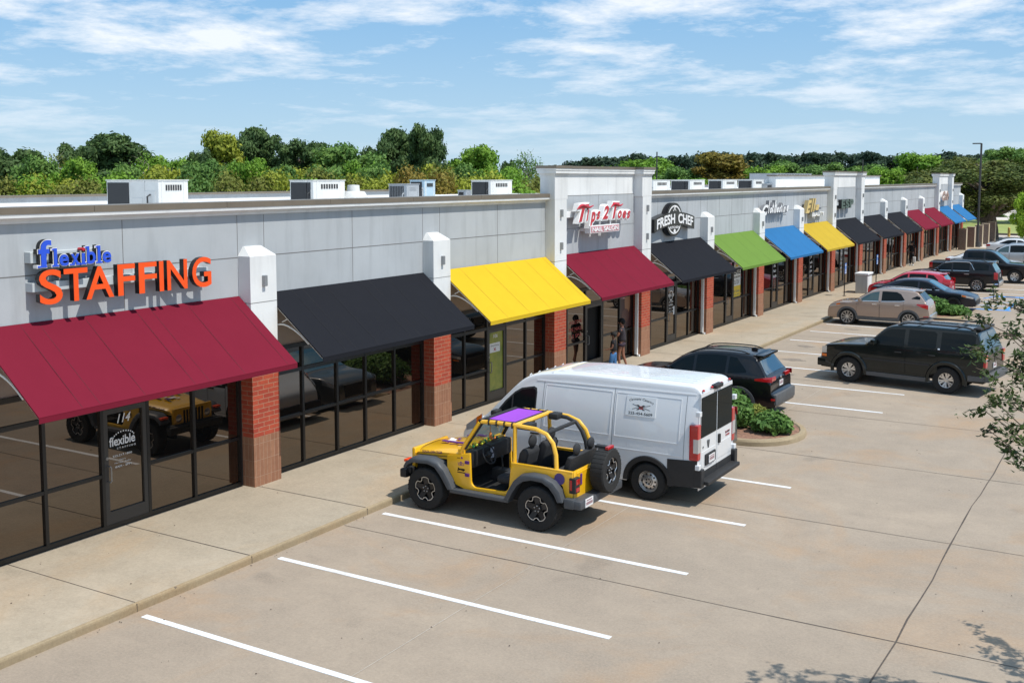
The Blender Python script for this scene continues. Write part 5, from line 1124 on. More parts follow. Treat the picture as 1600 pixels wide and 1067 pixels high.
    for sd in (-1, 1):
        a, b = sorted((sd*.012, sd*.87)); g = MB(); g.box(X-.01,X+.012,a,b,.50,2.20); d = g.build('rear_door', P_white, parent=c.T)
        g = MB(); g.bevbox(X-.01,X+.022,a+.015,b-.015,1.34,2.13,.01); g.build('rear_window', M_cglass, parent=d)
        g = MB(); g.box(X-.01,X+.018,a,b,.50,.66); g.build('lower_cladding', M_plast, parent=d)
        g = MB(); g.bevbox(X,X+.018,a+.06,b-.06,.74,1.06,.008); g.build('door_panel', P_white, parent=d)
    g = MB(); g.bevbox(X,X+.05,.07,.16,1.06,1.24,.012); g.build('door_handle', M_plast, parent=c.T)
    g = MB(); g.bevbox(X,X+.045,-.66,-.10,.76,.98,.02); pf = g.build('plate_frame', M_plast, parent=c.T, smooth=True)
    c.plate(.87,5.585,y=-.38)
    g = MB(); f = lambda u, v, d: (X+.013+d, u, v); text(g,'RAM',(.50,.74,1.17,1.215),f,.03,0,.006); text(g,'1500',(.52,.74,1.11,1.145),f,.02,0,.006,mf=1); g.build('badge', [M_plast, mat('red_badge',(.35,.02,.03),.4)], parent=c.T)
    g = MB(); g.prism([(-.52,1.20),(-.47,1.08),(-.42,1.20),(-.42,1.24),(-.52,1.24)],'x',X+.01,X+.03); text(g,'LP',(-.76,-.70,1.12,1.16),f,.0,0,.005); g.build('emblem', M_plast2, parent=c.T)
    g = MB(); g.bevbox(X-.06,X+.07,-.20,.20,2.20,2.28,.02); bl = g.build('brake_light', M_plast, parent=c.T); 
    g = MB(); pass
    for y in (-.72,.72,-.27,.27): g.ball((X+.0,y,2.25),(.03,.035,.025),8,5)
    g.build('clearance_light', M_rlamp, parent=c.T, smooth=True)
    g = MB(); g.bevbox(5.43-c.cx,5.73-c.cx,-.90,.90,.44,.52,.02); g.bevbox(5.47-c.cx,5.63-c.cx,-1.02,-.86,.40,.76,.02); g.bevbox(5.47-c.cx,5.63-c.cx,.86,1.02,.40,.76,.02); g.build('rear_step_bumper', M_plast, parent=c.T)
    g = MB(); g.bevbox(-.06-c.cx,.3-c.cx,-.90,.90,.34,.62,.06); g.build('front_bumper', M_plast, parent=c.T, smooth=True)
    # magnet on the side facing the camera, words and a small drawing
    sd = -1; g = MB(); c.patch(g,[(3.98,1.65),(4.62,1.65)],[(3.98,2.03),(4.62,2.03)],.012,sd,6,3,clamp=False); mg = g.build('magnet_sign', mat('pale_magnet',(.66,.69,.71),.6), parent=c.T)
    fn = lambda u, v, d: (u-c.cx, -(c.Y(u,v+.13)+.0135+d), v+.13); g = MB(); wv = lambda u, v: (u, v+.05*math.sin((u-4.0)/.62*math.pi)-.10*max(0,(u-4.3)))
    text(g,'Carmens Catering',(4.04,4.57,1.77,1.83),fn,.012,.25,0,warp=wv); text(g,'225-454-5609',(4.04,4.56,1.545,1.60),fn,.02,0,0); text(g,'x',(4.20,4.40,1.64,1.74),fn,.01,0,0,mf=0); text(g,'o',(4.26,4.35,1.655,1.72),fn,.02,0,0,mf=1)
    g.build('magnet_lettering', [mat('dark_ink',(.05,.05,.05),.8), mat('red_ink',(.4,.05,.05),.8)], parent=mg)
    g = MB(); c.patch(g,[(4.12,1.775),(4.30,1.83),(4.50,1.775)],[(4.12,1.785),(4.30,1.84),(4.50,1.785)],.014,sd,8,1,clamp=False); c.patch(g,[(4.12,1.87),(4.30,1.82),(4.50,1.87)],[(4.12,1.88),(4.30,1.83),(4.50,1.88)],.014,sd,8,1,clamp=False); g.build('magnet_drawing', mat('dark_ink',(.05,.05,.05),.8), parent=mg)
    return c
van().place(-10.225,20.30,0)
# ------------------------------------------------------------------ yellow open topped off roader
P_yel = paint('yellow_paint', (.84,.455,.010), .30); M_purple = mat('purple_mesh', (.28,.05,.50), .8); M_dpurple = mat('purple_vinyl', (.10,.02,.16), .6)
M_flare = mat('grey_flare', (.060,.066,.075), .5, var=.1, vscale=4)
J = thing('open_off_roader','yellow doorless off roader with purple mesh top, spare wheel and grey fender flares','car',(-11.90,17.42,0))
def arcp(cx, cy, r, a0, a1, n=6): return [(cx+r*math.cos(R(a0+(a1-a0)*i/n)), cy+r*math.sin(R(a0+(a1-a0)*i/n))) for i in range(n+1)]
HW = .76
# tub sides with the door opening; front quarter tapers to the hood
for sd in (-1,1):
    g = MB(); a, b = sorted((sd*(HW-.055), sd*(HW-.07))); g.box(1.88,3.05,a,b,.54,1.10); g.build('inner_trim', M_under, parent=J); g = MB(); g.box(.50,.92,a,b,.54,1.08); g.build('inner_trim', M_under, parent=J)
side = [(.42,.62),(.80,.50)] + [(1.86,.50)] + [(1.92,.62),(2.02,.90),(2.14,.98),(2.78,.98),(2.92,.86),(2.98,.62),(3.12,.60),(3.12,1.13),(1.84,1.13)] + arcp(1.66,.72,.14,0,-80,5)[0:] + arcp(1.08,.68,.12,-95,-180,5) + [(.94,1.20),(.42,1.10)]
for sd in (-1, 1):
    a, b = sorted((sd*(HW-.05), sd*HW)); g = MB(); g.prism(side,'y',a,b); tub = g.build('body_side', P_yel, parent=J, bevel=.012, smooth=True, recalc=True)
    g = MB(); a, b = sorted((sd*(HW-.07), sd*(HW+.006))); g.bevbox(1.84,3.12,a,b,1.115,1.150,.012); g.build('tub_rail', P_yel, parent=J, smooth=True)
    # black gap round the opening, hinges
    g = MB()
    for z in (.78,1.02): a, b = sorted((sd*HW, sd*(HW+.03))); g.bevbox(.84,.93,a,b,z-.03,z+.03,.008)
    g.build('door_hinge', M_dpurple, parent=J)
g = MB(); g.box(.42,3.10,-HW+.05,HW-.05,.47,.54); g.build('floor', M_under, parent=J)
g = MB(); g.prism([(-.44,.50),(.44,.50),(.44,.98),(-.44,.88)],'y',-.53,.53); g.box(.44,.62,-HW+.05,HW-.05,.5,1.00); g.build('engine_bay', M_under, parent=J)
g = MB(); g.box(3.06,3.12,-HW+.01,HW-.01,.56,1.13); tg = g.build('tailgate', P_yel, parent=J, bevel=.012, smooth=True)
g = MB(); g.box(3.115,3.135,-.60,.62,.60,1.10); g.build('tailgate_panel', P_yel, parent=tg, bevel=.01)
# hood with crown, tapering forward
def hood_pt(x, f):
    t = (x+.48)/1.20; w = .56+.19*t; z = 1.125+.125*t-.03*(1-t)**3; e = abs(f)**6; zz = z-.035*f*f-.055*e ; return (x, f*w, zz-(.06*max(0,(-.40-x)/.08) if x < -.40 else 0))
g = MB(); xs = [-.50,-.48,-.45,-.40,-.3,-.1,.1,.3,.5,.66,.72]; fs = [-1+2*i/18 for i in range(19)]
A = [[hood_pt(x, f) for f in fs] for x in xs]; g.grid(A)
for sd, j in ((-1,0),(1,18)): g.grid([[r[j] for r in A],[(r[j][0], r[j][1]*1.01, .93+.10*(r[j][0]+.48)/1.2) for r in A]], flip=False)
g.grid([A[0],[(p[0],p[1],.70) for p in A[0]]]); hood = g.build('hood', P_yel, parent=J, smooth=True, recalc=True, weld=True, sharp=50)
g = MB(); g.box(-.46,.72,-.74,-.735,.985,.99) if False else None
for sd in (-1,1): g.tube([(-.46,sd*.577,.975),(.40,sd*.715,1.055),(.72,sd*.768,1.085)], .006, 5)
g.build('hood_seam', M_gap, parent=hood)
g = MB()
for (x,y) in ((.30,-.30),(.30,.30),(.52,-.36),(.52,.34),(.05,-.22)): g.bevbox(x-.10,x+.08,y-.045,y+.045,1.195+.10*(x),1.215+.11*x,.01)
g.build('hood_vent', M_dpurple, parent=hood)
g = MB(); fn = lambda u, v, d: (u, -(.56+.19*(u+.48)/1.2)-.008-d, v+.105*(u+.2))
text(g,'GEAUX-LDEN TIGER',(-.28,.26,1.035,1.085),fn,.03,.05,0); g.build('hood_lettering', M_dpurple, parent=hood)
g = MB(); 
for i, (dx,dy,r_) in enumerate(((0,0,.10),(.10,.05,.06),(-.09,.06,.05),(.02,-.12,.05),(.12,-.07,.04))): 
    z = 1.193+.104*(.1+dx)+.004; n = 8; g.add([(.08+dx+r_*math.cos(2*math.pi*k/n)*(1 if k%2 else .6), -.05+dy*1.6+r_*1.3*math.sin(2*math.pi*k/n)*(1 if k%2 else .6), z-.06*(dy*1.6-.05)**2+i*.0008) for k in range(n)],[tuple(range(n))], i % 2)
g.build('hood_decal', [mat('white_vinyl',(.78,.78,.78),.6), M_dpurple], parent=hood)
# grille with slots and round lamps
g = MB(); g.bevbox(-.54,-.46,-.58,.58,.62,1.085,.03); gr = g.build('grille', P_yel, parent=J, smooth=True)
g = MB()
for i in range(7): y = -.27+.09*i; g.bevbox(-.548,-.53,y-.028,y+.028,.70,1.02,.006)
g.build('grille_slots', M_gap, parent=gr)
for sd in (-1,1): g = MB(); g.lathe([(-.56,.001),(-.555,.07),(-.54,.09),(-.50,.09)],(0,sd*.43,.85),'x',18); g.build('headlight', M_flamp, parent=J, smooth=True)
# windshield frame, glass, cowl
zc, zt_, xc, xt = 1.24, 1.82, .72, 1.12
g = MB()
for sd in (-1,1): g.tube([(xc,sd*.74,zc-.05),(xc+.06,sd*.735,zc+.06),(xt-.03,sd*.655,zt_-.03)], .036, 8)
g.box(.66,.80,-.745,.745,1.13,1.245)
g.build('windshield_frame', P_yel, parent=J, smooth=True)
g = MB()
for sd in (-1,1): g.tube([(xc+.07,sd*.70,zc+.02),(xt,sd*.62,zt_-.05)], .032, 8)
g.tube([(xt-.02,-.66,zt_-.01),(xt-.02,.66,zt_-.01)], .042, 8); g.build('windshield_header', M_plast, parent=J, smooth=True)
def clear_glass():
    m = bpy.data.materials.new('clear_windshield'); m.use_nodes = True; t = m.node_tree; t.nodes.clear(); o = nn(t,'ShaderNodeOutputMaterial'); a = nn(t,'ShaderNodeBsdfTransparent'); a.inputs[0].default_value = (.62,.74,.68,1); b = nn(t,'ShaderNodeBsdfGlossy'); b.inputs[1].default_value = .02
    f = nn(t,'ShaderNodeFresnel'); s = nn(t,'ShaderNodeMixShader'); t.links.new(f.outputs[0], s.inputs[0]); t.links.new(a.outputs[0], s.inputs[1]); t.links.new(b.outputs[0], s.inputs[2]); t.links.new(s.outputs[0], o.inputs[0]); return m
g = MB(); g.quad((xc+.03,-.70,zc+.03),(xc+.03,.70,zc+.03),(xt-.02,.63,zt_-.04),(xt-.02,-.63,zt_-.04)); g.build('windshield', clear_glass(), parent=J)
# roll cage
g = MB()
for sd in (-1,1):
    g.tube([(xt,sd*.63,zt_-.02),(1.40,sd*.63,zt_),(1.85,sd*.63,zt_),(2.30,sd*.63,zt_-.02),(2.52,sd*.63,zt_-.09),(2.66,sd*.64,zt_-.24),(2.73,sd*.66,zt_-.44),(2.76,sd*.69,1.13)], .040, 8)
    g.tube([(1.86,sd*.64,zt_-.01),(1.87,sd*.66,1.5),(1.88,sd*.69,1.13)], .040, 8)
g.tube([(1.86,-.63,zt_-.005),(1.86,.63,zt_-.005)], .045, 8); g.build('roll_cage', P_yel, parent=J, smooth=True)
g = MB()
for sd in (-1,1):
    g.tube([(1.95,sd*.585,zt_-.02),(2.28,sd*.58,zt_-.035),(2.48,sd*.58,zt_-.10),(2.60,sd*.59,zt_-.26),(2.67,sd*.61,zt_-.45),(2.70,sd*.63,1.13)], .038, 8)
g.tube([(2.46,-.58,zt_-.10),(2.46,.58,zt_-.10)], .038, 8)
for sd in (-1,1): a, b = sorted((sd*.62,sd*.38)); g.bevbox(1.98,2.18,a,b,zt_-.07,zt_+.05,.03)
g.build('cage_padding', M_plast, parent=J, smooth=True)
g = MB(); P = [[(xt+.10+(1.78-xt-.10)*i/8, -.54+1.08*j/8, zt_+.030-.018*math.sin(math.pi*i/8)*math.sin(math.pi*j/8)) for j in range(9)] for i in range(9)]; g.grid(P, flip=True); g.grid([[(x,y,z-.006) for x,y,z in r] for r in P]); g.build('mesh_top', M_purple, parent=J, smooth=True)
g = MB(); ed = [(xt+.06,-.575),(1.82,-.575),(1.82,.575),(xt+.06,.575)]
g.tube([(x,y,zt_+.03) for x,y in ed], .018, 6, closed=True)
g.build('mesh_top_edge', M_plast, parent=J)
g = MB()
for i in range(4):
    x = xt+.18+i*.17
    for sd in (-1,1): a, b = sorted((sd*.585,sd*.685)); g.bevbox(x-.012,x+.012,a,b,zt_-.06,zt_+.045,.005)
g.build('mesh_top_strap', M_plast, parent=J)
# flares
def flare(xw, r0, front):
    for sd in (-1,1):
        if front: P = [(-.50,.80),(-.44,.90),(-.30,.985),(.10,1.005),(.30,.96),(.44,.84),(.56,.66),(.64,.50)]; Q = [(-.46,.76),(-.40,.84),(-.28,.90),(.08,.915),(.24,.87),(.36,.74),(.46,.60),(.54,.48)]
        else: P = [(1.78,.50),(1.86,.66),(1.98,.86),(2.12,.98),(2.34,1.03),(2.60,1.02),(2.80,.94),(2.93,.80),(3.00,.62)]; Q = [(1.88,.48),(1.96,.64),(2.06,.79),(2.18,.88),(2.36,.93),(2.58,.92),(2.72,.85),(2.83,.73),(2.90,.60)]
        g = MB(); rows = [[(x,sd*(HW-.10 if front else HW-.01),z+.01) for x,z in P],[(x,sd*(HW+.08),z+.012) for x,z in P],[(x,sd*(HW+.155),z-.008) for x,z in P],[(x*.6+X_*.4,sd*(HW+.17),z*.6+Z_*.4) for (x,z),(X_,Z_) in zip(P,Q)],[(x,sd*(HW+.165),z) for x,z in Q],[(x,sd*(HW-.05),z) for x,z in Q]]
        g.grid(rows); g.add([r[0] for r in rows],[tuple(range(6))]); g.add([r[-1] for r in rows],[tuple(range(6))]); g.build('fender_flare', M_flare, parent=J, smooth=True, recalc=True, sharp=50)
flare(0,.41,True); flare(2.46,.41,False)
for sd in (-1,1):
    g = MB(); a, b = sorted((sd*(HW-.06),sd*(HW+.14))); g.bevbox(.56,1.86,a,b,.42,.50,.03); g.build('side_step', M_flare, parent=J, smooth=True)
    g = MB(); g.bevbox(-.50,-.40,*sorted((sd*.70,sd*.90)),.88,.93,.012); g.build('marker_lamp', mat('orange_marker',(.8,.07,.01),.2), parent=J)
    g = MB(); a, b = sorted((sd*.60,sd*.785)); g.bevbox(3.06,3.19,a,b,.76,1.04,.015); tl = g.build('tail_lamp', M_plast, parent=J)
    g = MB(); g.bevbox(3.185,3.20,a+.025,b-.03,.92,1.015,.004); g.bevbox(3.185,3.20,a+.025,b-.03,.79,.86,.004)
    a, b = sorted((sd*.70,sd*.793)); g.box(3.08,3.12,a,b,.82,1.0); g.build('red_lens', M_rlamp, parent=tl)
g = MB(); g.bevbox(3.10,3.34,-.86,.86,.50,.66,.04); g.bevbox(3.00,3.20,-.88,-.70,.50,.68,.03); g.bevbox(3.00,3.20,.70,.88,.50,.68,.03); g.build('rear_bumper', M_flare, parent=J, smooth=True)
g = MB(); g.bevbox(-.68,-.52,-.80,.80,.52,.70,.04); g.bevbox(-.60,-.46,-.72,.72,.60,.72,.03); g.build('front_bumper', M_plast, parent=J, smooth=True)
g = MB(); g.box(3.34,3.352,-.70,-.40,.52,.67); lp = g.build('licence_plate', M_plate, parent=J); g = MB()
for i in range(6): g.box(3.352,3.355,-.67+.042*i,-.642+.042*i,.56,.61)
g.box(3.352,3.355,-.66,-.46,.635,.65); g.build('plate_characters', M_pink, parent=lp)
g = MB(); g.lathe([(-.005,.105),(.0,.10),(.0,.001)],(2.86,-HW-.004,.99),'y',20); g.build('round_sticker', mat('sticker_purple',(.08,.05,.20),.5), parent=J)
g = MB(); fn = lambda u, v, d: (u, -HW-.004-d, v); text(g,'Jeep',(.66,.83,.835,.895),fn,.06,0,.004); g.box(.66,.84,-HW-.006,-HW,.80,.815); g.build('side_lettering', M_gap, parent=J)
g = MB(); text(g,'LSU',(.68,.80,.94,.975),fn,.03,0,0); g.box(.66,.82,-HW-.003,-HW,.982,.99); g.prism([(.74,1.02),(.71,.995),(.77,.995)],'y',-HW-.004,-HW); g.lathe([(-.006,.022),(0,.022)],(.76,-HW,1.09),'y',12); g.build('fender_decal', mat('sticker_purple2',(.20,.05,.22),.5), parent=J)
g = MB(); fn2 = lambda u, v, d: (3.136+d, u, v); g.bevbox(3.13,3.15,-.50,-.44,.86,1.06,.006); g.build('tailgate_hinge', M_dpurple, parent=J)
# cabin: dash, wheel, seats
g = MB(); g.bevbox(.70,.98,-.70,.70,.90,1.22,.04); g.build('dashboard', M_plast, parent=J, smooth=True)
g = MB(); rr = random.Random(2)
for i in range(40): g.ball((.72+rr.random()*.16,-.50+rr.random()*.9,1.255+rr.random()*.03),.020+rr.random()*.012,6,4,rr.randrange(4))
g.build('dashboard_toys', [mat('toy_yellow',(.75,.70,.05),.6), mat('toy_green',(.05,.40,.12),.6), mat('toy_orange',(.8,.25,.05),.6), mat('toy_dark',(.03,.05,.05),.6)], parent=J, smooth=True)
g = MB(); c0 = Vector((1.12,-.36,1.12)); ax = Vector((1,0,.45)).normalized(); u = Vector((0,1,0)); v = ax.cross(u)
g.tube([c0+(u*math.cos(t)+v*math.sin(t))*.185 for t in [2*math.pi*i/22 for i in range(22)]], .015, 6, closed=True)
for t in (0,math.pi,-math.pi/2): g.tube([c0,c0+(u*math.cos(t)+v*math.sin(t))*.18], .014, 5)
g.ball(c0,.06,10,6); g.tube([c0,c0-ax*.22],.03,6); g.build('steering_wheel', M_plast, parent=J, smooth=True)
for y in (-.36,.36):
    g = MB(); g.bevbox(1.42,1.92,y-.25,y+.25,.66,.82,.06); a = Vector((1.86,y,.78)); 
    g.prism([(1.80,.76),(1.96,.76),(2.10,1.30),(2.06,1.38),(1.98,1.38),(1.92,1.30)],'y',y-.24,y+.24); st = g.build('front_seat', M_seat, parent=J, smooth=True, bevel=.035, sharp=60)
    g = MB(); g.ball((2.07,y,1.50),(.06,.13,.12),12,8); g.tube([(2.05,y-.05,1.36),(2.06,y-.05,1.48)],.010,5); g.tube([(2.05,y+.05,1.36),(2.06,y+.05,1.48)],.010,5); g.build('headrest', M_seat, parent=st, smooth=True)
g = MB(); g.bevbox(2.30,2.78,-.50,.50,.74,.90,.05); g.prism([(2.70,.84),(2.84,.84),(2.98,1.32),(2.88,1.34)],'y',-.52,.52); rs_ = g.build('rear_bench', M_seat, parent=J, smooth=True, bevel=.03, sharp=60)
for y in (-.28,.28): g = MB(); g.ball((2.95,y,1.44),(.055,.12,.11),12,8); g.tube([(2.93,y,1.28),(2.95,y,1.4)],.012,5); g.build('headrest', M_seat, parent=rs_, smooth=True)
g = MB(); g.bevbox(1.0,2.0,-.10,.10,.54,.78,.03); g.tube([(1.2,0,.78),(1.18,0,.98)],.015,6); g.ball((1.18,0,1.0),.03,8,5); g.build('centre_console', M_plast, parent=J, smooth=True)
g = MB(); g.tube([(.95,-.05,1.62),(.95,-.05,1.46)],.006,4); g.ball((.95,-.05,1.40),(.03,.03,.08),8,5); g.build('hanging_ornament', mat('toy_orange',(.8,.25,.05),.6), parent=J, smooth=True)
g = MB(); g.bevbox(1.0,1.03,-.13,-.04,.98,1.18,.008); g.build('phone_mount', mat('phone_screen',(.45,.5,.6),.2), parent=J)
for xw in (0,2.46):
    for sd in (-1,1): wheel(J, xw, sd*(HW+.02), .41, .27, sd, 'jeep', .60, 30)
g = MB(); g.tube([(0,-.7,.41),(0,.7,.41)],.05,8); g.tube([(2.46,-.7,.41),(2.46,.7,.41)],.05,8); g.box(-.4,3.1,-.45,-.38,.36,.5); g.box(-.4,3.1,.38,.45,.36,.5); g.build('chassis', M_under, parent=J)
sw = wheel(J, 3.34, .12, .41, .27, 1, 'jeep', .60, 30); sw.rotation_euler = (0,0,R(-90)); sw.location = (3.34,.12,1.02); sw.name = 'spare_wheel'
g = MB(); g.box(3.12,3.30,.0,.24,.92,1.14); g.bevbox(3.14,3.42,.06,.18,1.42,1.47,.01); g.build('spare_mount', M_plast, parent=J); g = MB(); g.bevbox(3.38,3.45,-.0,.24,1.42,1.475,.01); g.build('brake_light', M_rlamp, parent=J)
# ------------------------------------------------------------------ people
M_skin = mat('brown_skin', (.27,.115,.068), .5); M_skin2 = mat('deep_skin', (.17,.075,.045), .5); M_hair = mat('black_hair', (.008,.007,.007), .8, bump=.5, bscale=60)
def skin(name, verts, edges, radii, m, parent, root=0, sub=2):
    me = bpy.data.meshes.new(name); me.from_pydata(verts, edges, []); o = bpy.data.objects.new(name, me); link(o)
    sm = o.modifiers.new('s','SKIN'); sm.use_smooth_shade = True; sm.branch_smoothing = .4; ss = o.modifiers.new('d','SUBSURF'); ss.levels = sub; ss.render_levels = sub
    for i, r in enumerate(radii):
        sv = me.skin_vertices[0].data[i]; sv.radius = r if isinstance(r, tuple) else (r, r); sv.use_root = (i == root)
    dg = bpy.context.evaluated_depsgraph_get(); m2 = bpy.data.meshes.new_from_object(o.evaluated_get(dg)); bpy.data.objects.remove(o); m2.materials.clear(); m2.materials.append(m)
    for p in m2.polygons: p.use_smooth = True; p.material_index = 0
    o = bpy.data.objects.new(name, m2); link(o); o.parent = parent; return o
def person(label, loc, rz, H, J_, sk, top, bottom, legbare=False, shoe=None, hair=.012, bag=None):
    # J_: joints in units of body height; x is forward, y to the left
    T = thing('person', label, 'person', loc, rz); k = H
    d = dict(pel=(0,0,.53), wai=(0,0,.60), che=(.005,0,.72), nck=(0,0,.83), neck=(.005,0,.865), head=(.015,0,.925), hd2=(.012,0,.965),
             lh=(0,.05,.51), lk=(.01,.055,.285), la=(-.01,.055,.045), lt=(.075,.06,.018), rh=(0,-.05,.51), rk=(.01,-.055,.285), ra=(-.01,-.055,.045), rt=(.075,-.06,.018),
             ls=(0,.105,.80), le=(0,.13,.63), lw=(.03,.135,.48), lf=(.045,.135,.43), rs=(0,-.105,.80), re=(0,-.13,.63), rw=(.03,-.135,.48), rf=(.045,-.135,.43)); d.update(J_)
    K = list(d); V = [tuple(c*k for c in d[q]) for q in K]; ix = {q: i for i, q in enumerate(K)}
    E_ = [('pel','wai'),('wai','che'),('che','nck'),('nck','neck'),('neck','head'),('head','hd2'),('pel','lh'),('lh','lk'),('lk','la'),('la','lt'),('pel','rh'),('rh','rk'),('rk','ra'),('ra','rt'),('che','ls'),('ls','le'),('le','lw'),('lw','lf'),('che','rs'),('rs','re'),('re','rw'),('rw','rf')]
    r = dict(pel=.052,wai=.046,che=.055,nck=.036,neck=.030,head=(.052,.047),hd2=.045,lh=.044,lk=.034,la=.021,lt=.020,rh=.044,rk=.034,ra=.021,rt=.020,ls=.030,le=.024,lw=.017,lf=.016,rs=.030,re=.024,rw=.017,rf=.016)
    rr = [tuple(q*k for q in r[x]) if isinstance(r[x], tuple) else r[x]*k for x in K]
    skin('body', V, [(ix[a],ix[b]) for a, b in E_], rr, sk, T, ix['pel'])
    def P(q, m=1.0): return tuple(c*k for c in d[q])
    def mid(a, b, t): return tuple((x+(y-x)*t)*k for x, y in zip(d[a], d[b]))
    # fingers
    for s_, w_, f_ in (('l','lw','lf'),('r','rw','rf')):
        W_, F_ = Vector(P(w_)), Vector(P(f_)); dr = (F_-W_).normalized(); sdv = dr.cross(Vector((1,0,.2))).normalized(); g = MB()
        for i in range(4): b = F_+sdv*(.011*(i-1.5)); ln = (.045,.05,.048,.038)[i]; g.tube([b-dr*.01, b+dr*ln*.5, b+dr*ln*.9+Vector((.012,0,-.006))], [.0085,.0075,.006], 6)
        b = W_+dr*.02; g.tube([b, b+sdv*.03+dr*.015, b+sdv*.035+dr*.04],[.009,.008,.006],6); g.build('fingers', sk, parent=T, smooth=True)
    # shirt
    sv = [P('wai'), mid('wai','che',.5), P('che'), mid('che','nck',.8), P('ls'), mid('ls','le',.55), P('rs'), mid('rs','re',.55), tuple(a*k for a in (d['pel'][0],d['pel'][1],.55))]
    skin('shirt', sv, [(8,0),(0,1),(1,2),(2,3),(2,4),(4,5),(2,6),(6,7)], [.092*k,.096*k,.108*k,.062*k,.058*k,.048*k,.058*k,.048*k,.092*k], top, T, 2)
    e = .62 if legbare else 1
    lv = [tuple(a*k for a in (d['pel'][0],d['pel'][1],.555)), P('pel'), P('lh'), mid('lh','lk',.30 if legbare else 1), P('rh'), mid('rh','rk',.30 if legbare else 1)]
    le = [(0,1),(1,2),(2,3),(1,4),(4,5)]; lr = [.092*k,.100*k,.080*k,(.074 if legbare else .050)*k,.080*k,(.074 if legbare else .050)*k]
    if not legbare: lv += [mid('lk','la',.92), mid('rk','ra',.92)]; le += [(3,6),(5,7)]; lr += [.032*k,.032*k]
    skin('shorts' if legbare else 'trousers', lv, le, lr, bottom, T, 1)
    h = Vector(P('head')); g = MB(); g.ball((h.x-.012*k, h.y, h.z+.028*k), (.062*k,.058*k,.060*k), 14, 9); g.ball((h.x-.04*k, h.y, h.z+.01*k), (.045*k,.052*k,.055*k), 12, 8)
    if hair > .02: g.ball((h.x-.02*k, h.y, h.z+.06*k), (.055*k,.055*k,.045*k), 12, 8)
    g.build('hair', M_hair, parent=T, smooth=True)
    g = MB()
    fx = h.x+.050*k; g.ball((fx+.006*k, h.y, h.z-.010*k),(.010*k,.008*k,.014*k),8,6,0)
    for sd in (-1,1): g.ball((fx-.002, h.y+sd*.019*k, h.z+.004*k),(.005*k,.008*k,.005*k),8,5,1); g.ball((h.x-.0, h.y+sd*.049*k, h.z-.004*k),(.010*k,.006*k,.016*k),8,6,0)
    g.ball((fx-.004*k, h.y, h.z-.032*k),(.006*k,.015*k,.005*k),8,5,2); g.build('face', [sk, M_under, mat('lips',(.20,.05,.05),.5)], parent=T, smooth=True)
    for q, t in (('la','lt'),('ra','rt')):
        a, b = Vector(P(q)), Vector(P(t)); g = MB(); g.ball(((a.x+b.x)/2+.0, (a.y+b.y)/2, .030*k),(.085*k,.030*k,.030*k),12,7); g.build('shoe', shoe or M_under, parent=T, smooth=True)
    return T
M_tee = mat('charcoal_tee', (.030,.024,.030), .85); M_shorts = mat('plum_shorts', (.035,.020,.034), .85); M_jean = mat('blue_denim', (.05,.16,.36), .85, var=.25, vscale=12); M_blk = mat('black_cloth', (.010,.010,.012), .9); M_wht = mat('white_cloth', (.68,.68,.66), .85)
person('tall person in dark tee and shorts holding a phone by the nail salon door', (-14.95,31.75,.13), R(190), 1.66, dict(le=(.05,.135,.665),lw=(.15,.07,.70),lf=(.19,.05,.72),re=(.04,-.135,.66),rw=(.14,-.09,.66),rf=(.18,-.07,.67),lk=(.05,.055,.285),la=(.02,.055,.045),lt=(.10,.06,.018),rk=(-.01,-.05,.29),ra=(-.09,-.05,.06),rt=(-.015,-.055,.018)), M_skin, M_tee, M_shorts, True, M_wht)
person('smaller person in black tee and blue jeans beside the taller one', (-14.75,30.72,.13), R(200), 1.36, dict(le=(.02,.13,.64),lw=(.14,.13,.60),lf=(.19,.13,.60),re=(0,-.13,.64),rw=(.05,-.13,.52),lk=(.06,.055,.285),la=(.03,.055,.045),lt=(.11,.06,.018),rk=(-.02,-.05,.29),ra=(-.09,-.05,.06),rt=(-.01,-.055,.018)), M_skin2, M_blk, M_jean, False, M_wht)
person('person in black clothes standing in a far doorway with a white bag', (-15.25,80.3,.13), R(-100), 1.74, dict(rk=(.03,-.055,.285)), M_skin2, M_blk, M_blk, False, M_wht)
g = MB(); g.bevbox(-.10,.10,-.05,.05,0,.42,.03); b = g.build('carried_bag', M_wht, loc=(-15.05,80.12,.35), smooth=True); tag(b, 'white plastic bag held by the far person in black', 'bag')
# ------------------------------------------------------------------ street furniture
def ada(label, x, y):
    t = thing('parking_sign', label, 'parking sign', (x,y,.13), group='blue accessible parking signs on thin posts')
    g = MB(); g.tube([(0,0,0),(0,0,1.75)], .028, 8); g.lathe([(0,.09),(.02,.09)],(0,0,0),'z',14); g.build('post', M_black, parent=t)
    g = MB(); g.bevbox(.03,.045,-.16,.16,1.18,1.74,.004); p = g.build('sign_plate', mat('sign_blue',(.03,.16,.50),.4), parent=t)
    F = lambda u, v, d: (.046+d, u, v); g = MB(); text(g,'RESERVED',(-.13,.13,1.64,1.69),F,.02,0,.002); text(g,'PARKING',(-.12,.12,1.57,1.62),F,.02,0,.002)
    g.lathe([(0,.022),(.002,.022)],(.046,-.01,1.50),'x',10); g.tube([(.048,-.01,1.47),(.048,0,1.38),(.048,.06,1.38),(.048,.08,1.29)],.012,5); g.tube([(.048,.06*math.cos(a)-.01,1.34+.06*math.sin(a)) for a in [R(120+20*i) for i in range(11)]],.009,5)
    g.box(.046,.049,-.12,.12,1.21,1.25); g.build('sign_symbol', [M_decal, M_decal], parent=p)
ada('blue accessible parking sign on a black post left of the grey cabinet', -14.3, 57.7); ada('blue accessible parking sign on a black post beyond the grey cabinet', -14.3, 65.0)
t = thing('utility_cabinet', 'grey white boxy utility cabinet with a cap standing on the walk', 'utility cabinet', (-13.85,60.0,.13))
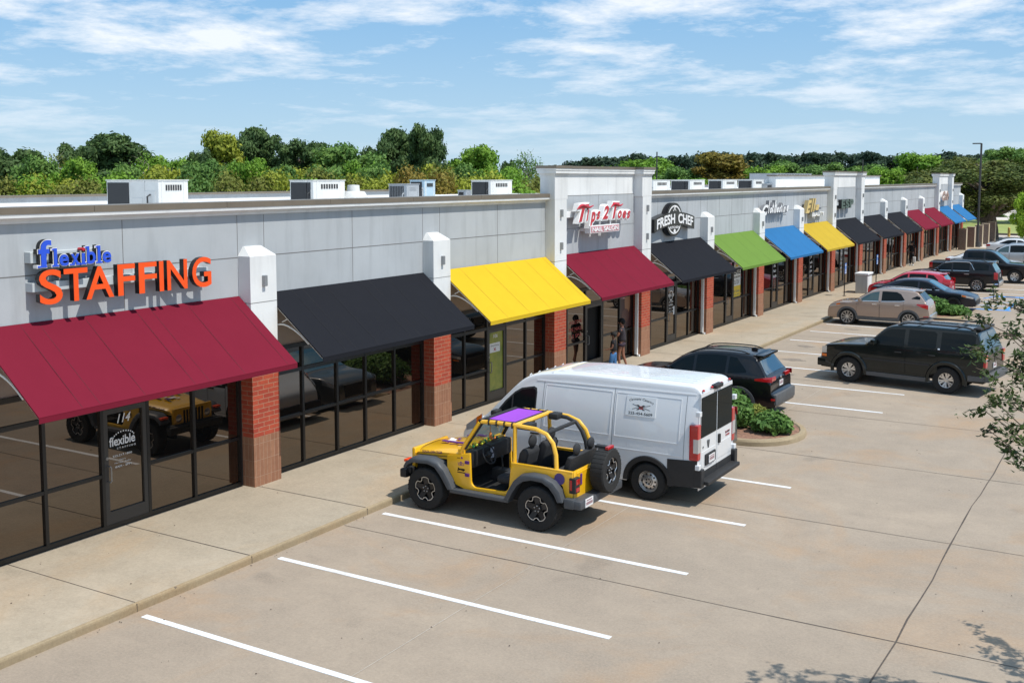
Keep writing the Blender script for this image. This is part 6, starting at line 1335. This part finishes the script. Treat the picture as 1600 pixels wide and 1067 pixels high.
g = MB(); g.bevbox(-.30,.32,-.55,.55,0,1.0,.01); g.build('cabinet_body', stucco('cabinet_grey',(.46,.46,.44)), parent=t); g = MB(); g.bevbox(-.35,.37,-.60,.60,1.0,1.10,.02); g.build('cap', M_white, parent=t)
g = MB(); g.box(.32,.325,-.40,.40,.15,.9); g.build('door', M_white, parent=t)
def lamp_pole(label, x, y, h, r=.09, arm=(-1,0)):
    t = thing('light_pole', label, 'light pole', (x,y,-.02)); g = MB(); g.tube([(0,0,0),(0,0,h)], [r*1.15,r], 10); g.lathe([(0,r*3),(.5,r*3)],(0,0,0),'z',14); g.build('pole', M_bronze, parent=t, smooth=True)
    
    if arm: g = MB(); g.bevbox(*sorted((0,arm[0]*.75)), -.16,.16, h-.06,h+.04,.02); g.build('lamp_head', M_bronze, parent=t)
    return t
lamp_pole('tall dark light pole by the brick piers past the strip', -14.62,107,9.45,.09)
PA, PSA = math.cos(R(31.064)), math.sin(R(31.064))
for lb_, u_, D_, h_ in (('thin dark light pole behind the roof beside the first tower',1025,100,8.7),('thin dark light pole behind the roof beyond the middle tower',1345,125,8.4),('thin light pole against the bright green tree',1430,128,7.6)):
    k_ = (u_-800)/1692.0; lamp_pole(lb_, -PSA*D_+PA*D_*k_, PA*D_+PSA*D_*k_, h_, .06, None)
# fence with brick piers, iron panels and a gate
for i, (x, y) in enumerate(((-14.75,100.0),(-14.7,104.4),(-14.6,108.4),(-14.6,112.6),(-14.7,118.0))):
    t = thing('brick_pier', ['brown brick pier nearest the strip end','second brown brick pier from the strip end','middle brown brick pier of the five','fourth brown brick pier, last but one','farthest brown brick pier of the five'][i], 'brick pier', (x+(.0),y,0), group='brick piers of the side fence')
    g = MB(); g.box(-.42,.20,-.32,.32,-.02,1.9); g.build('shaft', M_pier, parent=t); g = MB(); g.bevbox(-.45,.23,-.35,.35,1.9,1.97,.015); g.build('pier_cap', mat('tan_cap',(.36,.28,.20),.8), parent=t)
    g = MB(); g.box(.20,.215,-.30,.30,0,1.98); g.build('stone_edge', mat('tan_stone',(.50,.40,.28),.85), parent=t)
t = thing('iron_gate','black iron gate between the strip end and the brick piers','gate',(-15.4,104.4,0)); g = MB()
g.tube([(0,-4.0,.15),(0,-4.0,2.05)],.05,6); g.build('gate_post', M_black, parent=t); g = MB()
for i in range(28): x = -2.6+i*.115; g.tube([(x,-.0,.12),(x,-.0,1.85)],.011,4)
for z in (.22,1.6,1.8): g.box(-2.7,.6,-.015,.015,z,z+.04)
g.build('iron_bars', M_black, parent=t)
t = thing('yellow_post','small yellow post at the lawn corner','post',(-14.35,127.8,-.02)); g = MB(); g.tube([(0,0,0),(0,0,.95)],.14,10); g.ball((0,0,.95),(.14,.14,.08),10,6); g.build('post', mat('yellow_post_paint',(.62,.42,.10),.6), parent=t, smooth=True)
# ------------------------------------------------------------------ plants
def leafmat(name, c1, c2, c3, scale=.9, transl=.25):
    m = bpy.data.materials.new(name); m.use_nodes = True; t = m.node_tree; t.nodes.clear(); o = nn(t,'ShaderNodeOutputMaterial'); tcn = nn(t,'ShaderNodeTexCoord'); oi = nn(t,'ShaderNodeObjectInfo')
    add = nn(t,'ShaderNodeVectorMath', operation='ADD'); t.links.new(tcn.outputs['Object'], add.inputs[0]); t.links.new(oi.outputs['Location'], add.inputs[1])
    c = mixc(t, ramp(t, noise(t, add.outputs[0], scale, 4, .6), .38, .62), c1, c2); c = mixc(t, ramp(t, noise(t, add.outputs[0], scale*4.5, 3, .7), .45, .72, (0,0,0), (.8,)*3), c, c3)
    d = nn(t,'ShaderNodeBsdfPrincipled'); d.inputs['Roughness'].default_value = .65; d.inputs['Specular IOR Level'].default_value = .25; t.links.new(c, d.inputs['Base Color']); tr = nn(t,'ShaderNodeBsdfTranslucent'); t.links.new(c, tr.inputs[0])
    s = nn(t,'ShaderNodeMixShader'); s.inputs[0].default_value = transl; t.links.new(d.outputs[0], s.inputs[1]); t.links.new(tr.outputs[0], s.inputs[2]); t.links.new(s.outputs[0], o.inputs[0]); return m
LM = {'pine': leafmat('pine_needles',(.062,.118,.040),(.115,.185,.055),(.030,.060,.022),.35), 'bright': leafmat('spring_leaves',(0.145,0.290,0.029),(0.232,0.392,0.043),(0.065,0.145,0.022),.4), 'yellow': leafmat('yellow_green_leaves',(0.258,0.304,0.034),(0.365,0.396,0.045),(0.107,0.138,0.023),.4),
      'olive': leafmat('olive_leaves',(.150,.185,.030),(.23,.25,.045),(.10,.085,.03),.6), 'rust': leafmat('rusty_leaves',(0.209,0.142,0.022),(0.258,0.209,0.037),(0.087,0.099,0.022),.5), 'oak': leafmat('oak_leaves',(.085,.125,.028),(.165,.185,.040),(.040,.060,.018),.45), 'mid': leafmat('mid_leaves',(0.113,0.226,0.049),(0.179,0.302,0.064),(0.047,0.104,0.029),.4), 'lime': leafmat('lime_leaves',(0.290,0.464,0.036),(0.406,0.580,0.058),(0.145,0.261,0.029),.5), 'shrub': leafmat('juniper_sprays',(0.089,0.196,0.042),(0.155,0.274,0.059),(0.042,0.089,0.024),2.5), 'dark': leafmat('distant_needles',(0.037,0.070,0.044),(0.060,0.100,0.053),(0.022,0.044,0.029),.15)}
M_bark = mat('grey_bark', (.13,.10,.075), .95, var=.4, vscale=2); M_bark2 = mat('pale_bark', (.34,.30,.24), .95, var=.25, vscale=2)
def leaves(rng, blobs, n, size, up=.3, elong=1.6, shell=.5):
    # n leaf clumps spread through the volume of the blobs [(c, r)]
    vol = np.array([r[0]*r[1]*r[2] for c, r in blobs])**.7; pick = rng.choice(len(blobs), n, p=vol/vol.sum())
    C = np.array([c for c, r in blobs])[pick]; Rd = np.array([r for c, r in blobs])[pick]
    d = rng.normal(size=(n,3)); d /= np.linalg.norm(d,axis=1)[:,None]; rad = (shell+(1-shell)*rng.random(n))**.6; rad *= 1+.17*rng.normal(size=n)
    P = C+Rd*d*rad[:,None]; nrm = d+rng.normal(size=(n,3))*.7; nrm[:,2] += up; nrm /= np.linalg.norm(nrm,axis=1)[:,None]
    a = np.cross(nrm, rng.normal(size=(n,3))); a /= np.linalg.norm(a,axis=1)[:,None]; b = np.cross(nrm, a); s = size*(.55+.9*rng.random(n))[:,None]
    V = np.stack([P-a*s*elong*.5, P-b*s*.45+nrm*s*.12, P+a*s*elong*.5, P+b*s*.45+nrm*s*.12],1).reshape(-1,3); F = np.arange(4*n).reshape(-1,4); return V, F
def leafmesh(name, V, F, m):
    me = bpy.data.meshes.new(name); me.vertices.add(len(V)); me.vertices.foreach_set('co', V.astype(np.float32).ravel()); k = F.shape[1]; me.loops.add(F.size); me.loops.foreach_set('vertex_index', F.astype(np.int32).ravel()); me.polygons.add(len(F)); me.polygons.foreach_set('loop_start', np.arange(0,F.size,k,dtype=np.int32)); me.polygons.foreach_set('loop_total', np.full(len(F),k,dtype=np.int32)); me.update(calc_edges=True); me.materials.append(m); return me
TV = {}
def tree_variant(key, kind, h, w, n, size, seed, bark=None, sparse=False, th=.35):
    rng = np.random.default_rng(seed); rr = random.Random(seed); t = bpy.data.objects.new('tree_'+key, None); bl = []; g = MB()
    nb = {'round':40,'oak':60,'pine':34,'bush':26,'bare':18}[kind]; z0 = h*({'round':.30,'oak':.46,'pine':.42,'bush':.05,'bare':.35}[kind])
    base = 0; tr = w*({'pine':.045,'oak':.06}.get(kind,.035))
    top = h*.82; tp = [(0,0,-.3)]+[(rr.uniform(-.03,.03)*w*i, rr.uniform(-.03,.03)*w*i, top*i/5) for i in range(1,6)]; g.tube(tp, [tr*1.25,tr,tr*.85,tr*.65,tr*.45,tr*.2], 7)
    for i in range(nb):
        f = (i+.5)/nb; ang = i*2.399+rr.uniform(-.4,.4)
        if kind == 'pine': z = z0+(h*.94-z0)*f; rad = w*.5*(1.0-.6*f**1.8)*rr.uniform(.3,1.2); r = w*rr.uniform(.07,.17); R3 = (r,r,r*.60)
        elif kind == 'bush': z = z0+(h*.86-z0)*f; rad = w*.5*math.sqrt(max(0,1-(f-.25)**2*1.2))*rr.uniform(.3,.92); r = w*rr.uniform(.11,.22); R3 = (r,r,r*.85)
        elif kind == 'bare': z = z0+(h*.9-z0)*f; rad = w*.5*math.sin(math.pi*(.25+.65*f))*rr.uniform(.4,1); r = w*rr.uniform(.12,.20); R3 = (r,r,r*.8)
        else: z = z0+(h*.90-z0)*f; rad = w*.5*math.sin(math.pi*(.28+.62*f))*rr.uniform(.3,1.18); z += h*rr.uniform(-.07,.07); r = w*rr.uniform(.06,.18); R3 = (r,r,r*.75)
        c = (rad*math.cos(ang), rad*math.sin(ang), z); bl.append((c, R3))
        zb = max(h*.12, z-rad*.75); g.tube([(0,0,zb),(c[0]*.5,c[1]*.5,(zb+z)/2+.03*h),(c[0],c[1],z)], [tr*.45,tr*.28,tr*.08], 5)
        if sparse:
            for q in range(5): e = [c[j]+rr.uniform(-1,1)*R3[j]*1.2 for j in range(3)]; g.tube([c,e],[tr*.10,tr*.03],4)
    V, F = leaves(rng, bl, n, size, shell=.35 if not sparse else .2, elong=1.5 if kind != 'pine' else 1.9)
    TV[key] = (V, F, g, bark or M_bark); TV[key+'_m'] = {}
    return key
def tree(key, lm, label, x, y, h, w, z=-.3, rz=None, cat='tree', group=None, name='tree', H0=10, W0=8):
    if lm not in TV[key+'_m']:
        V, F, g, bark = TV[key]; cm = leafmesh('crown', V, F, LM[lm]); TV[key+'_m'][lm] = cm
        if 'trunk' not in TV[key+'_m']:
            o = g.build('trunk', bark, smooth=True); TV[key+'_m']['trunk'] = o.data; bpy.data.objects.remove(o)
    T = thing(name, label, cat, (x,y,z), rz if rz is not None else (x*7.3+y*3.1) % 6.28, group); T.scale = (w/W0, w/W0, h/H0)
    for nm, me in (('crown', TV[key+'_m'][lm]), ('trunk', TV[key+'_m']['trunk'])): o = bpy.data.objects.new(nm, me); link(o); o.parent = T
    return T
tree_variant('r1','round',10,8,17000,.24,1); tree_variant('r2','round',10,8,17000,.24,2); tree_variant('p1','pine',10,8,17000,.22,3); tree_variant('p2','pine',10,8,17000,.22,4); tree_variant('b1','bush',10,8,20000,.21,5); tree_variant('b2','bush',10,8,20000,.21,6); tree_variant('s1','bare',10,8,4200,.18,7,M_bark2,True)
tree_variant('o1','oak',10,8,34000,.15,11); tree_variant('d1','round',10,8,4500,.45,8); tree_variant('d2','pine',10,8,4500,.45,9)
# place trees by bearing: u is the bearing as picture column of a 1600 px frame, D the depth
CA, SA = math.cos(R(31.064)), math.sin(R(31.064))
def at(u, D): k = (u-800)/1692.0; return (-SA*D+CA*D*k, CA*D+SA*D*k)
def tr_(key, lm, label, u, top, wpx, D, group, **kw):
    x, y = at(u, D); h = 6.35+(277.5-top)/1692*D+.3; w = wpx/1692*D; return tree(key, lm, label, x, y, h, w*1.3, group=group, **kw)
GB = 'tall trees standing behind the shopping strip'
for a in (('p1','pine','dark broad pine at the far left behind the roof',30,228,105,95),('s1','olive','pale half bare tree between the two left pines',92,238,70,88),('p2','pine','big domed dark pine above the large white roof unit',172,208,120,100),('p1','pine','smaller dark pine leaning against the big domed one',130,224,70,98),('s1','bright','thin hazy green tree right of the domed pine',236,238,70,96),
    ('r1','bright','fresh green tree above the right end of the large white unit',275,240,80,100),('p1','pine','narrow dark pine with an open top',312,232,42,92),('r2','yellow','yellow green tree beside the tall dark pair',352,203,80,98),('p2','pine','tall dark tree right of the yellow green one',405,198,85,102),('r1','mid','round mid green tree low in front of the tall dark pair',355,245,72,84),('p1','pine','dark pine second right of the tall yellow green tree',462,218,80,100),('p2','pine','dark pine behind the round side hood unit',500,222,60,104),
    ('r2','mid','broad green tree above the mushroom fan',545,222,110,96),('p2','pine','darkest tall pine right of the broad green tree',622,200,80,100),('p1','pine','tallest open crowned pine of the row',662,194,62,96),('r1','pine','low dark tree between the tall pines and the bright one',700,245,60,104),('r1','bright','airy light green tree left of the first tower',752,223,90,100),('s1','mid','half bare rounded tree nearest the first tower',822,236,62,110),('d2','pine','small dark pine just left of the half bare tree',795,250,30,120)):
    tr_(*a, GB)
GS = 'spring shrubs growing along the back of the strip'
cols = ['olive','bright','yellow','olive','bright','yellow','olive','mid','olive','yellow','bright','olive','yellow','yellow','rust','olive','yellow','bright','olive']
rt = random.Random(5); used = {}
import itertools
marks = ['behind the far left end of the roof','left of the large white unit','partly behind the large white unit','above the large white unit','right of the large white unit','before the narrow pine','before the yellow green tree','left of the hooded unit','behind the hooded unit','right of the hooded unit','over the mushroom fan','before the louvred condenser','behind the blue grey condenser','right of the blue grey condenser','left of the unit by the tower','behind the unit by the tower','before the airy light tree','beside the half bare tree','touching the first tower']
cn = {'olive':'olive brown','bright':'bright green','yellow':'yellow green','rust':'rusty green','mid':'mid green'}
for i, u in enumerate(range(-12, 862, 48)):
    tr_('b1' if i % 2 else 'b2', cols[i], cn[cols[i]]+' bushy shrub '+marks[i], u+rt.uniform(-8,8), 268+rt.uniform(-8,8)-(8 if 480 < u < 760 else 0), 95, 62+rt.uniform(-3,6), GS, name='shrub', cat='shrub')
fill = ['filling the gap at the far left','under the big domed pine','left of the big white unit top','right under the hazy tree','under the fresh green tree','below the narrow pine','below the tall dark pair','right of the tall dark pair','left above the hooded unit','below the broad green tree','left of the darkest pine','below the open crowned pine','left of the airy light tree','right of the airy light tree']
for i, u in enumerate((58,128,208,262,318,388,436,482,508,576,598,688,716,786)):
    tr_('r1' if i % 2 else 'r2', ('mid','bright','mid','yellow')[i % 4], ('mid green tree ','bright green tree ','mid green tree ','yellow green tree ')[i % 4]+fill[i], u, 250+rt.uniform(-9,7), 78, 76+rt.uniform(-3,5), GB)
GF = 'dark distant pines along the horizon'
HL = ['just right of the first tower cap', 'left of the thin pole by the first tower', 'over the light green tree near the first tower', 'left behind the wide light green tree', 'over the middle of the wide light green tree', 'just right of the thin pole', 'left of the rusty tree', 'touching the left side of the rusty tree', 'behind the top of the rusty tree', 'touching the right side of the rusty tree', 'a little right of the rusty tree', 'left of the silver roof fan', 'above the silver roof fan', 'above the tall grey roof unit', 'left above the middle tower', 'behind the top of the middle tower', 'right above the middle tower', 'above the left part of the white roof screen', 'above the right end of the roof screen', 'left of the vivid green tree', 'hidden behind the vivid green tree', 'left of the far tower', 'above the far tower', 'left of the tall light pole', 'right of the tall light pole', 'behind the hazy pines', 'at the right edge of the view', 'just beyond the right edge of the view', 'past the right edge behind the last hazy pine', 'farthest right, out of the tree line']
def HLAB(i): return 'dark distant pine on the horizon, '+HL[i]
us = list(range(874,874+27*29,27))
for i, u in enumerate(us):
    lab = None
    tops = 248 if u < 960 else (244 if u < 1100 else 240)
    if u < 900: tops = 256
    tr_('d1' if i % 3 else 'd2','dark','dark distant pine '+HL[i % len(HL)]+(' right of the middle tower' if u > 1345 else ' between the two nearest towers') if False else HLAB(i),u+rt.uniform(-6,6),tops+rt.uniform(-5,5),52,250+rt.uniform(-20,25),GF)
GM = 'green trees beyond the right half of the strip'
for i, a in enumerate((('r1','bright','light green tree just right of the first tower',905,262,60,150),('r2','bright','wide light green tree behind the thin pole near the first tower',1010,246,120,150),('r1','mid','mid green tree left of the rusty one',1065,258,80,140),('r2','rust','rusty orange green tree standing above the others',1128,237,110,140),('r1','bright','bright low tree right of the rusty one',1190,256,80,135),('r2','mid','mid green tree over the silver fan',1232,250,80,140),('r1','bright','bright green tree over the tall grey roof unit',1215,268,80,120),('r2','mid','deep green tree right of the middle tower',1345,256,90,140),('r1','bright','yellowish green tree behind the roof screen',1375,258,80,130),
    ('r2','bright','tall vivid green tree beside the far tower',1432,238,100,135),('r1','mid','deep green tree left of the far tower',1480,250,80,150),('r1','mid','green tree over the first group of roof boxes',960,258,80,145),('r1','bright','low bright tree behind the roof boxes',1045,275,90,118),('r2','bright','low bright tree behind the row of roof boxes, right part',1110,278,90,116),('r1','mid','green tree above the left edge of the middle tower',1290,252,80,150),
    ('p1','mid','tall hazy pine right of the tall light pole',1562,230,70,200),('p2','mid','tall hazy pine at the right edge',1592,232,50,210),('r1','mid','hazy green tree between the two right pines',1540,246,60,200))):
    tr_(*a, GM)
T = tr_('o1','oak','large dark oak with a stout trunk beyond the brick piers',1544,247,172,112,None); T.name = 'oak_tree'
tr_('o1','oak','brownish tree at the right edge beyond the oak',1640,258,130,150,None); 
x, y = at(1604,100); tree('r1','lime','lime green leafy tree in front of the oak',x,y,5.6,2.8)
x, y = at(1556,175); tree('b2','mid','low trimmed shrub on the drive beyond the lawn',x,y,2.0,3.6,cat='shrub',name='shrub')
# island shrubs
def shrub(label, x, y, w, h, n, seed, lm='shrub', size=.075):
    rng = np.random.default_rng(seed); rr = random.Random(seed); bl = []
    for i in range(14):
        a = i*2.4; r = w*.5*math.sqrt((i+.5)/14)*.82; bl.append(((r*math.cos(a), r*math.sin(a), h*(.30+.42*(1-(r/(w*.5))**2))*rr.uniform(.8,1.1)), (w*.20,w*.20,h*.34)))
    V, F = leaves(rng, bl, n, size, up=.6, elong=1.9, shell=.45); V[:,2] = np.maximum(V[:,2], .01)
    T = thing('shrub', label, 'shrub', (x,y,.12)); o = bpy.data.objects.new('foliage', leafmesh('foliage', V, F, LM[lm])); link(o); o.parent = T; g = MB()
    for i in range(9): b = bl[i][0]; g.tube([(0,0,0),(b[0]*.5,b[1]*.5,b[2]*.5),b],[.02,.012,.005],4)
    g.build('stems', M_bark, parent=T)
shrub('large rounded green shrub on the planted island behind the van', -9.50,25.95,1.60,.95,9000,1); shrub('low green shrub at the tip of the planted island', -8.02,25.70,.90,.48,3500,2); shrub('green shrub hidden behind the van on the island',-11.2,25.9,1.9,.9,5000,3)
shrub('spiky low shrub between the large one and the tip', -8.62,26.35,.7,.45,1500,8,'olive')
shrub('bushy green shrub behind the beige crossover tail', -9.05,52.3,1.5,.80,4500,4,'shrub',.09); shrub('low green shrub at the tip of the far island', -8.1,52.4,1.4,.40,3500,5,'shrub',.09); shrub('low green shrub near the middle of the far island', -10.4,52.4,1.8,.6,3500,6,'shrub',.09)
# ------------------------------------------------------------------ near tree whose branches reach into the picture
def near_tree():
    T = thing('crape_tree','leafy twigs of a small tree reaching in at the right edge','tree',(.75,14.4,0)); rr = random.Random(12); g = MB(); tips = []
    bx, by = .75, 14.4
    # targets in world coordinates: branch ends seen at the right edge
    def ray(u, v, D):
        F_ = Vector((-SA*math.cos(R(5.52)), CA*math.cos(R(5.52)), -math.sin(R(5.52)))); R_ = Vector((CA,SA,0)); U_ = R_.cross(F_); d = F_+R_*((u-800)/1692)-U_*((v-441)/1692); return Vector((0,0,6.35))+d*D
    ends = [(1552,468,11.5),(1540,505,11.6),(1535,545,11.8),(1545,560,11.5),(1555,592,11.3),(1536,640,11.4),(1545,672,11.5),(1575,700,11.3),(1590,640,11.2),(1572,520,11.8),(1590,560,11.7),(1585,480,12.0),(1596,600,11.5),(1560,632,11.2),(1598,690,11.2),(1592,520,12.3),(1605,545,12)]
    stems = [Vector((bx,by,0)),Vector((bx+.05,by,1.0)),Vector((bx-.05,by-.05,2.0)),Vector((bx,by,3.2)),Vector((bx+.1,by,4.4)),Vector((bx+.1,by,5.4))]
    g.tube(stems,[.11,.09,.08,.065,.045,.02],9)
    ext = [Vector((bx+rr.uniform(-.9,2.2), by+rr.uniform(-1.2,2.0), rr.uniform(2.4,4.6))) for _ in range(9)]
    for i, e in enumerate([ray(*q) for q in ends]+ext):
        zs = max(1.2, e.z-.75*math.hypot(e.x-bx,e.y-by)); k = min(4.8, zs); s0 = stems[int(k)].lerp(stems[min(5,int(k)+1)], k-int(k)) if k < 5 else stems[5]
        m = s0.lerp(e,.5)+Vector((rr.uniform(-.2,.2),rr.uniform(-.2,.2),rr.uniform(-.05,.5))); pts = []
        for j in range(9): t = j/8; p = s0*(1-t)**2+m*2*t*(1-t)+e*t*t; pts.append(p+Vector((rr.uniform(-.06,.06),rr.uniform(-.06,.06),rr.uniform(-.06,.06)))*(0 if j in (0,8) else 1))
        g.tube(pts,[.022-.0022*j for j in range(9)],5)
        for j in (4,5,6,7,8):
            for q in range(2 if j < 8 else 3):
                b = pts[j]; d = Vector((rr.uniform(-1,.6),rr.uniform(-1,1),rr.uniform(-.5,.8))).normalized()*rr.uniform(.10,.24); tips.append((b,b+d)); g.tube([b,b+d*.5+Vector((0,0,.02)),b+d],[.006,.004,.002],4)
    g.build('trunk', M_bark, parent=T, smooth=True).location = (-bx,-by,0)
    V = []; F = []
    for a, b in tips:
        for q in range(17):
            t = rr.uniform(.15,1.15); c = a.lerp(b,t)+Vector((rr.gauss(0,.035),rr.gauss(0,.035),rr.gauss(0,.028))); u = Vector((rr.gauss(0,1),rr.gauss(0,1),rr.gauss(0,.5))).normalized(); v = u.cross(Vector((rr.gauss(0,.4),rr.gauss(0,.4),1))).normalized(); s = rr.uniform(.045,.078); n_ = u.cross(v)*s*.12
            k = len(V); V += [c-u*s*.6, c+v*s*.30+n_, c+u*s*.7, c-v*s*.30+n_]; F.append((k,k+1,k+2,k+3))
    V = np.array([tuple(v) for v in V])-np.array([bx,by,0]); me = leafmesh('crown', V, np.array(F), leafmat('glossy_leaves',(.022,.040,.014),(.055,.095,.022),(.085,.12,.025),3.0,.15)); o = bpy.data.objects.new('crown', me); link(o); o.parent = T
near_tree()
